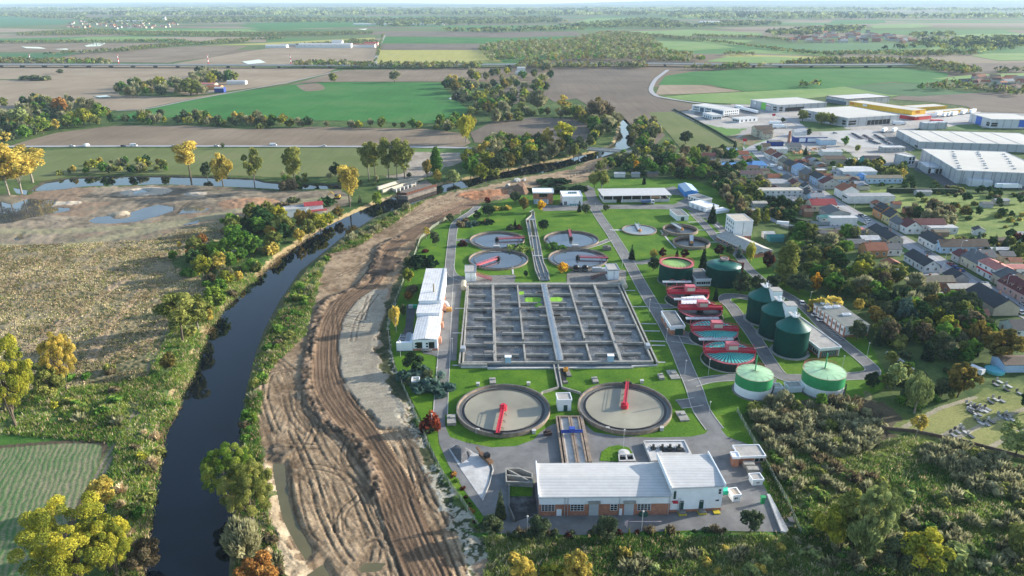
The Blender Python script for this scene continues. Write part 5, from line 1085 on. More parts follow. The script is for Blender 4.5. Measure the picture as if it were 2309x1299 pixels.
for i,(x,y)in enumerate(((2075,330),(2110,375))):
 p=G(D2(x,y));MB().box((p.x,p.y,.7),(3.0,1.6,1.3)).box((p.x,p.y,1.4),(3.2,1.8,.12)).build('concrete_box',CONC,label='grey concrete box %s the brick house'%('just below' if i==0 else 'halfway between the dock hut and'),cat='concrete box')
P=wpts(D3,'0 585 25 585 190 905 165 925 125 915');MB().prism(P,0,.6).build('loading_ramp',CONCP,label='long white concrete ramp at the lower right corner of the plant',cat='ramp')
P=wpts(D3,'118 770 238 762 280 868 185 872');MB().prism(P,0,.35).prism([tuple(Vector(P[0]).lerp(Vector(P[2]),t))+()for t in(0.35,)]+[tuple(Vector(P[1]).lerp(Vector(P[3]),.3)),tuple(Vector(P[2]).lerp(Vector(P[0]),.2)),tuple(Vector(P[3]).lerp(Vector(P[1]),.3))],.36,.9).build('concrete_pit',CONCD,label='square concrete pit cover in the corner of the fence',cat='concrete pit')
b=Bld('laboratory_tower','white three storey flat roofed tower block at the right of the plant','tower block',A=K5(1605,577),B=K5(1840,572),Bk=K5(1737,482),base=K5(1590,832))
b.part('brick_base',BRICK,[(0,b.w,0,b.d,-.1,b.h*.25)]);b.part('wall',WHITE,[(-.02,b.w+.02,-.02,b.d+.02,b.h*.25+.002,b.h)]);b.flat(M('tan_roof',(.44,.39,.32),.9,.2,.4,dirt=(.33,.28,.23)),.1,rim=WHITE)
for fl in(.34,.56,.78):
 for i in range(4):b.opening('l',b.d*(.16+.22*i),b.h*fl,1.5,1.5,'window',DARKW,FRAME,(2,1))
b.opening('f',b.w*.48,b.h*.3,.5,b.h*.66,'ladder_strip',GREYM)
b=Bld('gabled_hall','low brick hall with grey gabled roof in front of the white tower block','hall',A=K5(1850,985),B=K5(2085,950),Bk=K5(1800,700),base=K5(1850,1052))
b.part('brick_wall',BRICK,[(0,b.w,0,b.d,-.1,b.h*.75)]);b.part('white_band',WHITE,[(-.02,b.w+.02,-.02,b.d+.02,b.h*.75+.002,b.h)]);b.gable(M('grey_tan_sheet',(.36,.345,.31),.7,.15,.3,dirt=(.42,.37,.3)),1.9,'v',.4,WHITE)
for i in range(7):b.opening('l',b.d*(.08+.135*i),b.h*.2,3.2,b.h*.42,'window',DARKW,FRAME,(3,1))
for c in(.35,.7):b.opening('f',b.w*c,b.h*.78,3.0,.5,'window',DARKW)
b=Bld('sludge_building','long low building with pale roof running behind the three silos','hall',A=K3(1822,1092),B=K3(2042,1072),Bk=K3(1560,615),base=K3(1818,1188))
b.part('brick_wall',BRICK,[(.25,b.w-.25,.3,b.d,-.1,b.h*.72)]);b.part('white_frame',WHITE,[(0,.24,0,b.d,b.h*.722,b.h),(b.w-.24,b.w,0,b.d,-.1,b.h),(.242,b.w-.242,.0,.28,b.h*.74,b.h),(0,.24,-.01,.5,-.1,b.h*.72)]);b.flat(FELTP,.35,rim=WHITE)
b.opening('f',b.w*.5,b.h*.15,b.w*.72,b.h*.55,'window',M('green_glass',(.03,.07,.06),.15,.3),M('grey_frame',(.3,.32,.32),.5),(8,3))
for i in range(9):b.opening('l',b.d*(.06+.1*i),b.h*.25,3.6,b.h*.4,'window',DARKW,FRAME,(3,1))
b=Bld('panelled_building','flat grey roofed building with white and red panels beside the car park','office building',A=C3(697,362),B=C3(915,348),Bk=C3(690,140),base=C3(690,455))
b.part('brick_wall',BRICK,[(0,b.w,0,b.d,-.1,b.h*.94)]);b.part('fascia',WHITE,[(-.1,b.w+.1,-.1,b.d+.1,b.h*.942,b.h)]);b.part('roof',M('green_grey_felt',(.17,.18,.165),.9,.2,.4,dirt=(.22,.21,.18)),[(-.15,b.w+.15,-.15,b.d+.15,b.h+.002,b.h+.2)])
for i in range(8):b.opening('l',b.d*(.07+.124*i),.5,b.d*.078,b.h*.8,'panel',WHITE);b.opening('l',b.d*(.07+.124*i),b.h*.45,b.d*.06,b.h*.28,'window',DARKW,FRAME,(3,1),out=.09)
b.part('front_panel',WHITE,[(.3,b.w-.3,-.08,-.004,.9,b.h*.94)])
for x,y in((.32,.76),(.62,.76),(.62,.42),(.4,.93)):b.part('roof_vent',WHITE,[(b.w*x-1.8,b.w*x+1.8,b.d*y-.9,b.d*y+.9,b.h+.202,b.h+.9)]);b.part('vent_fan',GREYM,[(b.w*x-1.0,b.w*x+1.0,b.d*y-.5,b.d*y+.5,b.h+.902,b.h+1.05)])
b=Bld('brick_pump_house','brick and glass house with white roof at the head of the channel','pump house',A=B2(168,432),B=B2(343,432),Bk=B2(338,396),base=B2(175,532))
b.part('glass_wall',M('pale_glass',(.30,.36,.42),.2,.2,.5,spec=.5),[(.3,b.w*.72,.05,b.d,-.1,b.h*.42)]);b.part('brick_wall',BRICK,[(0,b.w,0,b.d,b.h*.422,b.h),(b.w*.722,b.w,.1,b.d,-.1,b.h*.42)]);b.flat(WHITE,.5,rim=WHITE)
for c in(.4,.6):b.opening('f',b.w*c,b.h*.62,2.8,2.4,'window',DARKW,out=.05)
b.part('pillar',WHITE,[(b.w*.18,b.w*.21,-.12,-.004,0,b.h*.42),(b.w*.45,b.w*.48,-.12,-.004,0,b.h*.42),(b.w*.72,b.w*.77,-.12,-.004,0,b.h*.42)])
b=Bld('glass_front_building','white building with a sloping green glass front at the head of the plant','office building',A=B2(430,470),B=B2(605,468),Bk=B2(598,418),base=B2(440,545))
b.walls(WHITE);b.flat(WHITE,.2,rim=WHITE);m=MB();gl=M('green_glass_slope',(.09,.2,.19),.1,.3,.5,spec=.6)
m.add([b.P(b.w*.33,-1.6,.1),b.P(b.w*.78,-1.6,.1),b.P(b.w*.78,b.d*.6,b.h+1.2),b.P(b.w*.33,b.d*.6,b.h+1.2),b.P(b.w*.33,b.d*.62,b.h+.3),b.P(b.w*.78,b.d*.62,b.h+.3),b.P(b.w*.33,-.02,.1),b.P(b.w*.78,-.02,.1)],[(0,1,2,3),(0,3,4,6),(1,7,5,2),(3,2,5,4)]);m.build('glass_slope',gl,b.r)
m=MB()
for i in range(6):
 x=b.w*(.33+.09*i);m.bar(b.P(x,-1.65,.15),b.P(x,b.d*.6,b.h+1.25),.12)
m.build('glazing_bars',FRAME,b.r);b.opening('f',b.w*.14,.3,2.0,2.4,'window',DARKW,FRAME,(2,2));b.opening('f',b.w*.9,.1,1.2,2.2,'door',DOORG)
b=Bld('open_shed','long open sided shed with a pale sheet roof and low white wall','shed',A=B2(790,460),B=B2(1380,452),Bk=B2(1355,395),base=B2(788,520));h=b.h
b.part('roof',ROOFW,[(-1.0,b.w+1,-1.2,b.d+1,h,h+.35)]);b.part('low_wall',CONCP,[(0,b.w*.2,0,.3,-.1,h*.42),(b.w*.27,b.w,0,.3,-.1,h*.42),(0,.3,.302,b.d-.3,-.1,h*.42),(b.w-.3,b.w,.302,b.d-.3,-.1,h*.42)]);b.part('back_wall',CONCD,[(0,b.w,b.d-.298,b.d,-.1,h*.8)])
for i in range(8):b.part('post',WHITE,[(b.w*i/7-.18,b.w*i/7+.18,-.05,.31,h*.422 if i!=2 else-.1,h-.002)])
b.part('floor_heap',M('brown_compost',(.08,.06,.04),.95,.4,.8,.5),[(2,b.w-2,b.d*.3,b.d-1,0,1.1)])
b=Bld('blue_shed','blue sheet metal shed with pale blue gabled roof at the back of the plant','shed',A=K5(950,190),B=K5(1127,190),Bl=K5(835,92),base=K5(950,250))
b.walls(SKYB);b.gable(M('pale_blue_sheet',(.36,.47,.56),.5,.1),1.3,'v',.2,SKYB)
b=Bld('garage_building','white stepped garage building beside the white van','garage',A=K5(1222,400),B=K5(1388,372),Bl=K5(1165,300),base=K5(1222,455));b.walls(WHITE);b.flat(WHITE,.15,rim=WHITE);b.part('side_wing',WHITE,[(b.w*.35,b.w*1.3,-6.5,-.01,-.1,b.h*.6)])
for i in range(3):b.opening('l',b.d*(.2+.28*i),.1,2.2,2.2,'door',DOORG)
b=Bld('garage_building','white upper garage block with grey roof behind the stepped one','garage',A=K5(1168,300),B=K5(1302,280),Bl=K5(1102,222),base=K5(1165,345));b.walls(WHITE);b.flat(FELT,.15,rim=WHITE)
for i in range(5):b.opening('l',b.d*(.12+.19*i),.4,1.4,b.h*.6,'window',DARKW,FRAME,(1,2))
def pxr(px_w,p,z):return px_w/2*(G(p,z)-Vector((0,0,H))).length*math.cos(math.atan((p[1]-CY)/F))/F
rr_=7.9
c=G(K3(268,150),9.6);c=(c.x,c.y);KEEP.append([p[:2]for p in ringpts(c,9,0,16)])
r=root('digester_tank','dark green open topped tank full of lime green liquid with a red railing','tank',(c[0],c[1],0),'two big dark green tanks')
MB().lathe(c,[(rr_,0),(rr_,9.4),(rr_-.45,9.4),(rr_-.45,8.3)],64,False).build('shell',DGREEN,r);MB().lathe(c,[(rr_-.44,8.55),(.1,8.56)],64,False).build('liquid',M('lime_sludge',(.26,.42,.12),.6,.2,.25,dirt=(.34,.38,.14)),r)
MB().lathe(c,[(rr_+.5,0),(rr_+.5,.4),(rr_+.02,.4)],48,False).build('footing',CONCD,r);MB().lathe(c,[(rr_+.25,9.2),(rr_+.25,9.45),(rr_-.9,9.45),(rr_-.9,9.2)],64,False).build('walkway',PINK,r)
m=MB();railing(m,ringpts(c,rr_+.15,9.45,32),1.1,1.6,.045);m.build('railing',RED,r)
c=G(K3(782,165),9.6);c=(c.x,c.y);KEEP.append([p[:2]for p in ringpts(c,9,0,16)])
r=root('digester_tank','dark green tank with a low cone roof and a red stair on its right side','tank',(c[0],c[1],0),'two big dark green tanks')
MB().lathe(c,[(rr_+.1,0),(rr_+.1,9.0)],64).build('shell',DGREEN,r);MB().lathe(c,[(rr_+.2,8.8),(rr_+.2,9.1),(1.9,11.6),(1.9,11.4)],48,False).build('roof',CONEG,r,True)
MB().lathe(c,[(1.9,11.5),(1.9,12.4),(1.6,12.4),(1.6,11.6)],24,False).lathe(c,[(1.6,12.0),(.1,12.05)],24,False).build('vent_collar',FELTP,r);m=MB();railing(m,ringpts(c,2.1,11.6,12),1.4,1.2,.045)
m.build('railing',RED,r);m=MB()
for k in(-.5,.5):m.bar((c[0]+1.8,c[1]+k-.5,12.0),(c[0]+rr_+.8,c[1]+k-.8,9.6),.15,.5)
m.bar((c[0]+rr_+.8,c[1]-.8,0),(c[0]+rr_+.8,c[1]-.8,10.4),.9);m.build('staircase',M('rust_red',(.16,.055,.045),.7,.3),r)
for(px,lab,cover,wpx,dark)in((K3(390,492),'furthest of the four red bridged tanks, open and dark',False,420,1),(K3(525,662),'second furthest red bridged tank, open and dark',False,440,1),(K3(678,890),'second nearest red bridged tank with turquoise radial covers',True,470,0),(K3(838,1128),'nearest red bridged tank with turquoise radial covers',True,508,0)):
 zt=3.6;c3=G(px,zt);c=(c3.x,c3.y);R_=pxr(wpx/4.81,px,zt);KEEP.append([p[:2]for p in ringpts(c,R_+2,0,16)])
 r=root('thickener_tank',lab,'tank',(c[0],c[1],0),'four round sludge thickener tanks')
 MB().lathe(c,[(R_,0),(R_,zt),(R_-.35,zt),(R_-.35,1.5)],64,False).build('shell',M('black_green_sheet',(.012,.026,.025),.5,.2),r);MB().lathe(c,[(R_+1.0,0),(R_+1.0,.5),(R_+.75,.5),(R_+.75,.1)],48,False).build('footing',CONC,r)
 m=MB().lathe(c,[(R_+.3,zt-.25),(R_+.3,zt+.05),(R_-.25,zt+.05),(R_-.25,zt-.25)],64,False);railing(m,ringpts(c,R_+.22,zt,28),1.0,2.0,.035);m.build('rim',PINK,r)
 MB().lathe(c,[(R_-.34,zt-.9),(.1,zt-.89)],48,False).build('liquid',WDARK,r);MB().cyl(c,1.4,zt-.9,zt-.2,20).build('well',BLACKP,r)
 if cover:
  m=MB();m2=MB();n=40
  for i in range(n):
   a0,a1=6.2832*i/n,6.2832*(i+.62)/n;a2=6.2832*(i+1)/n;rr0=1.3
   m.add([(c[0]+rr0*math.cos(a0),c[1]+rr0*math.sin(a0),zt+.75),(c[0]+(R_-.3)*math.cos(a0),c[1]+(R_-.3)*math.sin(a0),zt+.12),(c[0]+(R_-.3)*math.cos(a1),c[1]+(R_-.3)*math.sin(a1),zt+.12),(c[0]+rr0*math.cos(a1),c[1]+rr0*math.sin(a1),zt+.75)],[(0,1,2,3)])
   m2.add([(c[0]+rr0*math.cos(a1),c[1]+rr0*math.sin(a1),zt+.65),(c[0]+(R_-.3)*math.cos(a1),c[1]+(R_-.3)*math.sin(a1),zt-.05),(c[0]+(R_-.3)*math.cos(a2),c[1]+(R_-.3)*math.sin(a2),zt-.05),(c[0]+rr0*math.cos(a2),c[1]+rr0*math.sin(a2),zt+.65)],[(0,1,2,3)])
  m.build('cover',TURQ,r);m2.build('cover_groove',M('dark_turquoise',(.012,.07,.065),.5,.2),r)
 br=root('thickener_bridge','red bridge with a pink drive cabin across the '+lab.split(',')[0].replace('with turquoise radial covers','')[:60].strip(),'bridge',(c[0],c[1],zt),'red bridges over the thickener tanks')
 m=MB();yo=c[1]-.2
 for k in(-1.1,1.1):
  m.bar((c[0]-R_-.4,yo+k,zt+.9),(c[0]+R_+.4,yo+k,zt+.9),.2,1.3)
  for i in range(13):x=c[0]-R_+i*R_/6;m.bar((x,yo+k,zt+.3),(x,yo+k,zt+2.6),.12)
  m.bar((c[0]-R_-.4,yo+k,zt+2.6),(c[0]+R_+.4,yo+k,zt+2.6),.1)
 m.build('girder',RED,br);MB().bar((c[0]-R_,yo,zt+1.3),(c[0]+R_,yo,zt+1.3),2.0,.1).build('deck',M('dark_red_deck',(.30,.02,.035),.6,.2),br)
 MB().box((c[0]+.6,yo,zt+2.75),(4.4,2.8,2.6)).build('cabin',PINK,br);MB().box((c[0]+.9,yo-1.44,zt+2.6),(3.3,.06,1.4)).build('cabin_panel',M('beige_panel',(.52,.46,.36),.6,.1),br)
 wk=root('gantry','white lattice walkway running across the back of the '+lab.split(',')[0].replace('with turquoise radial covers','')[:60].strip(),'gantry',(c[0]-2,c[1]+R_+1.5,0),'white gantries behind the thickener tanks')
 ga,gb={420:((120,368),(425,362)),440:((245,556),(560,548)),470:((375,765),(720,752)),508:((515,992),(880,985))}[wpx];ga,gb=G(K3(*ga),4.4),G(K3(*gb),4.4);gb.y=ga.y;m=MB()
 for k in(0,1.2):m.bar(ga+Vector((0,k,0)),gb+Vector((0,k,0)),.15,.5)
 for i in range(10):q_=ga.lerp(gb,i/9);m.bar(q_,q_+Vector((0,1.2,0)),.12,.4)
 m.build('deck',WHITEW,wk);m=MB();Lg=gb.x-ga.x
 for t in(.15,.5,.85):m.bar((ga.x+Lg*t,ga.y+.6,-.1),(ga.x+Lg*t,ga.y+.6,4.1),.25)
 for t in(.25,.65):m.bar((ga.x+Lg*t,ga.y,4.65),(ga.x+Lg*t,ga.y,5.7),.1);m.bar((ga.x+Lg*t+1.8,ga.y,4.65),(ga.x+Lg*t+1.8,ga.y,5.7),.1);m.bar((ga.x+Lg*t,ga.y,5.7),(ga.x+Lg*t+1.8,ga.y,5.7),.1)
 m.build('frame',PINK,wk)
q0=G(K3(420,560),4.2);MB().prism([tuple(G(K3(x,y),4.2))[:2]for x,y in((318,530),(560,515),(640,600),(320,605))],4.1,4.35).build('service_platform',WHITEW,label='white platform between the two open red bridged tanks',cat='platform')
SIL=[]
for(cx_,by,wpx,lab,ey,ty)in((1186,848,345,'furthest of the three dark green silos',560,425),(1326,1012,348,'middle one of the three dark green silos',715,570),(1484,1206,356,'nearest of the three dark green silos',905,742)):
 f_=G(K3(cx_,by));R_=pxr(wpx/4.81,K3(cx_,by-120),6);c=(f_.x+R_*f_.x/f_.length*.95,f_.y+R_*.97);hh=10.8;ap=15.2;R_*=.95;f_=f_-Vector((3.2,0,0))
 KEEP.append([p[:2]for p in ringpts(c,R_+2,0,16)]);r=root('silo',lab+' with a pointed roof','silo',(c[0],c[1],0),'three dark green silos')
 MB().lathe(c,[(R_,0),(R_,hh)],64).build('shell',DGREEN,r);m=MB().lathe(c,[(R_+.15,hh-.25),(R_+.15,hh+.05),(.9,ap),(.9,ap-.3)],64,False);m.build('roof',CONEG,r)
 m=MB()
 for i in range(40):a=6.2832*i/40;m.bar((c[0]+R_*math.cos(a),c[1]+R_*math.sin(a),hh+.12),(c[0]+.95*math.cos(a),c[1]+.95*math.sin(a),ap+.06),.07,.09)
 m.build('roof_seam',CONEG,r)
 MB().lathe(c,[(R_+1.3,0),(R_+1.3,.35),(R_+.02,.35)],12,False).build('footing',CONC,r)
 m=MB().lathe(c,[(1.3,ap-.4),(1.3,ap),(.3,ap+.02)],16,False);m.cyl(c,.35,ap,ap+1.6,10);m.bar((c[0]+.5,c[1],ap),(c[0]+.5,c[1],ap+2.6),.12);railing(m,ringpts(c,1.7,ap-.2,10),1.1,1.2,.04);m.build('roof_fitting',WHITEW,r)
 m=MB();m.box((c[0],c[1]+2.6,ap-.8),(1.4,5.5,.25));m.build('roof_bridge',CONCP,r);SIL.append((c,R_,ap))
for i,(x0,x1,yt,yb_,yf)in enumerate(((1240,1378,425,800,470),(1392,1532,580,900,620))):
 (c,R_,ap)=SIL[i];(c2,_,_)=SIL[i+1];mx_=((c[0]+c2[0])/2+2.2,(c[1]+c2[1])/2+3.2)
 r=root('lift_tower','white %s lift tower behind the gap between two silos'%('further' if i==0 else 'nearer'),'lift tower',(mx_[0],mx_[1],0),'white lift towers of the silos');an=math.atan2(c2[1]-c[1],c2[0]-c[0])+1.57
 MB().box((mx_[0],mx_[1],7.7),(4.0,4.4,15.4),an).build('shaft',WHITEW,r);MB().box((mx_[0],mx_[1],15.52),(4.3,4.7,.2),an).build('roof',FELTP,r);m=MB()
 for z in(4,8,12):m.box((mx_[0]-2.1*math.cos(an),mx_[1]-2.1*math.sin(an),z),(.08,1.2,1.0),an)
 m.build('window',DARKW,r)
GBAND=M('light_green_paint',(.03,.24,.085),.45,.2,.5,dirt=(.05,.3,.13));GROOF=M('pale_green_roof',(.32,.52,.30),.55,.15,.5,dirt=(.42,.5,.36))
for(px,wpx,base,lab)in((C2(2125,770),316,C2(2100,1012),'left of the two green and white gas tanks'),(C3(484,752),346,C3(470,1008),'right of the two green and white gas tanks')):
 zt=9.0;f_=G(base);R_=pxr(wpx/3.936,base,4);c=(f_.x+R_*f_.x/f_.length,f_.y+R_*.95);KEEP.append([p[:2]for p in ringpts(c,R_+1,0,16)])
 zt=max(6.5,ht((base[0],px[1]+(wpx/3.936)*.235),base));r=root('gas_tank',lab,'gas tank',(c[0],c[1],0),'two green and white gas tanks')
 MB().lathe(c,[(R_,0),(R_,zt*.45)],64).build('white_band',WHITE,r);MB().lathe(c,[(R_+.02,zt*.452),(R_+.02,zt)],64).build('green_band',GBAND,r)
 m=MB().lathe(c,[(R_-.05,zt+.01),(R_*.5,zt+.45),(.2,zt+.7)],64,False);m.build('roof',GROOF,r);m=MB().lathe(c,[(R_+.12,zt-.12),(R_+.12,zt+.06),(R_-.15,zt+.06)],64,False)
 for i in range(14):a=6.2832*i/14;m.bar((c[0]+R_*math.cos(a),c[1]+R_*math.sin(a),zt+.06),(c[0]+.3*math.cos(a),c[1]+.3*math.sin(a),zt+.74),.06,.05)
 m.build('roof_edge',M('rusty_edge',(.36,.38,.24),.6,.3),r);MB().cyl(c,.22,zt+.5,zt+6.5,10).build('vent_pipe',M('green_pipe',(.06,.30,.14),.45,.15),r)
 m=MB();railing(m,ringpts(c,R_-.1,zt+.05,14,.6,3.0),1.0,1.6,.035);m.bar((c[0]-R_*.72,c[1]+R_*.72,0),(c[0]-R_*.72,c[1]+R_*.72,zt+1),.15);m.build('railing',PINK,r)
 MB().lathe(c,[(R_+.7,0),(R_+.7,.25),(R_+.02,.25)],40,False).build('footing',CONCD,r)
 m=MB();a0,a1=-1.0,-.35;n=10;pts=[(c[0]+(R_+.5)*math.cos(a0+(a1-a0)*i/n),c[1]+(R_+.5)*math.sin(a0+(a1-a0)*i/n),.3+zt*.45*i/n)for i in range(n+1)]
 for a,b_ in zip(pts[:-1],pts[1:]):m.bar(a,b_,.5,.12);m.bar(Vector(a)+Vector((0,0,1)),Vector(b_)+Vector((0,0,1)),.06)
 m.build('staircase',M('dark_steel',(.06,.06,.06),.5,.2),r)
for f,A,B,Bk,base,lab in((C3,(32,912),(140,905),(130,868),(35,950),'left'),(C3,(195,905),(318,900),(300,855),(197,948),'right')):
 hut('valve_house','low white valve house in front of the %s gas tank'%lab,f(*A),f(*B),f(*Bk),f(*base),roofm=FELTP)
def rect4(f,s):return[tuple(G(p))[:2]for p in L(f,s)]
r=root('grit_chamber','long twin concrete grit channel running to the back of the brick hall','grit channel',tuple(G(C2(500,1240))))
m=MB();lf=[tuple(G(p))[:2]for p in(C2(372,1180),D2(432,330))];rt=[tuple(G(p))[:2]for p in(C2(600,1180),D2(680,310))];KEEP.append([lf[0],rt[0],rt[1],lf[1]])
def ll(t):return[tuple(Vector(lf[i]).lerp(Vector(rt[i]),t))for i in(1,0)]
for t in(0,.12,.48,.56,.84,.94,1):m.wall(ll(t),.5,-.1,1.1)
m.wall([lf[0],rt[0]],.5,-.1,1.12);m.build('channel_wall',RUST,r)
for t0,t1,mt,z in((.12,.48,M('pale_sludge',(.46,.44,.40),.4,.25,.4,dirt=(.2,.17,.14)),.5),(.56,.84,MATS['pale_sludge'],.5),(0,.12,BLACKP,.3),(.48,.56,BLACKP,.3),(.84,1,CONCD,.2)):
 MB().poly([ll(t0)[0],ll(t1)[0],ll(t1)[1],ll(t0)[1]],z).build('trough',mt,r)
r=root('grit_bridge','dark blue travelling bridge across the twin grit channel','travelling bridge',tuple(G(D2(500,60),1)));a,c=Vector(ll(.08)[1]).lerp(Vector(ll(.08)[0]),.40),Vector(ll(.9)[1]).lerp(Vector(ll(.9)[0]),.40)
m=MB()
for k in(0,.9):m.bar((a.x,a.y+k,1.6),(c.x,c.y+k,1.6),.2,.5)
m.build('girder',BLUEP,r);MB().box(((a.x+c.x)/2,(a.y+c.y)/2+.4,2.3),(1.8,1.6,1.2)).build('drive_box',BLUEP,r)
r=root('aerated_pit','rectangular pale concrete pit with four motors behind the taller white hall','concrete pit',tuple(G(D2(1350,200))));P=rect4(D2,'1148 128 1505 124 1560 240 1215 300');KEEP.append(P)
MB().wall(P+[P[0]],.6,-.1,1.2).build('wall',CONCP,r);MB().poly(P,.95).build('cover',CONCP,r);P2=rect4(D2,'1300 190 1500 190 1520 225 1310 225')
MB().poly(P2,.97).build('opening',BLACKP,r)
for x in(1232,1312,1380,1460):
 p=G(D2(x,165),1);m=MB().cyl((p.x,p.y),.9,.96,1.15,14).cyl((p.x,p.y),.4,1.15,2.3,12)
 for i in range(3):a=2.09*i;m.bar((p.x,p.y,1.3),(p.x+1.4*math.cos(a),p.y+1.4*math.sin(a),1.1),.18)
 m.build('mixer_motor',M('dark_motor',(.04,.045,.04),.5,.3),r)
r=root('concrete_pit','open twin concrete pit on the oval lawn','concrete pit',tuple(G(D2(992,265))));P=rect4(D2,'925 240 1050 238 1068 292 930 296');MB().wall(P+[P[0]],.4,-.1,.9).wall([tuple((Vector(P[0])+Vector(P[1]))/2),tuple((Vector(P[2])+Vector(P[3]))/2)],.4,-.1,.9).build('wall',CONCP,r);MB().poly(P,.2).build('bottom',BLACKP,r)
p=G(D2(972,218));MB().lathe((p.x,p.y),[(1.7,.12),(1.7,.7),(.2,.9)],24).build('manhole_cover',CONCP,label='round white cover on the oval lawn',cat='manhole cover')
r=root('sludge_bays','concrete sludge bays with dark bins left of the brick hall','sludge bays',tuple(G(D1(2260,440))))
P=rect4(I,'1141 1066 1171 1066 1200 1078 1200 1098 1142 1096');m=MB().wall(P+[P[0]],.4,-.1,1.6);m.wall([P[0],P[3]],.4,-.1,1.58);m.wall([tuple((Vector(P[0])+Vector(P[4]))/2),tuple((Vector(P[2])+Vector(P[3]))/2)],.4,-.1,1.6);m.build('wall',CONC,r);MB().poly(P,.2).build('floor',CONCD,r)
P=rect4(I,'1148 1100 1205 1096 1212 1160 1160 1178 1148 1150');MB().poly(P,.104).build('dark_yard',M('black_spill',(.035,.033,.032),.8,.5,.3,dirt=(.2,.19,.18)),kind='structure')
MB().wall([P[0],P[4],P[3]],.35,-.1,1.3).build('bay_wall',CONCD,r)
for f,s,lab,zt in((C1,(1725,1200,13),'by the plant road left of the brown tanks',1.0),(C2,(1410,790,16),'on the lawn right of the aeration basin',.35),(C2,(1490,1160,14),'right of the right brown tank',.5),(C1,(2090,850,10),'behind the left brown tank',.6),(C2,(715,845,9),'between the brown tanks at the back',.8),(C2,(1300,815,8),'beside the grey slab on the right lawn',.9)):
 p=G(f(s[0],s[1]));m=MB().box((p.x,p.y,zt/2),(s[2]*.22,s[2]*.4,zt),.1);m.box((p.x+.3,p.y+.8,zt+.2),(s[2]*.12,s[2]*.1,.4),.1);m.build('concrete_chamber',CONC,label='low concrete chamber '+lab,cat='concrete chamber')
for i,(f,x,y)in enumerate(((C1,1960,885),(C2,125,880),(C2,1130,860),(C2,825,1285),(C2,1305,1280),(D1,1955,25),(D2,172,30))):
 p=G(f(x,y));MB().box((p.x,p.y,.55),(1.1,1.0,1.1)).box((p.x,p.y,1.14),(1.3,1.2,.1)).build('tank_pillar',CONCP,label='small concrete block standing around the brown settling tanks',cat='concrete block',group='concrete blocks around the brown tanks')
for x,lab in((1612,'left'),(1730,'right')):
 p=G(K1(x,765));r=root('black_tank','%s of two small black water tanks beside the golden tree'%lab,'tank',(p.x,p.y,0),'two black water tanks');MB().lathe((p.x,p.y+1.2),[(1.55,0),(1.55,2.3),(1.1,2.9),(.4,3.1)],20).build('body',BLACKP,r);MB().lathe((p.x,p.y+1.2),[(1.62,.8),(1.62,1.0)],20,False).build('hoop',CONCP,r)
p=G(K1(1905,770));m=MB().box((p.x,p.y+1,.9),(6.5,2.2,1.7)).box((p.x-.8,p.y+1,1.95),(4.4,2.0,.3));m.build('dosing_unit',GREYM,label='grey dosing container between the black tanks and the right stair tower',cat='container')
p=G(K1(2010,480));MB().box((p.x,p.y,1.0),(4.2,3.2,2.0)).box((p.x-.3,p.y,2.3),(1.5,1.5,.6)).build('valve_chamber',CONCD,label='small concrete chamber with white box beside the right settling tanks',cat='valve chamber')
for x,y,lab in((575,450,'left'),(1600,440,'right')):
 p=G(K1(x,y));MB().box((p.x,p.y,.6),(3.4,1.8,1.2)).box((p.x,p.y+.9,1.9),(3.2,.1,.1)).box((p.x-1.5,p.y+.9,1.5),(.1,.1,1)).box((p.x+1.5,p.y+.9,1.5),(.1,.1,1)).build('access_platform',CONCP,label='pale access step between the %s pair of settling tanks'%lab,cat='access step')
proto_l=None
LAMPS=[(D2,113,950,'at the left end of the hall road'),(D2,1127,905,'in front of the brick hall hedge'),(D2,965,160,'on the oval lawn behind the brick hall'),(C1,1598,870,'beside the blue-green juniper'),(C1,1272,620,'behind the big dark pine'),(C1,1733,600,'on the grass strip left of the aeration basin'),(C2,1345,510,'by the road at the brick pump hut'),(C2,1510,800,'by the road right of the lawn slab'),(C2,1722,1180,'at the round lawn tip right of the brown tank'),(C2,1195,240,'by the road beside the open red bridged tank'),(C2,1720,790,'on the lawn behind the left gas tank'),(C3,885,640,'on the lawn triangle beside the loop road'),(C3,378,170,'opposite the panelled building'),(C3,663,760,'behind the right gas tank'),(K5,130,1170,'at the road fork below the lone spruce'),(K5,985,400,'on the upper yard corner'),(K5,1440,850,'beside the silver car at the tower'),(K1,2095,430,'by the road right of the far right tank'),(K1,2210,690,'by the road right of the near right tank'),(K1,105,100,'at the bend of the plant road by the brown bushes'),(B2,715,610,'at the junction before the open shed'),(K6,80,920,'below the yellow birch'),(K6,135,1240,'beside the fan units'),(C1,1555,1290,'beside the red maple bush')]
for i,(f,x,y,lab)in enumerate(LAMPS):
 p=G(f(x,y))
 if proto_l is None:
  r=root('street_lamp','','street lamp',(p.x,p.y,0),'lamp posts of the plant roads');MB().cyl((p.x,p.y),.07,0,6.2,8,.05).build('pole',LAMPM,r);MB().lathe((p.x,p.y),[(.08,6.15),(.28,6.3),(.28,6.45),(.08,6.6)],10).build('lamp_head',CONCP,r);proto_l=r
 else:r=copy_tree(proto_l,(p.x,p.y,0))
 r['label']='grey lamp post '+lab
sa,sb=G((2186,636)),G((1776,396));SV=(sb-sa);SV.z=0;SV.normalize();SU=Vector((SV.y,-SV.x,0))
SEG=[(2400,738),(2340,707),(2287,681),(2240,659),(2186,636),(2094,581),(1977,512),(1929,487),(1884,461),(1824,423),(1776,396),(1751,382),(1725,362),(1707,345),(1700,330)]
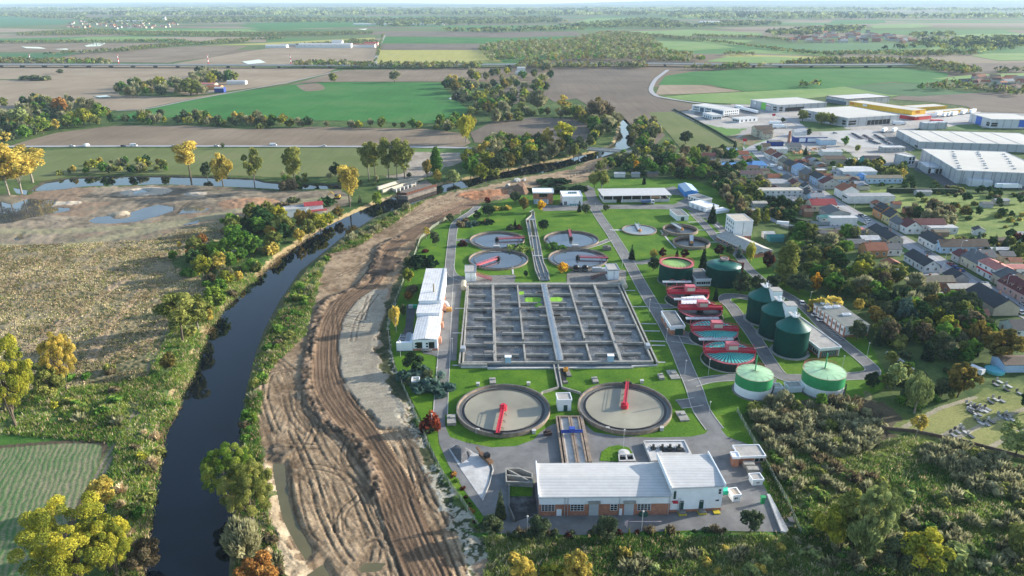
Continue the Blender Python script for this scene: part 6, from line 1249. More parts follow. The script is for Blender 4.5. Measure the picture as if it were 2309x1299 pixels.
WALLC={'white':(.62,.62,.60),'cream':(.52,.46,.34),'yellow':(.55,.45,.20),'orange':(.50,.24,.10),'blue':(.38,.50,.64),'grey':(.36,.36,.35),'brown':(.24,.17,.12),'pink':(.5,.33,.28),'brick':(.32,.15,.09),'beige':(.42,.36,.27),'navy':(.03,.06,.26),'paleblue':(.42,.55,.66),'teal':(.05,.22,.22)}
ROOFC={'dark':(.045,.048,.055),'grey':(.12,.125,.13),'maroon':(.13,.035,.035),'red':(.34,.045,.05),'tile':(.30,.10,.05),'brown':(.13,.09,.065),'olive':(.19,.165,.115),'white':(.52,.51,.49),'blue':(.12,.30,.58),'teal':(.03,.18,.17),'salmon':(.45,.16,.13),'mauve':(.12,.08,.085),'cream':(.47,.43,.36),'skyblue':(.3,.42,.55),'lightgrey':(.3,.31,.32)}
WALLM={k:M('render_'+k,v,.85,.12,.4,dirt=tuple(c*.75 for c in v))for k,v in WALLC.items()}
ROOFM={k:Mribs('roof_'+k,v,.45,0,.16,.75 if k not in('white','blue')else .5,.05,.72)for k,v in ROOFC.items()}
def house(label,base,W,D,h,rise,wall,roof,axis='v',style='gable',wins=True,ang=0.0,chim=True,name='house',cat='house',group=None,dormers=0):
 p=G(base);ca,sn=math.cos(ang),math.sin(ang);u=Vector((SU.x*ca-SU.y*sn,SU.x*sn+SU.y*ca,0));v=Vector((-u.y,u.x,0))
 h,rise=(h*.86,rise*.85)if group==LS else(h,rise);b=Bld(name,label,cat,rect=(Vector((p.x,p.y,0)),u,v,W,D),h=h,group=group);b.walls(WALLM[wall])
 if style=='gable':b.gable(ROOFM[roof],rise,axis,.35,WALLM[wall])
 elif style=='hip':b.gable(ROOFM[roof],rise,axis,.35,None,hip=.3)
 else:b.flat(ROOFM[roof],.2,rim=None)
 if chim and style!='flat':
  rf=[o for o in b.r.children if o.name.startswith('roof')][0];x,y=(W*.55,D*.35)if axis=='v' else(W*.3,D*.55)
  m=MB();b.block(m,x-.35,x+.35,y-.35,y+.35,h+rise*.6,h+rise+.9);m.build('chimney',WALLM['brick'],rf)
 if wins:
  fl=2 if h>4.8 else 1;fh=h/fl
  nf=max(1,int(W/3.4));nl=max(1,int(D/3.4))
  for k in range(fl):
   for i in range(nf):b.opening('f',W*(i+.5)/nf,k*fh+fh*.36,1.25,min(1.4,fh*.45),'window',DARKW,FRAME,(2,1))
   for i in range(min(nl,6)):
    if k==0 and i==nl//2 and nl>1:b.opening('l',D*(i+.5)/nl,.05,1.1,2.1,'door',WALLM['brown'])
    else:b.opening('l',D*(i+.5)/nl,k*fh+fh*.36,1.25,min(1.4,fh*.45),'window',DARKW,FRAME,(2,1))
  if style=='gable' and axis=='v' and rise>2.2:b.opening('f',W*.5,h+rise*.18,1.1,1.1,'window',DARKW,FRAME,(2,1))
 for i in range(dormers):
  y=D*(i+.6)/dormers;b.part('dormer',WALLM[wall],[(.6,2.4,y-.8,y+.8,h+.3,h+1.9)]);b.part('dormer_roof',ROOFM[roof],[(.4,2.9,y-1.0,y+1.0,h+1.902,h+2.15)]);m=MB();b.block(m,.55,.598,y-.5,y+.5,h+.7,h+1.6);m.build('window',DARKW,b.r)
 return b
for _s,_w in((SEG,9),(L(I,'1690 468 1730 490 1760 503 1800 512 1850 513 1900 510 1960 510'),3.5)):
 _c=smooth_line([tuple(G(p))[:2]for p in _s],3)
 for _a,_b in zip(_c[:-1],_c[1:]):_q=offset([_a,_b],_w)+offset([_a,_b],-_w)[::-1];KEEP.append(_q)
RS='houses on the far side of the village street';LS='houses on the near side of the village street'
house('long house with dark mansard roof and pale dormers at the lower end of the street',(2335,700),10,26,3.6,3.6,'pink','maroon',group=RS,dormers=5)
house('grey roofed beige house next to the mansard roofed one',(2258,648),12,8,4.2,3.2,'beige','grey',group=RS)
house('two storey shop with salmon roof and red band over its white front',(2237,635),9,12.5,6.0,1.6,'white','salmon',group=RS).part('shop_band',RED,[(-.5,-.06,.2,12.3,2.9,3.6)])
house('salmon roofed rear wing behind the two storey shop',(2262,626),18,6,4.5,1.0,'white','salmon','u',group=RS,chim=False)
house('cream street house with weathered grey roof and an arched gate',(2199,614),12,13,4.2,3.4,'cream','grey',group=RS)
house('grey roofed rear house behind the cream street house',(2205,596),9,8,3.6,2.8,'beige','grey','u',group=RS)
house('small maroon roofed house left of the cream one',(2159,594),8,6,3.6,2.4,'grey','maroon',group=RS)
house('blue based house with a long faded brown roof',(2119,571),26,7,3.4,3.2,'paleblue','brown','u',group=RS)
house('white street house with dark slate roof and four narrow windows',(2104,566),9,15,3.8,3.2,'white','dark',group=RS)
house('white house with rounded gable and maroon roof',(2041,528),9,9,4.0,3.4,'white','maroon',group=RS)
house('long maroon roofed wing behind the rounded gable',(2066,522),17,8,4.0,2.6,'white','maroon','u',group=RS,chim=False)
house('white flat shed at the end of the long maroon wing',(2097,528),16,6,3.6,.5,'white','white',style='flat',group=RS,chim=False)
house('small grey roofed house between the yellow house and the maroon roof',(2023,520),7,10,3.4,2.6,'grey','grey',group=RS)
house('yellow house with dark roof on the street',(2003,506),8,8.5,4.2,3.6,'yellow','dark',group=RS)
house('orange house with dark dormered roof on the street',(1984,495),8,10,4.4,4.0,'orange','dark',group=RS,dormers=3)
house('long white windowless hall beyond the street lawn',(1913,459),31,9,4.6,.8,'white','lightgrey','u','flat',False,group=RS,chim=False,name='hall',cat='hall')
house('little dark roofed annex at the street end of the long white hall',(1906,456),4,5,2.8,1.5,'white','dark',group=RS,chim=False)
house('white gabled house with red-brown tiles standing alone',(1896,448),12,11,5.2,3.4,'white','tile','v',wins=False,group=RS)
house('grey gabled corner house with maroon roof and solar panels',(1854,427),13,8,4.2,3.6,'grey','maroon',group=RS)
house('row house in pale blue with a dark roof',(1841,419),9,15,5.0,2.8,'blue','dark',group=RS)
house('brown rendered row house beside the pale blue one',(1815,409),9,12,4.8,2.8,'brown','grey',group=RS)
house('light blue house with pale blue roof',(1797,396),11,12,4.6,2.6,'blue','skyblue',group=RS)
house('brown house with dark roof next to the light blue one',(1778,387),10,13,4.4,2.8,'brown','dark',group=RS)
house('beige house with olive roof next to the brown one',(1764,379),9,11,4.0,2.6,'beige','olive',group=RS)
house('white house with maroon roof near the street crossing',(1751,368),9,11,4.2,3.0,'white','maroon',group=RS)
house('white house with red tiles and solar panels near the street crossing',(1735,361),11,14,4.2,3.2,'white','tile',group=RS)
house('dark roofed barn with beige gable at the lower end of the street',(2238,712),11,20,4.2,4.4,'beige','dark',group=LS,wins=False)
house('long pale roofed barn with an orange end beside the street',(2139,668),19,6,4.2,1.6,'brick','cream','u',group=LS,chim=False)
house('long brick cottage with olive tiled roof and arched openings',(2081,650),15,7,3.4,2.4,'brick','olive','u',group=LS)
house('dark steep roof right of the brick cottage',(2146,642),8,8,3.2,3.2,'grey','dark',group=LS,wins=False)
house('white gabled house with dark slate roof beside the pull-in',(2081,615),8,18,3.8,3.6,'white','dark',group=LS)
house('orange house with bright tiled roof and balcony',(1953,581),11,9,4.4,3.6,'orange','tile','u',group=LS)
house('white house with grey roof right of the orange one',(1998,577),8,8,4.0,2.4,'white','grey','u',group=LS)
house('long dark roofed house along the street above the orange one',(1999,553),9,22,3.6,3.2,'beige','dark',group=LS)
house('shed with white striped glass roof',(1944,553),10,8,3.4,1.6,'grey','white','u',group=LS,wins=False,chim=False)
house('low grey shed left of the orange house',(1916,560),9,8,3.0,1.4,'grey','grey','u',group=LS,wins=False,chim=False)
house('small pink flat roofed shop at the side street corner',(1925,529),7,5,3.0,.4,'beige','salmon',style='flat',group=LS,chim=False)
house('white windowless building at the lane corner',(1872,509),16,4.5,5.4,.3,'white','white',style='flat',wins=False,group=LS,chim=False)
house('dark roofed workshop behind the white windowless building',(1866,494),14,13,4.0,2.6,'grey','grey',group=LS,wins=False)
house('house with teal roof in the yard of the workshop',(1850,500),8,6,2.6,1.4,'white','teal','u',group=LS,chim=False)
house('big house with bright red roof',(1829,477),16,10,4.6,3.6,'cream','red','u',group=LS)
house('low garage with small red roof beside the big red roof',(1812,477),6,5,2.8,1.0,'cream','red','u',group=LS,chim=False)
house('grey roofed house above the big red roof',(1828,457),9,7,4.2,2.4,'blue','lightgrey','u',group=LS)
house('white house with steep dark roof, lowest of three',(1815,450),6.5,5,3.8,2.6,'white','dark',group=LS)
house('white house with steep dark roof, middle of three',(1813,443),6.5,5,3.8,2.6,'white','dark',group=LS)
house('white house with steep dark roof, highest of three',(1810,434),6.5,6,4.2,2.8,'white','dark',group=LS)
house('long white two storey building with cream roof',(1711,447),30,8,6.0,1.0,'white','cream','u','flat',group=LS,chim=False)
house('large flat grey workshop roof behind the long white building',(1728,425),18,14,4.0,.3,'grey','lightgrey',style='flat',wins=False,group=LS,chim=False)
house('yellow gabled house with maroon roof by the workshop',(1786,427),7,9,4.0,2.8,'yellow','maroon',group=LS)
house('grey roofed row house above the yellow gable',(1772,415),8,10,3.8,2.6,'grey','grey',group=LS)
house('cottage with brown-red tiles above the flat workshop',(1732,410),9,7,3.4,2.6,'white','tile','u',group=LS)
house('beige cottage with olive roof behind the red-leaved hedge',(1705,410),9,7,3.2,2.2,'beige','olive','u',group=LS)
house('long cream house with mauve roof, lower of two',(1669,402),17,8,3.6,2.2,'cream','mauve','u',group=LS,chim=False)
house('mauve roofed house touching the blue roofs',(1664,388),16,7,3.6,1.8,'cream','mauve','u',group=LS,chim=False)
house('long low school with bright blue roof',(1612,382),20,7,4.0,1.2,'paleblue','blue','u',group=LS,chim=False)
house('school wing with bright blue roof',(1657,381),18,8,3.6,1.4,'paleblue','blue','u',group=LS,chim=False)
house('blue pyramid roofed end of the school',(1693,382),13,10,3.6,3.0,'paleblue','blue','u','hip',group=LS,chim=False)
house('flat olive roofed school wing behind the blue roofs',(1606,371),24,8,3.6,.3,'white','olive',style='flat',group=LS,chim=False)
house('maroon roofed house among dark garden trees',(1580,361),13,8,3.6,2.6,'beige','maroon','u',group=LS)
house('blue-grey roofed house at the edge of the light meadow',(1634,348),11,7,3.6,2.2,'paleblue','skyblue','u',group=LS)
house('house with dark red roof near the crossing',(1657,357),12,8,3.6,3.0,'white','tile','u',group=LS)
house('cream flat house between the dark red and blue-grey roofs',(1647,352),8,6,3.4,.3,'cream','cream',style='flat',group=LS,chim=False)
GS_='sheds and huts in the gardens'
house('white garden hut with black roof beside the bright lawn',(2194,530),6,4.5,2.8,1.8,'white','dark',group=GS_,name='garden_hut',cat='hut',chim=False,ang=-.3)
house('dark roofed garden house at the right edge',(2284,760),8,9,3.0,2.6,'white','dark','u',group=GS_,name='garden_hut',cat='hut',chim=False)
house('brown roofed shed with blue side near the camper',(2261,840),13,7,3.0,1.4,'blue','brown','u',group=GS_,name='garden_hut',cat='hut',wins=False,chim=False)
for x,y,W,D,wl,rf,lab in((2287,540,9,6,'grey','lightgrey','pale roofed shed beyond the bright lawn'),(2235,575,10,4,'grey','white','white roofed pergola right of the tall spruces'),(2243,553,7,5,'brown','brown','brown shed beside the blue-grey spruce'),(2095,679,6,3,'grey','white','white roofed lean-to under the dark garden trees'),(2166,696,4,3,'brown','brown','little brown hut below the dark garden tree'),(1698,468,9,5,'grey','cream','low shed with cream roof above the tower block limes'),(1786,462,7,5,'grey','lightgrey','grey shed below the long white building'),(1838,537,7,4,'brick','grey','small brick shed along the garden lane'),(1851,535,12,4,'brick','brown','long brick shed along the garden lane'),(1885,530,8,4,'beige','grey','beige shed near the end of the garden lane'),(2108,534,8,5,'brown','olive','open wooden shed behind the white flat shed'),(1386,400,8,4,'white','white','white allotment hut above the open shed'),(1425,400,6,4,'grey','lightgrey','grey allotment hut right of the white one'),(1460,399,8,4,'brown','grey','brown allotment hut with grey roof'),(1485,366,6,4,'grey','white','white roofed allotment hut among dark trees'),(1503,372,6,4,'paleblue','white','pale blue allotment hut'),(1735,546,8,5,'teal','teal','turquoise shed beside the big poplar'),(1722,538,6,4,'white','white','white tank hut beside the turquoise shed'),(2245,462,9,5,'beige','lightgrey','grey hut at the far edge of the meadow'),(2215,469,7,4,'grey','grey','small grey hut beyond the meadow'),(2068,442,10,5,'grey','lightgrey','low sheds along the dark hedge')):
 house(lab,(x,y),W,D,2.6,1.0,wl,rf,'u',group=GS_,name='garden_hut',cat='hut',wins=False,chim=False)
OB=random.Random(31);_c=smooth_line([tuple(G(p))[:2]for p in SEG],6);n_=0
for i in range(4,len(_c)-6):
 for sd in(-1,1):
  for dist in(20,33):
   if OB.random()<.45:continue
   q_=offset(_c[i-1:i+2],sd*dist)[1];W_,D_=OB.uniform(5,9),OB.uniform(4,6)
   if any(inside((q_[0]+dx,q_[1]+dy),k)for k in KEEP for dx in(-2,W_+2)for dy in(-2,D_+2)):continue
   n_+=1
   if n_>46:continue
   b=Bld('outbuilding','small tiled outbuilding in the back yards of the street houses','outbuilding',rect=(Vector((q_[0],q_[1],0)),SU,SV,W_,D_),h=OB.uniform(2.4,3.2),group='outbuildings in the back yards');b.walls(WALLM[OB.choice(['beige','white','grey','brick','cream'])]);b.gable(ROOFM[OB.choice(['tile','maroon','brown','tile','grey','lightgrey'])],OB.uniform(1.2,2.2),OB.choice('uv'),.3)
house('white corrugated hall behind the olive roofed halls',(1899,402),26,18,5.0,.9,'white','white','u',wins=False,chim=False,name='hall',cat='hall')
house('low hall with olive roof and pale blue wall, left of the blue arch',(1880,416),19,8,3.6,1.4,'paleblue','olive','u',wins=True,chim=False,name='hall',cat='hall')
house('low hall with olive roof, right of the blue arch',(1953,414),27,9,3.8,1.4,'paleblue','olive','u',wins=True,chim=False,name='hall',cat='hall')
p=G((1941,411));m=MB();n=12;V=[]
for y in(0,9):
 for i in range(n+1):a=math.pi*i/n;V.append((p.x+3.5-3.5*math.cos(a),p.y+y,1.8+3.4*math.sin(a)))
m.add(V,[(i,i+1,n+2+i,n+1+i)for i in range(n)]+[tuple(range(n,-1,-1)),tuple(range(n+1,2*n+2))]);m.box((p.x+3.5,p.y+4.5,.85),(7,9,1.9));m.build('arched_hall',ROOFM['blue'],label='bright blue arched roof between the two olive roofed halls',cat='hall')
TE='workshops and yards beyond the village'
for x,y,W,D,h,rise,wl,rf,st_,lab in((1735,330,13,8,4,.5,'navy','grey','flat','dark blue workshop below the brick chimney'),(1792,322,31,8,5,.5,'navy','lightgrey','flat','long dark blue store with white panels on its wall'),(1849,327,15,10,4.4,.5,'paleblue','lightgrey','flat','pale blue workshop at the edge of the car park'),(1792,308,12,10,4,2.4,'white','white','gable','white gabled hall at the road bend'),(1779,341,11,10,4,2.6,'grey','grey','gable','grey gabled house right of the brick chimney foot'),(1737,347,15,9,4,1.4,'white','white','gable','white tent hall near the crossing'),(1720,341,7,8,3.6,2.8,'cream','brown','gable','brown gabled house near the crossing'),(1704,309,17,14,7,3.0,'cream','brown','gable','large beige guest house with brown gabled roof'),(1720,314,9,11,5,2.4,'cream','brown','gable','lower wing of the beige guest house'),(1855,353,17,10,4,1.0,'white','white','gable','white round roofed hall in the timber yard'),(1861,372,17,10,4.5,2.2,'beige','brown','gable','brown gabled hall beside the scrap yard'),(1950,374,13,10,4.5,2.8,'teal','dark','gable','dark gabled house with pale green gable'),(1843,393,7,5,3,.6,'orange','white','flat','orange hut with white flat roof'),(1813,365,9,4,2.8,.3,'white','lightgrey','flat','white flat hut in the timber yard'),(1990,343,20,8,4,.3,'grey','white','flat','white roofed canopy at the corner of the car park')):
 b=house(lab,(x,y),W,D,h,rise,wl,rf,'u',st_,wl in('cream','grey'),group=TE,name='workshop',cat='workshop',chim=False)
 if 'panels on its wall' in lab:b.part('wall_panel',WHITEW,[(4,10,-.2,-.02,.8,4.2),(12,20,-.2,-.02,.8,4.0),(22,28,-.2,-.02,.8,4.0)])
p=G((1777,330));m=MB().lathe((p.x,p.y),[(1.5,0),(1.1,14),(1.15,14.2),(.8,14.2)],12);m.build('chimney_stack',BRICK,label='brown brick chimney with antennas standing in the trading estate',cat='chimney')
PAN=Mribs('grey_panel',(.40,.42,.44),7.0,R(30),.08,.5,.02,.7);PANL=Mribs('light_panel',(.55,.57,.59),7.0,R(30),.06,.5,.02,.75);ROOFM_=M('membrane_roof',(.50,.48,.43),.8,.08,.03,dirt=(.42,.40,.36));ROOFG=M('membrane_grey',(.50,.49,.46),.8,.12,.05,dirt=(.40,.39,.36))
def wh(label,A,B,Bl,base,wall=PAN,roofm=ROOFM_,h=None,rim=None):
 b=Bld('warehouse',label,'warehouse',A=A,B=B,Bl=Bl,base=base,h=h,group='warehouses of the trading estate');b.walls(wall);b.flat(roofm,.3,rim=rim or PANL);return b
W1=wh('huge pale warehouse with cream roof nearest the village',V2(1450,1066),V2(2700,1118),V2(952,786),V2(1422,1232))
for i in range(9):W1.part('panel_joint',ASPHD,[(-.06,-.004,W1.d*(i+.5)/9-.12,W1.d*(i+.5)/9+.12,.2,W1.h-.3)]);W1.part('panel_joint',ASPHD,[(W1.w*(i+.7)/10-.12,W1.w*(i+.7)/10+.12,-.06,-.004,.2,W1.h-.3)])
for i in range(26):x,y=(i*37%23)/23,(i*53%29)/29;W1.part('skylight',GREYM,[(W1.w*(.04+.9*x),W1.w*(.04+.9*x)+1.6,W1.d*(.06+.88*y),W1.d*(.06+.88*y)+1.6,W1.h+.222,W1.h+1.0)])
W1.part('entrance_block',PANL,[(7,22,-7,-.05,-.1,W1.h*.45)]);W1.part('side_annex',PAN,[(-11,-.05,W1.d*.36,W1.d*.62,-.1,W1.h*.55)])
for i in range(4):W1.part('dock_door',DARKW,[(-9.5+i*2.6,-7.6+i*2.6,W1.d*.36-.08,W1.d*.36-.004,.3,4.2)])
W2=wh('huge pale warehouse with white emblem on its end wall',V2(948,692),V2(2700,745),V2(682,540),V2(888,785))
for i in range(5):W2.part('roof_ridge',ROOFG,[(W2.w*(i+.6)/6-.3,W2.w*(i+.6)/6+.3,.2,W2.d,W2.h+.222,W2.h+.45)])
m=MB();cc=W2.P(-.25,W2.d*.55,W2.h*.55)
for i in range(20):
 a0,a1=6.2832*i/20,6.2832*(i+1)/20;m.bar(cc+W2.v*2.6*math.cos(a0)+Vector((0,0,2.6*math.sin(a0))),cc+W2.v*2.6*math.cos(a1)+Vector((0,0,2.6*math.sin(a1))),.5,.12)
m.bar(cc,cc+Vector((0,0,2.4)),.4,.12);m.bar(cc,cc+W2.v*2+Vector((0,0,-1.4)),.4,.12);m.bar(cc,cc-W2.v*2+Vector((0,0,-1.4)),.4,.12);m.build('emblem',WHITE,W2.r)
W2.part('window',DARKW,[(-.1,-.01,1.5,9,W2.h*.1,W2.h*.35)])
W3=wh('pale grey warehouse with a bright green panel',V1(1135,216),V1(1757,181),V1(767,146),V1(1118,312))
W3.part('green_panel',M('apple_green',(.16,.48,.06),.5,.1),[(-.14,-.01,W3.d*.44,W3.d*.60,.0,W3.h+.1)]);W3.part('sign',WHITE,[(-.16,-.01,W3.d*.80,W3.d*.88,W3.h*.5,W3.h*.85),(-.16,-.01,W3.d*.28,W3.d*.43,W3.h*.62,W3.h*.85)]);W3.part('sign_band',RED,[(-.2,-.17,W3.d*.28,W3.d*.43,W3.h*.62,W3.h*.70)])
for i in range(7):W3.opening('f',W3.w*(.17+.055*i),.8,4.5,4.6,'dock_door',DARKW)
for k in(.2,.5):W3.opening('l',W3.d*.12,W3.h*k,W3.d*.12,1.8,'window',DARKW);W3.opening('f',W3.w*.05,W3.h*k,W3.w*.07,1.8,'window',DARKW)
W4=wh('pale grey warehouse behind the round green trees',V1(2030,386),V2(692,343),V1(1425,268),V1(2010,502))
for i in range(6):W4.opening('f',W4.w*(.42+.075*i),.8,4.8,5.0,'dock_door',DARKW)
for k in(.22,.5):W4.opening('l',W4.d*.06,W4.h*k,W4.d*.07,2.0,'window',DARKW);W4.opening('f',W4.w*.10,W4.h*k,W4.w*.14,1.9,'window',DARKW);W4.opening('l',W4.d*.83,W4.h*k,W4.d*.14,2.0,'window',DARKW)
W5=wh('grey warehouse with dark line under the roof, furthest back',V1(2020,138),V2(566,106),V1(1752,96),V1(2013,215),roofm=ROOFG,rim=M('dark_trim',(.12,.07,.09),.5))
W5.part('dark_base',M('slate_panel',(.10,.13,.17),.5,.2),[(-.1,-.004,0,W5.d,0,W5.h*.55)])
W6=wh('white warehouse with blue panels at the right edge',V2(1892,402),V2(2500,408),V2(1688,325),V2(1868,512),wall=PANL)
BLP=M('strong_blue',(.03,.12,.50),.5,.1);W6.part('blue_panel',BLP,[(-.14,-.01,W6.d*.42,W6.d*.68,0,W6.h+.1),(W6.w*.60,W6.w*.8,-.14,-.01,W6.h*.15,W6.h+.1)])
for k in(.18,.42):W6.opening('f',W6.w*.08,W6.h*k,W6.w*.14,1.8,'window',DARKW);W6.opening('l',W6.d*.12,W6.h*k,W6.d*.14,1.8,'window',DARKW)
YEL=M('signal_yellow',(.70,.40,.015),.5,.1,.3);REDW=M('signal_red_wall',(.48,.02,.03),.5,.15)
Y1=wh('long yellow parcel depot with red offices at its foot',V2(856,288),V2(1032,272),V2(97,166),V2(850,392),wall=YEL,rim=YEL)
Y1.part('dark_base',M('dark_dock_panel',(.10,.10,.11),.5),[(-.12,-.004,0,Y1.d,0,Y1.h*.42)]);Y1.part('red_office',REDW,[(-7,-.15,-10,Y1.d*.38,-.1,Y1.h*.42),(-7,Y1.w*.9,-10,-.05,-.1,Y1.h*.42)]);Y1.part('office_roof',ROOFG,[(-7.2,-.14,-10.2,Y1.d*.38,Y1.h*.422,Y1.h*.46),(-.139,Y1.w*.9,-10.2,-.05,Y1.h*.422,Y1.h*.46)])  # dark grey panel along the foot of the long wall, red offices before it
def lettering(b,txt,c,side,size,mat):
 cu=bpy.data.curves.new('lettering','FONT');cu.body=txt;cu.size=size;cu.extrude=.05;cu.align_x='CENTER';cu.materials.append(mat);o=bpy.data.objects.new('t',cu);COL.objects.link(o);bpy.context.view_layer.update();me=bpy.data.meshes.new_from_object(o.evaluated_get(bpy.context.evaluated_depsgraph_get()));bpy.data.objects.remove(o);o=bpy.data.objects.new('lettering',me);COL.objects.link(o);o.parent=b.r
 x=b.u if side=='f' else-b.v;n=-b.v if side=='f' else-b.u;o.matrix_local=Matrix.Translation(c-OFF[b.r.name]+n*.12)@Matrix(((x.x,0,n.x),(x.y,0,n.y),(0,1,0))).to_4x4();o['label']='red letters on the yellow wall';return o
lettering(Y1,'DHL',Y1.P(Y1.w*.45,0,Y1.h*.62),'f',4.0,REDW);lettering(Y1,'DHL',Y1.P(0,Y1.d*.955,Y1.h*.66),'l',4.0,REDW);Y1.part('white_sign',WHITE,[(-.2,-.01,Y1.d*.70,Y1.d*.77,Y1.h*.7,Y1.h*.95)])
Y2=wh('low yellow wing running right from the yellow depot',V2(1035,318),V2(1612,268),V2(1000,296),V2(1035,350),wall=YEL,rim=YEL)
Y3=wh('rear yellow wing behind the yellow depot',V2(880,252),V2(1305,226),V2(800,222),V2(880,285),wall=YEL,rim=YEL)
O1=Bld('office_block','grey three storey office block beside the huge warehouses','office building',A=V2(806,893),B=V2(900,885),Bl=V2(648,850),base=V2(806,1000),group='office buildings of the estate');O1.walls(PANL);O1.flat(ROOFG,.2,rim=PAN)
for k in(.15,.6):O1.opening('f',O1.w*.3,O1.h*k,2.4,2.4,'window',DARKW,FRAME);O1.opening('f',O1.w*.75,O1.h*k,2.0,2.4,'window',DARKW,FRAME)
O1.part('side_panel',PAN,[(-.12,-.01,.2,O1.d-.2,.2,O1.h-.4)])
O2=Bld('office_block','white office and workshop block with rows of windows beside the dark field','office building',A=V1(420,284),B=V1(620,264),Bl=V1(108,206),base=V1(418,356),group='office buildings of the estate');O2.walls(WHITE);O2.flat(ROOFG,.2,rim=WHITE);O2.part('window_wall',M('blue_glass',(.07,.11,.17),.15,.2),[(-.1,-.01,O2.d*.03,O2.d*.36,O2.h*.05,O2.h*.85),(-.1,-.01,O2.d*.62,O2.d*.74,O2.h*.05,O2.h*.85)])
for k in(.15,.6):
 for i in range(4):O2.opening('l',O2.d*(.80+.045*i),O2.h*k,1.6,1.8,'window',DARKW);O2.opening('l',O2.d*(.42+.045*i),O2.h*k,1.6,1.8,'window',DARKW)
 for i in range(7):O2.opening('f',O2.w*(.1+.13*i),O2.h*k,1.8,1.2,'window',DARKW)
for A,B,Bl,base,lab in((V1(270,350),V1(395,345),V1(178,312),V1(275,405),'low white annex in front of the white office block'),(V1(620,400),V1(860,378),V1(490,385),V1(610,445),'low pale office below the white office block')):
 b=Bld('office_annex',lab,'office building',A=A,B=B,Bl=Bl,base=base,group='office buildings of the estate');b.walls(WHITE);b.flat(ROOFG,.2,rim=WHITE)
 for i in range(4):b.opening('f',b.w*(.15+.22*i),.8,2,2,'window',DARKW);b.opening('l',b.d*(.15+.22*i),.8,2,2,'window',DARKW)
for x,y,lab in((1010,480,'left'),(1140,470,'right')):
 p=G(V2(x,y+55));MB().box((p.x+6,p.y+5,3.4),(14,9,6.8)).build('plant_room',PAN,label='%s of two grey boxes behind the warehouse with the emblem'%lab,cat='plant room')
p=G(V2(1100,455));MB().box((p.x+5,p.y,2),(11,6,4)).box((p.x+5,p.y,4.1),(12,7,.3)).build('gatehouse',REDW,label='small red gatehouse before the yellow depot',cat='gatehouse')
for x,y,t,lab in((1060,395,345,'beside the road to the warehouses'),(683,735,685,'at the crossing near the light meadow')):
 p=G(V1(x,y));hh=max(6,ht(V1(x,t),V1(x,y)));r=root('pylon_sign','red advertising pylon '+lab,'sign',(p.x,p.y,0));MB().box((p.x,p.y,hh*.35),(.5,.5,hh*.7)).build('post',WHITE,r);MB().box((p.x,p.y,hh*.8),(3.6,.6,hh*.4)).build('sign_board',RED,r)
def groad(name,pts,w,z,mat=None,mk=False,sm=True):
 c=[tuple(G(p))[:2]for p in(L(I,pts)if isinstance(pts,str)else pts)];c=smooth_line(c,5)if sm else c
 MB().strip(c,w,z).build(name,mat or RA,kind='structure');return c
RA=M('road_asphalt',(.31,.31,.315),.85,.12,.15,dirt=(.36,.35,.33));PAVE=M('pavement',(.28,.27,.255),.9,.15,.6);VERGE=M('verge_grass',(.05,.12,.018),.95,.35,.4)
c=groad('street',SEG,7.6,.062);MB().strip(offset(c,6.3),5.0,.03).build('verge',VERGE,kind='structure');MB().strip(offset(c,-5.6),3.6,.04).build('pavement',PAVE,kind='structure');MB().strip(offset(c,9.6),1.6,.042).build('pavement',PAVE,kind='structure')
m=MB();dd0=smooth_line(c,3)
for i in range(0,len(dd0)-1,4):m.strip([dd0[i],dd0[i+1]],.16,.070)
for k in(-3.5,3.5):m.strip(offset(c,k),.14,.070)
m.build('road_markings',MATS['road_paint'],kind='structure')
groad('road','1675 347 1700 331 1740 316 1775 304 1800 294 1808 288 1800 280 1780 268 1750 258 1730 252 1705 245',7.5,.08);groad('road','1690 343 1660 352 1640 362',5,.085)
groad('lane','1690 468 1730 490 1760 503 1800 512 1850 513 1900 510 1925 515 1960 510',4.5,.07);groad('lane','2035 625 2060 624 2100 616 2130 606',6,.066,PAVE);groad('lane','1740 290 1690 298 1660 312',4,.08,PAVE)
groad('country_road','-300 333 0 331 400 330 800 331 1000 333 1075 336 1150 345',7,.3);groad('country_road','262 250 330 246 430 226 540 206 640 188 700 175 765 160',5,.45,PAVE);groad('country_road','845 148 850 125 858 100 868 80',8,.7,PAVE)
groad('country_road','1506 158 1490 170 1478 180 1470 194 1468 205 1476 214 1492 220 1560 231 1640 240 1700 247',7,.5)
MB().poly(wpts(V2,'-350 560 300 530 420 590 520 640 720 780 560 800 300 770 100 770 -100 700 -320 620'),.06).build('car_park',M('concrete_yard',(.38,.37,.35),.9,.12,.1,dirt=(.31,.30,.28)),kind='structure')
MB().poly(wpts(V2,'440 560 600 590 900 790 830 820 640 760'),.065).build('yard',ASPH,kind='structure');MB().poly(wpts(V2,'900 960 1240 1080 1420 1240 1560 1300 1300 1290 1060 1130 880 1060'),.065).build('yard',ASPHD,kind='structure');MB().poly(wpts(V1,'60 280 420 360 560 400 900 330 840 240 640 235 640 300 420 380 180 400 20 330'),.065).build('yard',ASPH,kind='structure')
MB().poly(wpts(V2,'1000 350 1500 290 1750 300 1660 410 1500 420 1300 450 1100 440'),.066).build('yard',MATS['concrete_yard'],kind='structure');MB().poly(wpts(V2,'1950 1250 2309 1270 2309 1320 1900 1290'),.066).build('yard',ASPHD,kind='structure');MB().poly(wpts(V2,'1250 520 1450 470 1700 460 1780 520 1700 560'),.07).build('lawn',VERGE,kind='structure');MB().poly(wpts(V1,'1400 420 1580 430 2000 500 1960 520 1560 510 1420 470'),.07).build('lawn',VERGE,kind='structure')
r=root('road_bridge','concrete road bridge crossing the river beyond the earthworks','bridge',tuple(G((1385,342))));a,c2=G((1325,337),3),G((1440,345),3)
MB().bar(a,c2,9,.8).build('deck',CONC,r);m=MB()
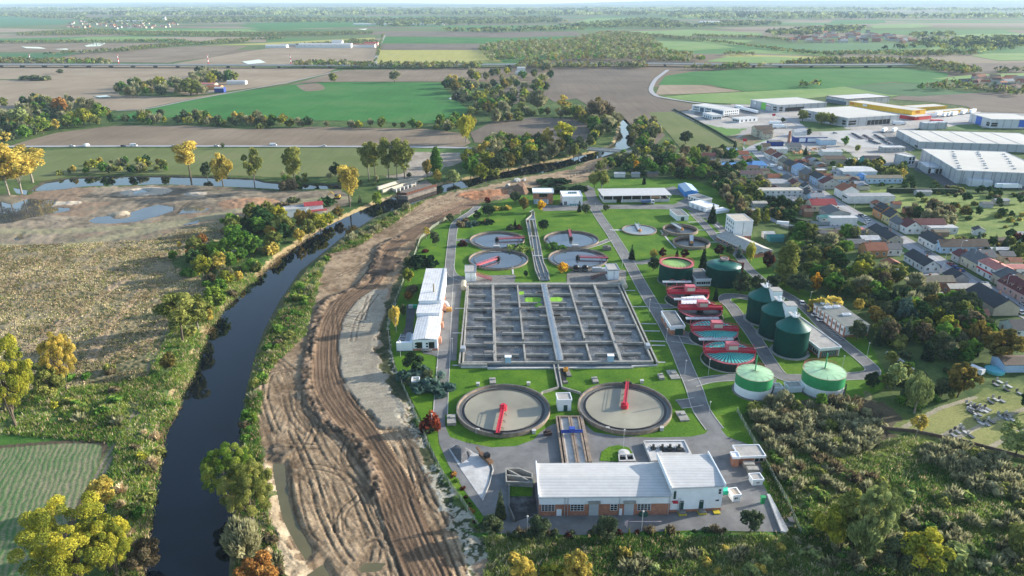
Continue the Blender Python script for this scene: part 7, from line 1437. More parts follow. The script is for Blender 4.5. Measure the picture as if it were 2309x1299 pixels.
for k in(-4.3,4.3):m.bar(a+Vector((0,k,.9)),c2+Vector((0,k,.9)),.25,.9)
m.build('parapet',CONCP,r);m=MB()
for t in(.25,.72):p=a.lerp(c2,t);m.box((p.x,p.y,.6),(2.0,8,5))
m.build('pier',CONCP,r)
r=root('motorway_viaduct','long concrete motorway viaduct crossing the picture behind the fields','viaduct',tuple(G((1180,150))));zz=5.0;pts=[G(p,zz)for p in((-260,145),(0,146),(400,147),(800,148),(1140,146),(1300,144),(1500,144),(1640,146),(1760,147),(1900,147),(2060,146))]
m=MB();m2=MB();m3=MB()
for a,b_ in zip(pts[:-1],pts[1:]):
 m.bar(a,b_,24,1.2);n=max(2,int((b_-a).length/45))
 for k in(-11.8,11.8):m3.bar(a+Vector((0,k,1.1)),b_+Vector((0,k,1.1)),.3,1.0)
 for i in range(n):p=a.lerp(b_,i/n);m2.box((p.x,p.y,2.1),(2,14,4.6))
m.build('deck',CONC,r);m2.build('piers',CONCD,r)['kind']='stuff';m3.build('parapet',CONCP,r)
for i,(x,y,lab)in enumerate(((70,143,'far left'),(268,144,'second from the left'),(470,144,'third from the left'),(656,144,'fourth from the left'))):
 p=G((x,y));hh=ht((x,y-22),(x,y));r=root('power_mast','red and white mast beside the motorway, '+lab,'mast',(p.x,p.y,0),'masts along the motorway')
 for j in range(5):MB().box((p.x,p.y,hh*(j+.5)/5),(1.6-.2*j,1.6-.2*j,hh/5-.02)).build('mast_section',REDW if j%2==0 else WHITE,r)
 MB().box((p.x,p.y,hh*.9),(6,.6,.5)).build('crossarm',WHITE,r)
CARC={'white':(.68,.68,.68),'black':(.015,.015,.018),'grey':(.18,.19,.2),'silver':(.45,.46,.47),'blue':(.02,.05,.22),'red':(.30,.02,.02),'dark':(.04,.045,.055)}
CARM={k:M('car_paint_'+k,v,.25,.03,1,spec=.5)for k,v in CARC.items()};TYRE=M('tyre',(.015,.015,.015),.9,.2)
def extrude_profile(prof,y0,y1,taper=0):
 m=MB();n=len(prof);V=[(x,y0+taper*(z>.95),z)for x,z in prof]+[(x,y1-taper*(z>.95),z)for x,z in prof]
 return m.add(V,[tuple(range(n)),tuple(range(2*n-1,n-1,-1))]+[(i,n+i,n+(i+1)%n,(i+1)%n)for i in range(n)])
def mesh_of(mb,name,mat):
 me=bpy.data.meshes.new(name);me.from_pydata(mb.v,[],mb.f);me.materials.append(mat);return me
CB=extrude_profile([(-2.15,.35),(2.15,.35),(2.2,.62),(2.05,.82),(1.0,.93),(-1.9,.96),(-2.2,.85)],-.88,.88);CR=extrude_profile([(.95,.94),(.25,1.42),(-1.2,1.46),(-1.95,.97)],-.80,.80,0)
CRf=extrude_profile([(.22,1.425),(-1.18,1.465),(-1.18,1.50),(.22,1.46)],-.72,.72);CW=MB().lathe((0,0),[(.31,-.1),(.31,.1)],12)
CW.v=[(x,z,y)for x,y,z in CW.v]
CARME={'glass':mesh_of(CR,'windows',DARKW),'wheel':mesh_of(CW,'wheel',TYRE)}
for k in CARM:CARME['body_'+k]=mesh_of(CB,'body',CARM[k]);CARME['roof_'+k]=mesh_of(CRf,'roof',CARM[k])
def car(p,colour,ang,label,group=None,s=1.0,simple=False,z=.07,name='car'):
 g_=G(p)if not isinstance(p,Vector)else p
 r=root(name,label,'car',(g_.x,g_.y,z),group,ang);r.scale=(s,s,s)
 for k,nm in(('body_'+colour,'body'),('glass','windows'),('roof_'+colour,'roof')):o=bpy.data.objects.new(nm,CARME[k]);COL.objects.link(o);o.parent=r
 if not simple:
  for x in(-1.35,1.4):
   for y in(-.85,.85):o=bpy.data.objects.new('wheel',CARME['wheel']);COL.objects.link(o);o.parent=r;o.location=(x,y,.32)
 return r
VB=extrude_profile([(-2.6,.4),(2.5,.4),(2.6,.9),(2.3,1.15),(1.7,2.0),(1.4,2.1),(-2.6,2.1)],-1,1);VG=extrude_profile([(2.32,1.17),(1.74,1.98),(1.9,1.98),(2.4,1.17)],-.9,.9)
VG2=MB().box((1.35,0,1.6),(.8,2.04,.55));VME={c:mesh_of(VB,'body',CARM[c])for c in('white','silver','grey')};VGM=mesh_of(VG,'windscreen',DARKW);VGS=mesh_of(VG2,'side_window',DARKW)
def van(p,ang,label,colour='white',s=1.0,name='van',group=None):
 g_=G(p);r=root(name,label,'van',(g_.x,g_.y,.07),group,ang);r.scale=(s,s,s)
 for me,nm in((VME[colour],'body'),(VGM,'windscreen'),(VGS,'side_window')):o=bpy.data.objects.new(nm,me);COL.objects.link(o);o.parent=r
 for x in(-1.6,1.6):
  for y in(-.95,.95):o=bpy.data.objects.new('wheel',CARME['wheel']);COL.objects.link(o);o.parent=r;o.location=(x,y,.33)
TB=MB().box((-1.5,0,2.35),(11.5,2.5,2.9));TC=extrude_profile([(4.6,.6),(6.9,.6),(6.9,1.7),(6.6,2.9),(4.6,3.3)],-1.2,1.2);TF=MB().box((-1.0,0,.75),(11.8,1.0,.25));TBm=mesh_of(TB,'trailer_box',WHITEW);TCm=mesh_of(TC,'cab',CARM['white']);TFm=mesh_of(TF,'chassis',BLACKP);TWm=mesh_of(MB().box((6.93,0,2.2),(.06,2.1,.8)),'windscreen',DARKW)
def truck(p,ang,label,group=None,cab=True,s=1.0):
 g_=G(p);r=root('lorry' if cab else 'trailer',label,'lorry' if cab else 'trailer',(g_.x,g_.y,.07),group,ang);r.scale=(s,s,s)
 for me,nm in((TBm,'trailer_box'),(TFm,'chassis'))+(((TCm,'cab'),(TWm,'windscreen'))if cab else()):o=bpy.data.objects.new(nm,me);COL.objects.link(o);o.parent=r
 for x in(-6,-4.8)+((3.6,5.6)if cab else()):
  for y in(-1.1,1.1):o=bpy.data.objects.new('wheel',CARME['wheel']);COL.objects.link(o);o.parent=r;o.location=(x,y,.5);o.scale=(1.6,2,1.6)
AS=math.atan2(SV.y,SV.x);AU=math.atan2(SU.y,SU.x)
for x,y,cl,an,lab in((1796,404,'white',AS,'white car parked before the pale blue row house'),(1848,434,'dark',AS,'dark car on the street opposite the grey gabled corner house'),(1941,487,'dark',AS,'dark car parked just above the orange house'),(1949,491,'white',AS,'white car parked beside the orange house'),(1957,500,'white',AS,'upper of two white cars driving side by side near the lane mouth'),(1953,506,'white',AS,'lower of two white cars near the lane mouth'),(1995,517,'black',AS,'black car parked before the yellow house'),(2092,571,'grey',AS,'grey car parked before the blue based house'),(2113,602,'black',AS,'black car at the mouth of the pull-in'),(2144,598,'red',AS,'dark red car parked above two blue cars'),(2153,604,'blue',AS,'blue car parked behind the dark red one'),(2166,611,'blue',AS,'blue car parked nearest the two storey shop'),(2223,642,'white',AS,'white car parked under the shop lawn'),(2264,676,'white',AS,'white car driving down beside the dark barn roof'),(2299,706,'white',AS,'white car near the beige barn gable'),(2308,688,'silver',AS,'silver car at the right picture edge'),(1784,515,'dark',AU,'dark car on the garden lane, furthest left'),(1800,515,'black',AU,'black car on the garden lane beside the dark one'),(1831,516,'blue',AU,'blue car on the garden lane'),(1881,508,'white',AU,'white car parked at the white windowless building'),(1808,685,'white',AS-.3,'white car driving past the long pale roofed building'),(1841,713,'white',AU+.1,'white car parked beside the panelled building, nearer the top'),(1853,724,'white',AU+.1,'white estate car parked lower in the plant car park'),(1657,550,'silver',AU,'silver car parked at the white tower block'),(1265,462,'dark',AS,'dark blue car parked between brick pump house and glass front'),(163,331,'white',0,'white car on the country road, leftmost'),(393,331,'white',0,'white car on the country road near the tall golden tree'),(488,331,'white',0,'white car on the country road near the small lone tree'),(730,331,'white',3.14,'white car on the country road behind the meadow'),(50,330,'red',0,'dark red car on the country road far left'),(278,331,'dark',0,'dark car on the country road behind a white van')):
 car((x,y),cl,an,lab,z=.07 if y!=331 and y!=330 else .32)
for x,y,an,lab in((1739,377,AS,'upper of two white vans on the street'),(1758,383,AS,'lower of two white vans on the street'),(1573,465,AU,'white van parked at the stepped garages'),(302,330,0,'white van with trailer on the country road'),(2196,840,AS+.5,'white camper van parked by the swimming pool'),(196,330,1.57,'white van standing beside the country road'),(617,329,0,'white van on the country road at the slender trees')):van((x,y),an,lab,s=1.15)
r=root('tipper_truck','blue and white tipper truck standing before the open shed','lorry',tuple(G(B2(1180,532))),None,0);p=G(B2(1180,532));m=MB().add([(p.x-4,p.y-1.2,1.2),(p.x+1.8,p.y-1.2,1.2),(p.x+1.8,p.y+1.2,1.2),(p.x-4,p.y+1.2,1.2),(p.x-4.6,p.y-1.3,2.4),(p.x+2.0,p.y-1.3,3.0),(p.x+2.0,p.y+1.3,3.0),(p.x-4.6,p.y+1.3,2.4)],[(0,1,5,4),(1,2,6,5),(2,3,7,6),(3,0,4,7),(3,2,1,0),(4,5,6,7)]);m.build('tipper_body',M('slate_blue',(.08,.13,.24),.5,.2),r)
MB().box((p.x+3.3,p.y,1.9),(2.2,2.3,2.2)).build('cab',CARM['white'],r);MB().box((p.x+3.4,p.y-1.17,2.3),(1.2,.05,.8)).build('window',DARKW,r)
for x in(-3,-1.6,3.2):
 for k in(-1.05,1.05):m=MB().lathe((0,0),[(.5,-.15),(.5,.15)],12);m.v=[(p.x+x+a,p.y+k+c_,.5+b_)for a,b_,c_ in m.v];m.build('wheel',TYRE,r)
for x,y in((1768,508),):truck((x,y),AU-.3,'white trailer parked at the bend of the garden lane',cab=False,s=.6)
CP=random.Random(9);CPG='cars parked in rows on the big car park'
for(x0,y0,x1,y1,n)in((72,588,215,668,11),(225,612,330,672,8),(300,680,430,725,8),(370,610,520,690,12),(500,690,600,735,8),(-180,575,-130,590,3)):
 for i in range(n):
  t=(i+.5)/n
  if CP.random()<.1:continue
  car(V2(x0+(x1-x0)*t,y0+(y1-y0)*t),CP.choice(['dark','dark','black','grey','silver','white','red','blue']),AU+.15,'car parked in a row on the large car park of the trading estate',CPG,1.0,True)
for i in range(8):truck(V1(592+32*i,262+8*i if i>1 else 255),AS+.15,'white lorry trailer in the row behind the white office block','row of white trailers',True,.95)
for i,(x,y)in enumerate(((1100,372),(1200,350),(1290,362),(1345,355),(1400,350),(1530,330),(1640,318))):truck(V2(x,y),AS-.9 if i else AU,'white lorry trailer docked at the yellow depot yard','white trailers at the yellow depot',False,1.25)
for x,y,an,lab in((490,560,AS-.7,'left of two big white lorries behind the emblem warehouse'),(620,560,AS-.7,'right of two big white lorries behind the emblem warehouse'),(680,470,AU-.1,'white lorry at the docks of the warehouse behind round trees'),(1045,1085,AS,'white lorry backed into the dock of the nearest warehouse'),(2060,1300,AU,'white lorry by the wall of the nearest warehouse'),(2140,1305,AU,'second white lorry by the wall of the nearest warehouse')):truck(V2(x,y),an,lab)
truck(V1(1090,470),AU,'white lorry parked above the guest house');truck(V1(1145,515),AU,'dark trailer lorry parked right above the guest house');truck((1358,144),0,'white lorry driving on the motorway viaduct',s=1.0)
sg=random.Random(14)
for i in range(26):
 x,y=V1(sg.uniform(1990,2200),sg.uniform(925,985));car((x,y),sg.choice(['white','silver','grey','dark']),sg.uniform(0,6),'scrapped car lying in the yard beside the brown gabled hall','scrap cars',1.0,True)
for i in range(30):
 p=G(V1(sg.uniform(1300,1760),sg.uniform(745,860)));MB().box((p.x,p.y,.6),(sg.uniform(1.5,4),sg.uniform(1,2),sg.uniform(.6,1.6)),sg.uniform(0,3)).build('timber_stack',WALLM[sg.choice(['orange','brown','beige','cream'])],label='stack of timber in the yard right of the chimney',cat='timber stack',group='timber stacks in the yard')
for x,y,rd,lab in((2242,838,3.2,'round turquoise swimming pool beside the camper'),(2027,600,2.0,'round pool in the garden below the orange house'),(2127,705,2.2,'small blue pool under the dark garden tree')):
 p=G((x,y));r=root('swimming_pool',lab,'pool',(p.x,p.y,0),'garden pools');MB().lathe((p.x,p.y),[(rd,0),(rd,1.0),(rd-.1,1.0),(rd-.1,.7)],24,False).build('wall',M('pool_turquoise',(.10,.42,.42),.5,.1),r);MB().lathe((p.x,p.y),[(rd-.1,.8),(.05,.8)],24,False).build('water',M('pool_blue',(.16,.5,.55),.05,.1),r)
for i,(x,y)in enumerate(((1996,618),(2009,618),(2019,617),(2031,617))):
 p=G((x,y));MB().lathe((p.x,p.y),[(1.3,0),(1.3,2.2),(1.0,2.7),(.1,2.9)],14).build('plastic_tank',M('grey_green_plastic',(.14,.19,.18),.5,.15),label='grey green tank, %s of the four by the garden pull-in'%['first from the left','second from the left','third from the left','fourth from the left'][i],cat='tank',group='grey green tanks by the pull-in')
for i,(x,y)in enumerate(((2126,608),(2192,600),(2162,578),(2265,660),(1925,476),(1857,440))):
 p=G((x,y));hh=8.5;r=root('street_light','tall street light on the village street '+['at the black car','before the cream house','before the dark slate roof','near the dark barn','above the orange house','at the grey corner house'][i],'street lamp',(p.x,p.y,0),'street lights of the village');MB().cyl((p.x,p.y),.1,0,hh,8,.07).bar((p.x,p.y,hh),(p.x+1.8,p.y,hh+.3),.1).build('pole',LAMPM,r);MB().box((p.x+2.0,p.y,hh+.28),(.9,.35,.16)).build('lamp_head',WHITE,r)
gm=[M('grave_grey',(.26,.26,.27),.4,.25),M('grave_dark',(.06,.06,.065),.25,.3),M('grave_pale',(.48,.47,.44),.6,.15)];gp=None
gr_=[(x,y)for x,y in((2186,914),(2190,922),(2196,917),(2204,921),(2210,926),(2216,922),(2222,928),(2228,924),(2188,929),(2198,933),(2208,936),(2235,908),(2246,902),(2260,905),(2270,880),(2276,872),(2300,888),(2205,948),(2212,955),(2226,958),(2236,952),(2258,940),(2268,945),(2276,938),(2284,948),(2160,975),(2172,968),(2178,976),(2150,982),(2190,985),(2255,862),(2246,868))]
for i,(x,y)in enumerate(gr_):
 p=G((x,y));r=root('grave','stone grave with upright headstone on the cemetery lawn','grave',(p.x,p.y,0),'graves of the cemetery',.25);v=i%3
 MB().box((p.x,p.y,.15),(1.1,2.0,.25)).build('slab',gm[(v+2)%3],r);MB().box((p.x,p.y+1.35,.7),(.9,.22,1.1)).build('headstone',gm[v],r)
def fence(label,pts,h,mat,z=0,post=4.0,f=I,name='fence',solid=False,w=.12):
 P=[tuple(G(p))[:2]for p in(L(f,pts)if isinstance(pts,str)else pts)];r=root(name,label,name,(P[0][0],P[0][1],z))
 MB().wall(P,.06 if not solid else w,z+(.05 if not solid else 0),z+h).build('fence_panel' if not solid else 'wall_body',mat,r);m=MB()
 for a,b_ in zip(P[:-1],P[1:]):
  a,b_=Vector(a),Vector(b_);n=max(1,int((b_-a).length/post))
  for i in range(n):p=a.lerp(b_,i/n);m.box((p.x,p.y,z+h/2),(.14 if not solid else w*1.8,)*2+(h+.15,))
 o=m.build('posts',KERB if not solid else mat,r);o['kind']='stuff';return r
def Mmesh(name,col,alpha):
 m=bpy.data.materials.new(name);m.use_nodes=True;nt=m.node_tree;nt.nodes.clear();out=add(nt,'ShaderNodeOutputMaterial');d=add(nt,'ShaderNodeBsdfDiffuse');d.inputs[0].default_value=(*col,1);t=add(nt,'ShaderNodeBsdfTransparent');mx=add(nt,'ShaderNodeMixShader');mx.inputs[0].default_value=alpha;nt.links.new(t.outputs[0],mx.inputs[1]);nt.links.new(d.outputs[0],mx.inputs[2]);nt.links.new(mx.outputs[0],out.inputs[0]);return m
WIRE=Mmesh('wire_mesh',(.34,.37,.28),.28)
fence('pale wire fence between the plant lawns and the earthworks',FENCE_L+L(I,'1105 1203'),1.8,WIRE);fence('pale wire fence between the plant and the meadow on the right',L(I,'1662 930 1700 1000 1736 1065 1772 1130 1806 1208'),1.8,WIRE);
fence('brown wall of the cemetery on the right','1985 968 2060 975 2180 1000 2330 1040',1.1,M('brown_wall',(.12,.09,.07),.9,.3),solid=True,name='wall',w=.3);fence('pale wall along the garden lane','1760 510 1800 522 1870 522 1925 520',1.2,WALLM['grey'],solid=True,name='wall',w=.2);fence('grey wall between the lane and the white windowless building','1820 505 1845 508 1872 508',2.2,M('grey_block_wall',(.27,.29,.30),.9,.2),solid=True,name='wall',w=.2);fence('dark boundary hedge wall of the trading estate meadow','1520 248 1560 268 1610 295 1660 325',1.6,M('dark_green_wall',(.03,.05,.03),.9,.3),solid=True,name='wall',w=.8)
for i in range(9):
 p0=G(C3(1085+24*i,605+16*i));m=MB();m.box((p0.x,p0.y,.35),(1.2,2.2,.7),.7);m.build('stacked_pipe',CONCP,label='pale concrete rack in the row at the end of the plant lawn',cat='concrete rack',group='row of concrete racks')
b=Bld('white_hall','long white hall with pale roof on the left river bank','hall',rect=(Vector((G(B1(255,655)).x,G(B1(255,655)).y,0)),Vector((.93,.37,0)).normalized(),Vector((-.37,.93,0)).normalized(),13,7),h=5.2)
b.walls(WHITE);b.flat(FELTP,.2,rim=WHITE);b.opening('l',3.5,.5,1.6,1.6,'window',DARKW,FRAME)
b2=Bld('red_roofed_hall','hall with a bright dark red roof behind the long white hall','hall',rect=(b.P(12.2,1.0,0),b.u,b.v,11,9),h=5.8);b2.walls(WHITE);b2.gable(ROOFM['red'],1.4,'u',.4,WHITE);b2.part('porch_roof',ROOFM['red'],[(3,13,-4,-.2,3.0,3.2)]);b2.part('porch_post',WHITE,[(3.1,3.3,-3.9,-3.7,0,2.99),(12.6,12.8,-3.9,-3.7,0,2.99)])
p=G(B1(435,590));MB().lathe((p.x,p.y),[(2.2,2.2),(1.2,2.9),(.1,3.3)],10).cyl((p.x,p.y),.08,0,2.3,6).build('parasol',RED,label='red parasol on the terrace of the white hall',cat='parasol')
p0=G(B0(1800,1000));b=Bld('grey_hut','low white walled hut with flat grey roof in the left bank wood','hut',rect=(Vector((p0.x,p0.y,0)),Vector((.86,.5,0)).normalized(),Vector((-.5,.86,0)).normalized(),17,4.5),h=3.2);b.walls(WALLM['white']);b.flat(FELT,.3)
b.part('roof_box',WHITE,[(1,3,1.2,3,3.43,4.2)])
for i in range(4):b.opening('f',3+3.6*i,1.0,1.6,1.2,'window',DARKW,FRAME,(2,1))
b.opening('l',2.2,.2,1.2,2,'door',DARKW)
r=root('sheet_pile_wall','rust brown sheet pile wall standing in the river','sheet pile wall',tuple(G(B1(1400,440))));RP=M('rusty_sheet_pile',(.13,.05,.03),.8,.35,1.5);m=MB()
for a,c in((B1(1240,478),B1(1330,482)),(B1(1330,482),B1(1595,400))):
 a,c=G(a,-1.5),G(c,-1.5);n=max(4,int((c-a).length/.8));d=(c-a).normalized();nn=Vector((-d.y,d.x,0));pts=[]
 for i in range(n+1):
  q_=a.lerp(c,i/n)+nn*(.35 if i%2 else 0);pts.append((q_.x,q_.y))
 m.wall(pts,.12,-2.5,2.4)
m.build('piles',RP,r);P=[tuple(G(p,0))[:2]for p in(B1(1245,470),B1(1335,474),B1(1590,393),B1(1500,330),B1(1300,400))];MB().prism(P,-2.4,.9).build('fill',M('wet_fill',(.15,.13,.11),.95,.4,.4,.5),r)
r=root('weir_works','pale concrete fish pass under construction behind the sheet piles','construction',tuple(G(B1(1300,370))))
for i,s in enumerate(('1070 405 1260 345 1450 322','1110 430 1290 372 1420 345','1180 400 1220 420 1400 370')):MB().wall([tuple(G(p))[:2]for p in L(B1,s)],1.2+.4*(i==0),0,2.2-.3*i).build('concrete_wall',M('new_concrete',(.46,.41,.33),.85,.2),r)
m=MB()
for i in range(6):
 p=G(B1(1235+34*i,425-11*i),.9);m.box((p.x,p.y,1.9),(.5,2.6,2.4))
m.build('formwork',CONCP,r)
p=G(B1(710,485));r=root('excavator','yellow excavator working beside the muddy track','excavator',(p.x,p.y,0),None);EY=M('excavator_yellow',(.58,.36,.04),.5,.15)
m=MB()
for k in(-1.3,1.3):m.box((p.x,p.y+k,.5),(4.4,.7,.9))
m.build('track',BLACKP,r);MB().box((p.x+.4,p.y,1.6),(3.4,2.6,1.2)).box((p.x+1.6,p.y,2.4),(1.4,2.4,.5)).build('body',EY,r);MB().box((p.x-.5,p.y-.8,2.7),(1.6,1.1,1.4)).build('cab',DARKW,r)
m=MB();m.bar((p.x-.8,p.y+.4,1.9),(p.x-4.0,p.y+.6,4.8),.5);m.bar((p.x-4.0,p.y+.6,4.8),(p.x-6.4,p.y+.7,2.4),.4);m.build('boom',EY,r);MB().box((p.x-6.6,p.y+.7,1.6),(1.2,1.4,1.3),0).build('bucket',M('worn_steel',(.12,.10,.08),.6,.3),r)
p=G(D1(2030,270));r=root('loader','brown and black loader arm standing at the edge of the pale bay','machine',(p.x,p.y,0),None);MB().bar((p.x-1.6,p.y+2.2,.8),(p.x+1.6,p.y-2.4,.8),1.4,.9).build('chassis',M('machine_brown',(.16,.09,.05),.6,.3),r);MB().box((p.x+.3,p.y-.2,1.8),(1.5,1.5,1.2),.6).build('cab',BLACKP,r);MB().bar((p.x-1.6,p.y+2.2,1.0),(p.x-2.8,p.y+3.8,1.9),.5).build('arm',MATS['machine_brown'],r)
p=G(D2(295,45));MB().box((p.x,p.y,.6),(2.4,1.6,.8),.3).box((p.x,p.y+.3,1.2),(1.2,1.2,.6),.3).build('trailer_machine',M('dark_machine',(.05,.035,.03),.7,.3),label='small dark machine parked left of the grit channel',cat='machine')
rs=random.Random(8)
for i in range(16):
 p=G(V7(rs.uniform(1370,1560),rs.uniform(40,85)));MB().box((p.x,p.y,.7),(rs.uniform(.8,2),rs.uniform(.8,1.6),rs.uniform(.8,1.8)),rs.uniform(0,3)).build('boulder',CONCP,label='white stone block in the heap above the pipe works',cat='stone block',group='heap of white stone blocks')
P=wpts(V7,'1330 200 1420 120 1560 130 1640 270 1560 300 1440 290');m=MB();c=np.mean(P,0);m.add([(*p,0)for p in P]+[(c[0]+(p[0]-c[0])*.35,c[1]+(p[1]-c[1])*.5,4.2)for p in P],[(i,(i+1)%6,6+(i+1)%6,6+i)for i in range(6)]+[tuple(range(6,12))]);m.build('soil_heap',M('brown_soil',(.17,.10,.062),.95,.35,.5,.7,1.5),label='brown soil heap behind the brick pump house',cat='soil heap')
p=G(V7(1250,175));m=MB().lathe((p.x,p.y),[(1.5,-.2),(1.5,.3)],16);m=MB();m.tube([(p.x,p.y-1.2,1.2),(p.x+.8,p.y+3.2,1.2)],1.4,16);m.build('culvert_pipe',CONC,label='grey culvert pipe lying in the orange earth',cat='pipe')
GK='round green 4;round dark 4;round olive 4;bare grey 2;round brown 1;bush green 2;bush olive 2;spruce pine 1;pine moss 3;round rust 1;round yellowgreen 1'
T('''willow olive 1590 590 470 .9 | broad olive tree standing behind the blue shed
round green 600 700 600 .9 | green tree among the gardens above the white garages''',V6)
belt('1385 360 1500 340 1600 345 1690 365 1700 400 1640 410 1600 420 1560 405 1480 398 1400 392',106,'round dark 4;round green 3;round olive 3;bare brown 2;bare grey 2;round moss 2;bush dark 2;pine moss 2',(5,11),'{c} {k} in the allotments beyond the open shed','trees of the allotments',seed=41,gap=.62)
belt('1600 420 1700 400 1745 440 1700 460 1705 475 1690 500 1650 485 1625 450',57,'bare brown 3;bare grey 3;round olive 3;round dark 3;bush green 2;round yellowgreen 1',(4.5,9.5),'{c} {k} in the gardens above the white tower block','trees above the tower block',seed=42,gap=.62)
belt('1700 455 1815 455 1820 475 1790 500 1700 490',41,'round dark 4;pine pine 2;round olive 2;bush dark 3;bare brown 1',(3.5,7),'{c} {k} below the long white building','trees below the long white building',seed=43,gap=.62)
belt('1785 525 1930 530 1935 560 1905 600 1960 605 2010 610 2040 640 2010 660 1960 690 1900 680 1850 650 1800 610 1790 570',87,GK,(5,11),'{c} {k} in the gardens between the big poplar and the street','trees of the lower gardens',seed=44,gap=.62)
belt('1880 640 1960 690 2040 650 2130 690 2200 720 2260 760 2230 800 2180 830 2090 810 2010 790 1960 750 1930 700',83,GK,(5,10.5),'{c} {k} in the thick gardens right of the panelled building','trees of the thick gardens',seed=45,gap=.62)
belt('2000 790 2090 820 2180 840 2170 890 2080 920 2010 905 1985 860',30,'bush moss 4;round moss 2;round olive 2;bush green 2',(3,7),'{c} {k} on the ivy bank above the cemetery','ivy bank growth',seed=46)
belt('2050 445 2200 445 2309 455 2309 500 2280 520 2200 500 2100 480',34,'round dark 3;bush olive 3;bush dark 3;round rust 1;bush yellow 1',(3,7),'{c} {k} in the meadow behind the street houses','trees of the back meadow',seed=47)
belt('2040 490 2110 470 2150 500 2140 525 2090 520',19,'round dark 2;bare brown 3;bare grey 2',(6,10),'{c} {k} in the clump behind the maroon wing','clump behind the maroon wing',seed=48)
belt('2120 540 2309 535 2309 600 2250 590 2180 560',45,'spruce pine 2;round dark 3;bush olive 3;round olive 2;bush maroon 1;spruce blue 1;bush yellow 1',(3.5,8),'{c} {k} in the gardens beyond the slate roofs','gardens beyond the slate roofs',seed=49)
belt('1900 375 1990 365 2060 400 2020 410 1960 395',30,'round dark 3;round olive 3;bush olive 2;round yellow 1',(4.5,9.5),'{c} {k} between the white hall and the office block','trees by the office block',seed=50)
belt('1990 395 2050 395 2150 425 2309 440 2309 452 2150 445 2050 430 1980 418',49,'bush dark 4;round dark 2;bush olive 3;bush brown 2',(2.5,6),'{c} {k} along the foot of the nearest warehouse','growth at the warehouse foot',seed=51)
T('''round olive 1440 425 275 1.1 | round green tree left of the pair before the grey warehouse
willow olive 1690 480 295 1.3 | broad green tree, larger of the pair before the grey warehouse
round olive 1800 480 320 1.1 | green tree merging with the larger one before the grey warehouse
round dark 1515 620 525 1.0 | dark round tree at the road bend
round moss 1180 440 375 1.0 | small dark tree by the lorries above the guest house
round green 1990 745 620 .9 | green tree on the car park edge
bare olive 2150 820 735 1.0 | yellowish tree below the car park
spruce pine 1475 860 735 .8 | dark spruce beside the timber yard
round green 860 820 730 .9 | green tree at the street crossing
round dark 1830 1030 935 .9 | dark tree at the olive roofed halls
round yellowgreen 1905 1120 975 .8 | yellow-green tree at the olive roofed halls
spruce pine 1815 1190 1085 .9 | dark spruce beside the olive roofed hall
spruce moss 560 760 665 1.0 | pale dark conifer near the red pylon at the crossing''',V1)
m=MB();P=wpts(V4,'0 110 500 112 1100 118 1180 128');m.wall(P,2.5,0,3.2);m.build('hedge',M('hedge_green',(.018,.04,.016),.95,.4,1.2,.8,3),label='long dark clipped hedge at the back of the meadow',cat='hedge')
m=MB();P=wpts(V3,'680 990 760 1010 880 1040 980 1020');m.wall(P,2.5,0,2.6);m.build('hedge',MATS['hedge_green'],label='dark clipped hedge along the garden lane',cat='hedge')
for s,n_,lab,gp_,hr,sd in(('280 270 400 262 560 270 700 284 740 286 860 284 960 290 960 294 800 290 560 290 420 282 285 280',98,'{c} {k} in the hedgerow along the near edge of the big green field','hedgerow of the big green field',(5,12),61),('960 290 1045 262 1060 285 1040 300 975 298',20,'{c} {k} at the end of the field hedgerow by the light poplar','end of the field hedgerow',(7,12),62),('0 235 100 232 180 235 260 262 255 280 130 298 60 316 0 330',102,'{c} {k} in the wood at the upper left edge','wood at the upper left',(8,15),63),('130 395 190 375 300 365 380 375 375 390 300 393 200 393',37,'{c} {k} behind the backwater on the left','growth behind the backwater',(4,9),64),('590 405 660 400 760 405 920 400 960 415 880 420 700 420 600 415',27,'{c} {k} on the bank between backwater and meadow','bank of the backwater',(2.5,6),65),('1060 360 1140 320 1200 330 1310 340 1330 322 1345 330 1300 352 1230 366 1180 374 1130 386 1080 400 1050 380',88,'{c} {k} on the far bank of the upper river','trees of the far river bank',(7,15),66),('1080 290 1150 262 1220 258 1300 262 1370 262 1400 285 1385 300 1340 320 1330 288 1240 262 1120 280',68,'{c} {k} along the river behind the dark field','river trees behind the dark field',(8,16),67),('1405 300 1430 280 1480 285 1490 300 1470 330 1440 350 1430 325',34,'{c} {k} right of the upper river pool','trees right of the upper river pool',(7,13),68),('1440 345 1500 335 1520 355 1400 372 1340 400 1350 385',37,'{c} {k} between the road bridge and the allotments','trees by the road bridge',(5,10),69),('1000 190 1060 175 1200 160 1240 158 1245 190 1225 215 1180 250 1130 262 1080 270 1050 255 1060 235 1010 210',102,'{c} {k} along the winding upper river','trees of the winding upper river',(9,17),71),('262 200 300 190 450 200 470 215 330 222 265 218',57,'{c} {k} in the copse around the far farmyard','copse of the far farmyard',(9,16),72),('425 180 470 170 540 178 540 192 440 196',27,'{c} {k} in the taller copse behind the far farmyard','taller copse',(12,20),73)):
 if n_:belt(s,n_,'round olive 3;round moss 3;round green 2;bare grey 3;bare grey 1;round dark 2;round yellow 1;round rust 1;bush olive 2;round yellowgreen 2',hr,lab,gp_,seed=sd,gap=.55)
FAR=['moss','olive','grey','green','rust'];FW=[.32,.28,.2,.12,.08]
mass('riverside_wood','broad autumn wood behind the motorway in the middle distance','wood',['1100 140 1080 112 1140 98 1300 92 1420 92 1480 100 1500 118 1560 128 1530 142 1400 140 1250 141','1290 92 1360 76 1450 82 1480 96 1380 95','1480 142 1580 134 1600 140 1520 146'],.0055,(7,16),['olive','grey','rust','green','pale'],cap=5000,nl=34,leaf=.8,col_w=[.34,.30,.14,.1,.12],seed=5)
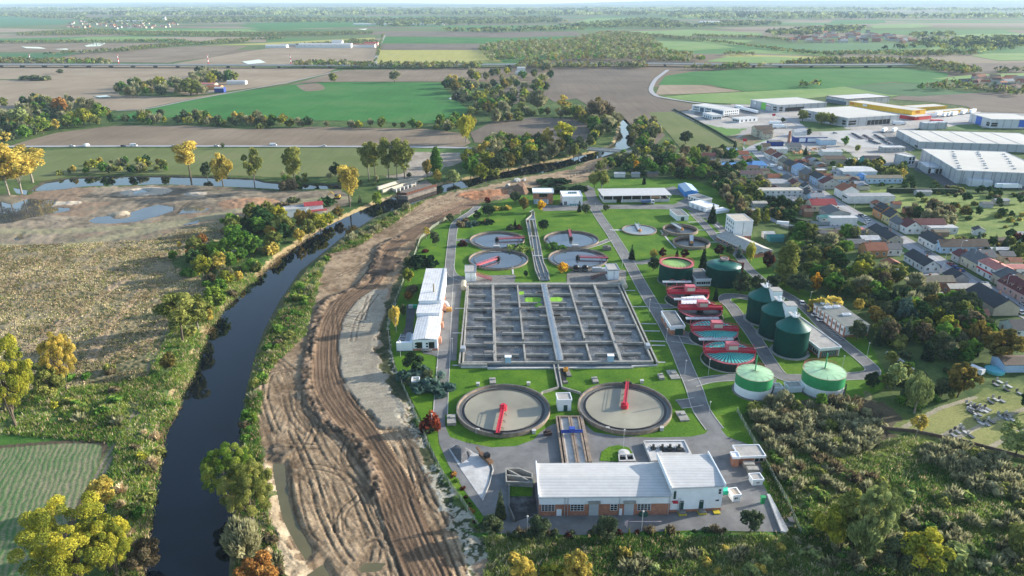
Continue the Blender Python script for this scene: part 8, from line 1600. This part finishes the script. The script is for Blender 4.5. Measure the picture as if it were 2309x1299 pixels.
mass('motorway_trees','long row of trees along the motorway','trees',['-100 150 0 147 250 149 250 142 0 139 -100 141','660 154 840 156 850 150 740 144 660 147','845 156 1080 158 1090 149 860 149','1245 156 1460 156 1460 149 1250 148','1540 158 1620 160 1760 152 1640 152','1760 150 2010 148 2010 138 1820 140','1990 142 2100 142 2220 165 2180 172 2040 150','1160 156 1240 162 1240 145 1180 145'],.014,(7,13),FAR,nl=20,seed=6,col_w=[.25,.3,.22,.08,.15])
mass('field_hedges','thin hedges and tree lines between the far fields','hedge',['0 100 420 96 420 93 0 97','100 127 300 117 420 104 560 97 560 94 400 100 250 115 100 125','40 82 250 80 500 84 700 82 840 78 840 74 600 76 300 73 200 68 40 77','470 97 640 90 640 87 500 92','850 146 857 112 866 82 862 82 852 112 845 146','1380 78 1560 92 1700 108 1760 118 1900 132 1900 128 1720 108 1560 88 1400 74','1560 84 1720 88 1800 96 1800 93 1700 84 1560 81','1620 125 1700 128 1700 124 1640 122','660 104 760 98 800 92 850 95 850 102 760 104','1840 124 2090 128 2130 122 2090 119 1900 120','2020 130 2200 126 2200 120 2060 118','2240 168 2309 165 2309 158 2240 160','1800 193 1850 190 1880 196 1800 200','2060 205 2130 190 2309 205 2309 222 2200 208'],.012,(5,11),FAR,nl=16,seed=7,col_w=FW)
mass('far_wood','wide bluish woods of the far distance','wood',['200 44 500 40 900 44 1250 40 1280 52 1040 58 860 64 820 53 580 52 200 56','1250 62 1440 44 1490 44 1560 60 1350 66','1380 60 1560 60 1640 50 1760 52 1760 58 1500 66','980 70 1280 64 1320 70 1100 76 1000 74','-100 36 0 24 180 30 200 46 -100 34','1990 116 2110 90 2200 92 2309 88 2309 114 2200 124 2080 112','2160 88 2309 90 2309 110 2140 102','2050 82 2150 76 2150 84 2060 92','1720 72 1900 62 1960 66 1900 80 1740 84'],.0009,(11,20),['moss','olive','pale'],cap=3600,nl=14,seed=8,leaf=1.5,wid=.55,col_w=[.5,.3,.2])
mass('horizon_woods','hazy dark wood bands near the horizon','wood',['-200 22 500 20 1100 22 1800 20 2500 24 2500 27 1800 25 1100 27 500 25 -200 27','200 33 1000 31 2000 34 2000 38 1000 36 200 38','1500 42 2500 38 2500 42 1500 47'],.0001,(24,42),['moss','pale'],cap=1700,nl=12,seed=9,leaf=2.2,wid=1.8)
hv=random.Random(21);FWALL=['cream','beige','grey','pink','brick'];FROOF=['tile','tile','maroon','brown','grey','lightgrey']
hm_={}
def far_house(px,py,W,D,h,rise,wl,rf,lab,gp_,name='village_house',rz=None):
 k=(wl,rf,round(W),round(D),round(h))
 if k not in hm_:
  m=MB().box((0,0,h/2),(W,D,h));n=len(m.f);m.add([(-W/2,-D/2,h),(W/2,-D/2,h),(W/2,D/2,h),(-W/2,D/2,h),(-W/2-.3,0,h+rise),(W/2+.3,0,h+rise)],[(0,1,5,4),(2,3,4,5),(1,2,5),(3,0,4)])
  me=bpy.data.meshes.new('village_house');me.from_pydata(m.v,[],m.f);me.materials.append(WALLM[wl]);me.materials.append(ROOFM[rf])
  for i in(n,n+1):me.polygons[i].material_index=1
  hm_[k]=me
 p=G((px,py));o=bpy.data.objects.new(name,hm_[k]);COL.objects.link(o);o.location=(p.x,p.y,0);o.rotation_euler=(0,0,hv.uniform(-.5,.5)if rz is None else rz);tag(o,lab,'house',gp_)
for pts,n,lab,gp_,sc in(('110 60 200 46 330 52 400 48 400 64 250 68 180 66',70,'small house in the distant village at the upper left','houses of the distant left village',1.2),('1780 92 1830 76 1930 68 1970 75 2060 92 2070 100 1960 98 1800 98',70,'small house in the distant village at the upper right','houses of the distant right village',1.4),('2120 188 2200 176 2309 180 2309 208 2230 206',26,'house of the hamlet at the right edge beyond the dark field','houses of the right hamlet',1.0)):
 P=L(I,pts);k=0
 while k<n:
  x,y=hv.uniform(min(p[0]for p in P),max(p[0]for p in P)),hv.uniform(min(p[1]for p in P),max(p[1]for p in P))
  if inside((x,y),P):far_house(x,y,14*sc*hv.choice([.8,1,1.3]),9*sc,4.5*sc,3.5*sc,hv.choice(FWALL),hv.choice(FROOF),lab,gp_);k+=1
for x,y,W,D,h,wl,rf,lab in((625,108,60,25,7,'white','white','white hall at the left end of the far industrial yard'),(660,105,70,20,6,'grey','lightgrey','grey hall of the far industrial yard'),(685,108,40,20,8,'white','dark','dark roofed hall of the far industrial yard'),(735,108,150,25,10,'white','white','long white factory of the far industrial yard'),(762,107,30,20,16,'white','white','white silo block of the far industrial yard'),(800,107,120,24,8,'white','tile','long red roofed hall of the far industrial yard'),(838,105,40,20,10,'pink','red','red house at the end of the far industrial yard'),(295,52,160,40,12,'white','white','long white hall in the distant left village'),(372,50,16,16,26,'white','grey','white church tower of the distant left village'),(497,208,14,9,6,'navy','white','blue house at the far farmyard'),(485,202,22,12,5,'orange','tile','orange roofed barn at the far farmyard'),(470,196,26,14,5,'beige','salmon','pale barn at the far farmyard'),(535,190,30,10,5,'white','white','white sheds behind the far farmyard'),(900,57,500,40,8,'white','white','long white greenhouse in the far distance'),(1600,55,120,60,14,'white','white','white hall far behind the woods'),(1345,25,120,60,16,'pink','tile','reddish works near the horizon'),(1175,160,16,10,6,'white','white','upper white house by the winding river'),(1174,168,20,10,5,'white','lightgrey','lower white house by the winding river')):
 far_house(x,y,W,D,h,h*.3,wl,rf,lab,None,'farm_building',0)
for pts in('47 106 90 107 105 111 60 110','190 104 215 97 240 98 225 105 195 106','120 112 150 110 155 113','212 218 240 216 250 219 225 221','545 140 585 135 600 142 560 146','805 66 830 65 822 68'):
 MB().poly([tuple(p)for p in GA(L(I,pts))],.9+.3*(pts[0]=='4')).build('flood_water',M('flood_water',(.35,.36,.37),.1,.1),kind='structure')
m=MB();hx=np.linspace(-24000,24000,90)
for k,(y,hmax,s)in enumerate(((16500,100,3),(22000,175,11))):
 hh=[max(4,hmax*(.25+.75*float(vnoise(np.array([x]),np.array([0.0]),5200,s+k)[0]))*(.55+.45*(x+24000)/48000)*(1 if k else .8))for x in hx]
 V=[(x,y,-2)for x in hx]+[(x,y+900,h_)for x,h_ in zip(hx,hh)]+[(x,y+2600,-2)for x in hx];n=len(hx)
 m.add(V,[(i,i+1,n+i+1,n+i)for i in range(n-1)]+[(n+i,n+i+1,2*n+i+1,2*n+i)for i in range(n-1)])
m.build('hills',M('far_hills',(.05,.075,.045),.95,.35,.0012),kind='structure')
T('''round bright 97 302 262 1.2 | vivid yellow-green tree at the front of the upper left wood
round bright 155 286 258 1.1 | second vivid green tree at the front of the upper left wood
round yellowgreen 190 282 244 1.2 | tall yellow-green tree in the upper left wood
round bright 226 272 234 1.1 | bright green tree at the end of the upper left wood
round orange 137 262 220 1.1 | orange topped tree standing out of the upper left wood
round pale 45 290 244 1.3 | pale olive tree in the upper left wood
round yellow 8 326 292 1.2 | yellow tree at the left edge of the upper left wood
bare grey 196 262 222 1.3 | grey leafless tree behind the vivid green trees
round olive 430 216 175 1.3 | olive tree at the right end of the far copse
round yellowgreen 365 204 172 1.2 | yellow-green tree in the middle of the far copse''')
T('''round red 915 462 345 1.1 | small red leaved tree at the lower edge of the bare earth track
pine pine 735 725 560 | smaller dark pine of the pair by the bend of the plant road
pine pine 925 690 440 1.05 | taller dark pine beside the smaller one near the red tree
pine moss 1390 435 212 1.05 | dark pine beside the earthworks above the lawn
round rust 1545 592 335 .85 | large half green half orange tree left standing before the brick pump house
round gold 1832 598 395 .85 | golden tree with fallen leaves around it at the head of the channel
pine moss 268 765 615 1.1 | bushy pine at the corner where the plant road meets the earth track
spruce pine 1385 880 695 .7 | pointed dark conifer rising from a ring of low bushes on the lawn
bush moss 1310 890 805 1.2 | dark bush at the foot of the pointed conifer on the side of the road
bush maroon 1465 890 815 1.1 | brownish bush at the foot of the pointed conifer on the channel side
pine pine 1880 912 715 1.2 | round dark pine beside the open channel on the upper lawn
bush maroon 485 1178 1078 1.0 | round red-brown bush at the road corner by the upper settling tank
bush brown 450 842 730 1.0 | brown rounded bush, nearer one of two beside the plant road bend
bush brown 535 805 700 1.0 | brown rounded bush, further one of two beside the plant road bend
low blue 650 832 770 1.0 | blue-green spreading juniper next to the brown rounded bushes
low moss 770 810 765 1.0 | flat dark juniper below the two pines
low pine 940 785 735 1.2 | oval dark juniper mat on the upper lawn
spruce orange 865 800 700 .6 | slim orange shrub between the juniper mats
bush yellow 1050 565 490 1.2 | yellow hedge bush nearest the two pines
bush olive 1150 562 490 1.2 | olive hedge bush between the yellow ones
bush yellow 1260 552 478 1.2 | yellow hedge bush nearest the large orange tree''',V7)
T('''round moss 1582 902 775 .85 | dark rounded tree on the lawn left of the plant road
sparse yellow 1502 842 738 1.0 | thin yellow tree by the plant fence above the dark rounded tree
bush maroon 1492 960 928 1.2 | small red-brown bush on the strip of lawn
pine moss 1345 1115 985 .85 | dark tree by the fence with a yellow top behind
pine pine 1415 1125 980 .9 | dark pine next to the fence, right of the dark tree
low pine 1500 1055 1000 1.0 | low dark juniper mound on the lawn
round yellowgreen 1340 1235 1098 .8 | yellow-green round tree above the long white hall
bush brown 1365 1300 1245 1.3 | brown-orange bush behind the long white hall''',B1)
T('''round orange 235 505 385 1.0 | red-orange tree standing in the shade of the long white hall
round brown 300 440 300 .9 | brown-green tree touching the red-orange one
willow yellow 70 885 588 .62 | yellow birch with hanging branches beside the fan units
round moss 165 722 550 .75 | dark green tree behind the yellow birch''',K6)
T('''pine pine 1395 765 580 1.1 | big dark pine in front of the white hall gable
low blue 1560 865 785 1.3 | blue-green juniper bush by the road near the small white hut
low moss 1450 850 800 1.0 | dark low juniper beside the small white hut
bush red 1540 1270 1125 .75 | red maple bush at the bend of the plant fence
bush moss 1510 1285 1200 .8 | green bush in front of the red maple bush''',C1)
T('''round gold 1435 792 640 1.05 | bright golden ball tree beside two black tanks
pine pine 955 832 750 1.0 | little dark pine on the lawn left of the channel
low sedge 890 470 420 1.8 | spreading green juniper between the left pair of settling tanks
low sedge 1340 455 410 1.5 | spreading green juniper between the right pair of settling tanks''',K1)
T('''spruce pine 255 1070 870 .8 | lone spruce on the lawn beside the three small round basins
round yellow 545 1062 930 .9 | yellow tree behind the open green tank
round maroon 655 1052 912 .8 | dark red tree next to the yellow one behind the open green tank
pine pine 540 1215 1025 .9 | black-green pine at the left of the open green tank
spruce pine 842 1048 922 .8 | dark spruce with a maroon bush behind the open tank rim
round maroon 945 1060 932 1.0 | maroon tree right behind the open tank rim
spruce pine 1180 1195 868 .62 | tall narrow spruce between the two big green tanks
round maroon 1385 1020 880 1.1 | broad maroon tree behind the cone roofed tank
round moss 1530 1020 890 .9 | dark green tree at the right of the broad maroon tree
spruce blue 1650 1040 872 1.0 | grey-green spruce behind the cone roofed tank
willow yellowgreen 1790 1115 858 .6 | light yellow-green birch beside the brick gabled hall
round maroon 2020 1195 955 .75 | maroon tree in front of the brick gable
spruce pine 1300 592 330 .85 | big dark cedar in front of the white garages
round yellowgreen 1780 545 412 .7 | yellow-green cone shaped lime, furthest of three by the tower
poplar olive 1862 618 405 1.5 | green cone shaped lime right of the white tower
round yellowgreen 2000 606 470 .8 | yellow-topped lime on the lane behind the tower
round rust 2160 556 440 1.0 | brown ball tree at the lane behind the tower
round yellowgreen 2010 520 408 .7 | smaller yellow lime above the lane behind the tower''',K5)
T('''poplar olive 1440 392 -60 1.5 | huge columnar poplar standing over the silos
round moss 955 498 270 1.0 | large dark round tree, left of three in a row above the silos
round moss 1130 478 288 .9 | dark round tree, middle of three in a row above the silos
round moss 1320 448 278 .95 | dark round tree, right of three in a row above the silos
round moss 1590 490 262 1.2 | very broad dark round tree beside the poplar
round gold 1760 478 262 .7 | orange tree growing into the broad dark round tree
spruce pine 690 562 382 .65 | slim spruce beside the red bridged tanks
bush yellow 1840 668 500 1.4 | big yellow bush at the car park beside the panelled building
round gold 2060 348 275 1.0 | small bright orange tree in the garden thicket''',K3)
T('''pine moss 165 955 690 1.0 | shaggy pine at the left end of the brick and white hall
pine moss 900 965 690 1.0 | shaggy pine in front of the middle of the brick and white hall''',K4)
T('''round moss 2095 905 712 .9 | round dark tree by the road end in front of the white ramp
spruce bright 1015 948 860 .55 | narrow yellow-green conifer, left of three by the road
spruce bright 1225 948 890 .6 | narrow yellow-green conifer, middle of three by the road
spruce bright 1335 938 875 .6 | narrow yellow-green conifer, right of three by the road''',D2)
T('''pine moss 2080 960 748 .95 | round dark pine at the lower left corner of the plant
spruce moss 2160 782 530 .75 | tall dark cypress beside the sludge bays''',D1)
T('''pine moss 795 482 300 .95 | dark pine at the corner of the panelled flat building
pine pine 920 905 755 .85 | dark pine beside the loop road
round green 465 1085 945 .9 | bright round tree in front of the right green and white tank
willow pale 1310 1130 795 .7 | tall pale birch above the edge of the dry cemetery lawn
round pale 1120 915 690 .8 | pale tree leaning over the end of the loop road
round rust 1690 985 700 .95 | large golden-brown tree by the cemetery wall
spruce pine 1420 655 435 .9 | broad dark spruce in the gardens above the ivy bank
round rust 2060 672 395 1.35 | huge golden-brown tree in front of the far garden shed
round rust 1850 560 300 .8 | golden tree left of the huge golden-brown one
spruce pine 975 525 370 .75 | dark spruce right of the panelled building
round brown 1075 512 300 .85 | brown tree right of the dark spruce by the panelled building
spruce moss 1235 490 250 .75 | tall green spruce in the middle of the gardens
bare grey 1610 640 490 1.0 | leafless tree in the gardens near the dark spruce
pine moss 1060 300 130 .9 | dark garden pine below the street houses
pine blue 1225 335 98 .85 | grey-green garden pine next to the dark one
round yellow 810 225 112 1.0 | yellow-brown tree behind the panelled flat building
pine moss 1720 265 10 1.1 | big dark garden tree before the long tiled house
spruce pine 1860 265 100 .9 | dark spruce beside the grey roofed street house''',C3)
T('''giant yellowgreen 188 1335 1135 .88 | huge yellow-green tree in the lower left corner
giant yellowgreen 268 1310 1165 .6 | yellow tree between the huge tree and the river
round yellow 240 1150 1078 .9 | golden bush-like tree on the bank above the huge tree
giant bright 528 1125 1000 .9 | yellow-green tree overhanging the right bank of the river
giant olive 572 1190 1050 .8 | dark green half of the tree group on the right river bank
round orange 592 1350 1258 1.0 | orange tree at the bottom edge beside the sand ledge
bare grey 556 1275 1170 .9 | leafless grey tree below the bank trees
round brown 325 1275 1205 1.1 | brown bush-like willow overhanging the left river edge
giant yellowgreen 35 965 750 .62 | tall yellow-green willow at the left picture edge
giant yellow 150 882 752 .6 | yellow willow standing alone in the weeds
round olive 118 900 830 1.0 | olive tree at the foot of the yellow willow
tall olive 415 772 665 1.5 | tall olive tree with a bare trunk beside the river
round olive 448 742 662 .8 | olive tree right of the bare trunked one
round bright 485 697 643 1.0 | bright green round tree on the river bank
round rust 385 838 795 .8 | brown-orange shrub tree beside the farm track
round yellow 475 722 690 .6 | small yellow tree at the river edge
tall yellow 22 440 336 1.35 | tall golden poplar, leftmost of the row by the backwater
tall yellow 72 412 332 1.7 | tall golden poplar with leaning trunk by the backwater
sparse yellow 50 436 350 1.3 | yellow tree in front of the tall golden poplars
tall olive -6 442 352 1.6 | olive tree at the left edge by the backwater
tall yellow 428 398 318 1.5 | tall golden tree behind the backwater
round yellow 503 420 344 .75 | vivid yellow tree at the near edge of the backwater
round moss 468 400 362 .8 | dark bush tree left of the vivid yellow tree
sparse olive 574 422 335 .8 | thin olive tree by the backwater
tall olive 666 428 333 1.0 | slender tall olive tree before the large meadow
bush brown 650 425 402 1.2 | brown bush at the foot of the slender olive tree
pine pine 757 398 365 1.0 | dark round pine by the end of the backwater
tall yellow 790 466 374 1.05 | tall yellow tree standing alone by the digger
tall olive 832 404 322 .95 | tall green tree, first of five in the clump by the sheet piles
tall olive 846 398 325 .9 | tall green tree, second of five in the clump by the sheet piles
tall olive 876 404 318 .9 | tall green tree, third of five in the clump by the sheet piles
tall olive 896 404 320 .9 | tall green tree, fourth of five in the clump by the sheet piles
tall olive 912 408 320 1.0 | tall green tree, last of five in the clump by the sheet piles
poplar green 984 396 333 1.3 | slim columnar poplar on the river bank
tall rust 964 408 360 1.0 | brown-orange tree left of the slim poplar
round yellow 987 412 380 .7 | yellow tree right below the slim poplar
round pale 1022 410 375 1.1 | silvery willow on the bank right of the slim poplar
round green 1062 400 347 .9 | tall green tree on the bank above the river bend
round yellowgreen 1085 402 360 .9 | yellow-green tree hanging over the river bend
round yellow 1096 360 318 .9 | yellow tree behind the river bend
bare grey 1115 365 315 1.0 | leafless tree behind the river bend
tall yellowgreen 1272 335 276 1.7 | tall yellow-green pair of crowns above the upper river
round yellow 1234 335 288 .9 | golden tree beside the tall yellow-green one
bare grey 1371 298 262 1.2 | large grey willow at the upper river bend
bare brown 1350 278 222 1.3 | large brown leafless tree crowned with orange leaves
sparse rust 1352 274 220 1.0 | orange topped tree among the brown leafless ones
bare grey 1213 248 204 1.2 | grey leafless tree at the corner of the dark field
sparse yellow 1272 258 216 1.3 | yellow topped sparse tree at the edge of the dark field
round dark 1338 325 297 1.0 | dark bush tree left of the upper river
round moss 1468 318 285 1.2 | dark green tree right of the upper river
willow yellowgreen 1052 322 262 .9 | light green poplar at the end of the field hedge
round rust 1060 300 255 .8 | brown tree behind the light green poplar
round rust 1030 212 182 1.1 | golden tree at the corner of the big green field
round olive 752 186 165 1.2 | lone olive tree on the upper edge of the green field
round grey 890 186 158 1.2 | lone grey tree on the upper field
round moss 136 167 156 1.8 | lone round tree in the brown field far left
bush moss 57 180 170 2.2 | dark bush in the far brown field, left of two
bush moss 92 181 168 2.2 | dark bush in the far brown field, right of two
round moss 503 335 321 .7 | small lone tree beside the country road
spruce pine 1452 416 386 .6 | slim dark conifer by the earthworks near the bridge
round bright 1566 368 330 1.0 | bright green tree in the gardens beside the light meadow
round moss 1545 325 296 1.3 | dark lone tree at the edge of the light meadow
round green 1512 345 318 .9 | green tree left of the light meadow corner
willow olive 1340 424 390 1.0 | left of two broad willows beside the open shed
willow olive 1356 424 385 1.1 | right of two broad willows beside the open shed
round gold 1433 390 362 .7 | small golden tree above the open shed
low pine 1262 424 414 3.0 | dark clipped hedge behind the brick pump house
round moss 1366 476 462 1.4 | dark round shrub in front of the open shed
spruce pine 1306 478 452 .8 | left of two dark conifers beside the glass fronted building
pine moss 1320 482 456 .9 | right of two dark conifers beside the glass fronted building''')
T('''round yellow 1592 922 865 .8 | small yellow tree at the edge of the rough field
round green 1540 1035 945 1.1 | green bush tree at the left of the grey flat hut
round orange 1722 1038 915 .9 | orange-yellow tree in front of the grey flat hut
round orange 1800 900 795 1.1 | rusty orange tree behind the grey flat hut
tall green 2110 1010 730 1.5 | tall green tree at the right of the grey flat hut
sparse yellow 1975 1190 975 .95 | yellow thin tree below the grey flat hut
round yellow 2130 1215 1118 .9 | golden tree on the river bank below the hut
spruce pine 2215 1085 985 1.0 | small dark conifer on the bank below the hut
bare grey 2010 1215 1080 1.0 | leafless tree on the bank below the yellow thin tree''',B0)
T('''poplar dark 40 760 560 2.4 | very dark tree at the corner of the white hall with red roof
round yellow 370 862 725 .9 | yellow-olive tree on the bank opposite the green spit
round dark 250 860 705 .9 | dark green tree left of the yellow-olive bank tree
round orange 148 820 735 .7 | orange tree deep in the bank wood
round olive 460 800 640 .9 | olive tree on the bank below the white hall
round yellowgreen 640 702 580 .9 | yellow-green tree nearest the red roofed hall
round rust 722 650 530 1.0 | brown-yellow bush tree on the grassy bank
bush dark 605 550 470 1.3 | dark bush beside the excavated track
round bright 1070 525 388 .8 | light green tree near the sheet pile wall
spruce moss 912 520 450 1.1 | small dark conifer left of the light green tree
bush moss 320 520 470 1.5 | dark bush behind the red roof
bush brown 230 560 510 1.6 | brown bush behind the white hall''',B1)
belt('372 592 440 575 470 560 545 500 590 478 640 490 700 500 740 488 770 480 745 505 690 535 640 570 590 610 555 632 500 660 470 640 430 610',46,'round green 3;round olive 3;round dark 2;round yellowgreen 2;bush brown 2;bush green 2;round rust 1;bush yellow 1',(6,12),'{c} {k} in the dense wood along the left river bank','trees of the left bank wood',seed=21)
belt('365 600 470 655 430 720 398 772 375 800 440 770 510 672 560 640 520 650',14,'bush green 2;bush olive 2;round olive 1;bush brown 1',(4,8),'{c} {k} on the left river bank between wood and reeds','bank bushes',seed=22)
belt('0 770 80 800 200 830 330 850 300 940 255 965 0 960',26,'bush green 3;bush olive 2;bush brown 2;round yellowgreen 1;twig grey 1',(2.5,6),'{c} {k} among the weeds on the lower left','bushes in the weeds',seed=23)
belt('300 980 372 880 400 905 372 960 335 1150 310 1299 230 1299 260 1100',30,'bush green 2;bush olive 2;twig straw 3;bush brown 2;bush yellowgreen 1',(2,5),'{c} {k} on the reedy left bank near the huge tree','bushes on the lower left bank',seed=24)
belt('553 900 600 790 665 660 700 620 735 575 765 555 700 650 690 700 650 770 600 850 570 960 545 1010',44,'bush green 4;bush olive 2;bush bright 2;twig grey 1;bush brown 1',(2.2,6),'{c} {k} on the green spit between river and earthworks','bushes on the right river bank',seed=25)
belt('765 555 800 535 850 500 900 482 970 445 930 462 860 512 810 550',24,'bush olive 3;twig grey 3;bush green 3',(2,6),'{c} {k} on the narrow bank below the sheet piles','bushes on the narrow bank',seed=26)
belt('520 1190 560 1180 610 1200 640 1299 520 1299',16,'twig straw 3;bush brown 2;twig grey 3;bush green 1',(2,5),'{c} {k} on the right bank beside the sand ledge','scrub beside the sand ledge',seed=27)
belt('1690 920 1760 905 1850 912 1905 900 1975 955 1990 1000 1930 1030 1840 1010 1760 1005 1712 980',110,'twig grey 9;twig brown 1;bush grey 3;round grey 1;bush olive 1',(3.2,7),'grey-brown leafless shrub in the dense thicket right of the plant fence','thicket shrubs',seed=31,gap=.55)
belt('1720 1000 1900 1030 2000 1100 1960 1130 1800 1120 1740 1070',60,'twig grey 4;twig brown 3;bush olive 3;bush sedge 2',(2.5,5),'{c} {k} at the meadow edge below the thicket','shrubs at the meadow edge',seed=32)
belt('2060 1005 2160 1000 2309 1060 2309 1130 2200 1110 2100 1060',64,'twig grey 6;bush grey 3;bush olive 1',(3,6.5),'{c} {k} along the cemetery fence on the right','shrubs along the cemetery fence',seed=33,gap=.75)
belt('1790 1120 2309 1120 2309 1299 1790 1299',110,'twig grey 4;bush grey 2;bush sedge 3;bush pale 2;bush olive 2',(2,5),'{c} {k} scattered in the tall grass meadow','meadow shrubs',seed=34)
belt('1100 1240 1760 1240 1790 1299 1090 1299',30,'twig grey 3;bush yellow 3;bush olive 2;bush pale 2',(2,4.2),'{c} {k} in the tall grass at the bottom edge','shrubs at the bottom edge',seed=35)
T('''willow yellowgreen 1865 1225 1152 1.1 | round yellow-green willow bush, left of the tall pale willows
giant pale 1960 1245 1095 .62 | tall pale willow in the middle of the meadow
bare pale 1945 1262 1170 .9 | silvery leafless shrub in front of the tall pale willow
round olive 1920 1210 1110 .9 | olive half of the tall willow group
round yellowgreen 2072 1295 1198 1.0 | yellow-green willow bush near the bottom edge
round moss 2012 1290 1215 .9 | dark bush tree beside the yellow-green bottom willow
round olive 2300 1250 1190 1.2 | olive bush tree at the right bottom edge
bush pale 2145 1262 1228 1.3 | pale dense bush in the right meadow
round yellow 1180 1320 1262 .9 | yellow bush tree at the bottom left of the meadow
round yellow 1300 1320 1250 .9 | pale yellow bush tree in the middle of the bottom edge
round yellowgreen 1245 1325 1275 1.0 | yellow-green bush tree at the bottom edge
round pale 1690 1320 1278 1.2 | pale shrub tree at the bottom edge right of the middle
round pale 2290 1030 955 1.0 | pale grey-green tree at the cemetery path
sparse yellow 2065 985 935 1.0 | thin yellow tree on the dry cemetery lawn
round dark 2325 930 880 1.2 | dark tree at the right edge of the cemetery''')
belt('1105 1200 1300 1205 1580 1196 1640 1194 1640 1200 1300 1212 1110 1210',26,'bush moss 3;twig brown 2;bush maroon 1',(1.2,3),'low dark hedge shrub along the road edge in front of the brick hall','roadside hedge shrubs',seed=36)
belt('1015 1055 1060 1130 1090 1195 1080 1198 1048 1130 1005 1060',14,'bush green 2;bush maroon 1;bush orange 1',(1,2.2),'small mixed bush on the grass strip inside the lower left fence','bushes by the lower left fence',seed=37)
belt('1655 865 1700 850 1690 880 1660 880',5,'twig brown 1;bush moss 1',(1.5,2.4),'brown hedge bush beside the left green and white tank','hedge by the gas tank',seed=38)
flush_trees()
tufts('tall_grass','tall green and straw coloured grass covering the lower right meadow','1095 1216 1775 1210 1705 1010 1760 1010 1840 1015 1990 1000 2060 985 2309 1070 2309 1320 1095 1320',52000,(.35,1.25),['sedge','straw','bright'],wid=.34,wts=[.76,.14,.10])
tufts('weeds','dry weeds and thistles covering the rough field on the left','-20 555 330 542 560 485 470 560 372 592 450 622 470 655 400 715 335 850 235 868 80 900 -20 900',26000,(.3,.8),['straw','olive','brown'],wid=.42,wts=[.55,.33,.12],seed=12,blades=3)
tufts('undergrowth','dense green and brown weeds on the lower left river bank','-20 890 235 868 335 850 400 715 470 655 540 600 585 625 505 700 430 850 405 900 372 965 330 1215 318 1320 230 1320 262 1000 -20 975',30000,(.4,1.5),['green','straw','olive','bright'],wid=.36,wts=[.46,.16,.2,.18],seed=13)
tufts('bank_weeds','green weeds on the spit between river and earthworks','530 1320 540 1010 560 880 585 790 660 645 770 548 890 480 960 452 880 508 809 554 737 574 715 650 689 754 610 830 580 940 600 1130 640 1320',22000,(.4,1.4),['green','straw','bright','olive'],wid=.36,wts=[.4,.2,.2,.2],seed=14)
rl=smooth_line([Vector(p)for p in RIVP[:14]],3);rk=offset(rl,1.3)
g_=np.random.default_rng(4);pr=[]
tufts('reeds','straw coloured reeds along the left edge of the river',RIV_L[1:18]+[(x-9,y-2)for x,y in RIV_L[1:18]][::-1],9000,(.7,1.7),['straw','brown','sedge'],wid=.3,wts=[.7,.2,.1],seed=15,clump=3.0)
EL,AZ=R(16),R(71.5)
d=Vector((math.sin(AZ)*math.cos(EL),math.cos(AZ)*math.cos(EL),math.sin(EL)))
sl=bpy.data.lights.new('sun','SUN');sl.energy=4.5;sl.angle=R(.6);sl.color=(1.0,.935,.84)
so=bpy.data.objects.new('sun',sl);COL.objects.link(so);so.rotation_euler=(-d).to_track_quat('-Z','Y').to_euler()
w=bpy.data.worlds.new('World');bpy.context.scene.world=w;w.use_nodes=True;nt=w.node_tree
bg=nt.nodes['Background'];sk=nt.nodes.new('ShaderNodeTexSky');sk.sky_type='NISHITA';sk.sun_disc=False
sk.sun_elevation=EL;sk.sun_rotation=AZ;sk.altitude=300;sk.air_density=1.0;sk.dust_density=1.2;sk.ozone_density=1.2
nt.links.new(sk.outputs[0],bg.inputs[0]);bg.inputs[1].default_value=.15
hm=bpy.data.materials.new('haze_air');hm.use_nodes=True;nt=hm.node_tree;nt.nodes.clear()
out=nt.nodes.new('ShaderNodeOutputMaterial');pv=nt.nodes.new('ShaderNodeVolumePrincipled')
pv.inputs['Color'].default_value=(.62,.83,1.0,1);pv.inputs['Density'].default_value=4.8e-5;pv.inputs['Anisotropy'].default_value=0.0
nt.links.new(pv.outputs[0],out.inputs['Volume'])
hb=MB().box((0,14000,95),(160000,36000,200)).build('haze',hm,kind='stuff')
cd=bpy.data.cameras.new('camera');cam=bpy.data.objects.new('camera',cd);COL.objects.link(cam);bpy.context.scene.camera=cam
cam.location=(0,0,H);cam.rotation_euler=(math.pi/2-TH,0,0)
cd.sensor_width=36;cd.lens=36*F/2309;cd.clip_start=1;cd.clip_end=100000
bpy.context.scene.view_settings.view_transform='Standard';bpy.context.scene.view_settings.look='None';bpy.context.scene.view_settings.exposure=1.25;bpy.context.scene.view_settings.gamma=1
bpy.context.scene.cycles.use_denoising=True
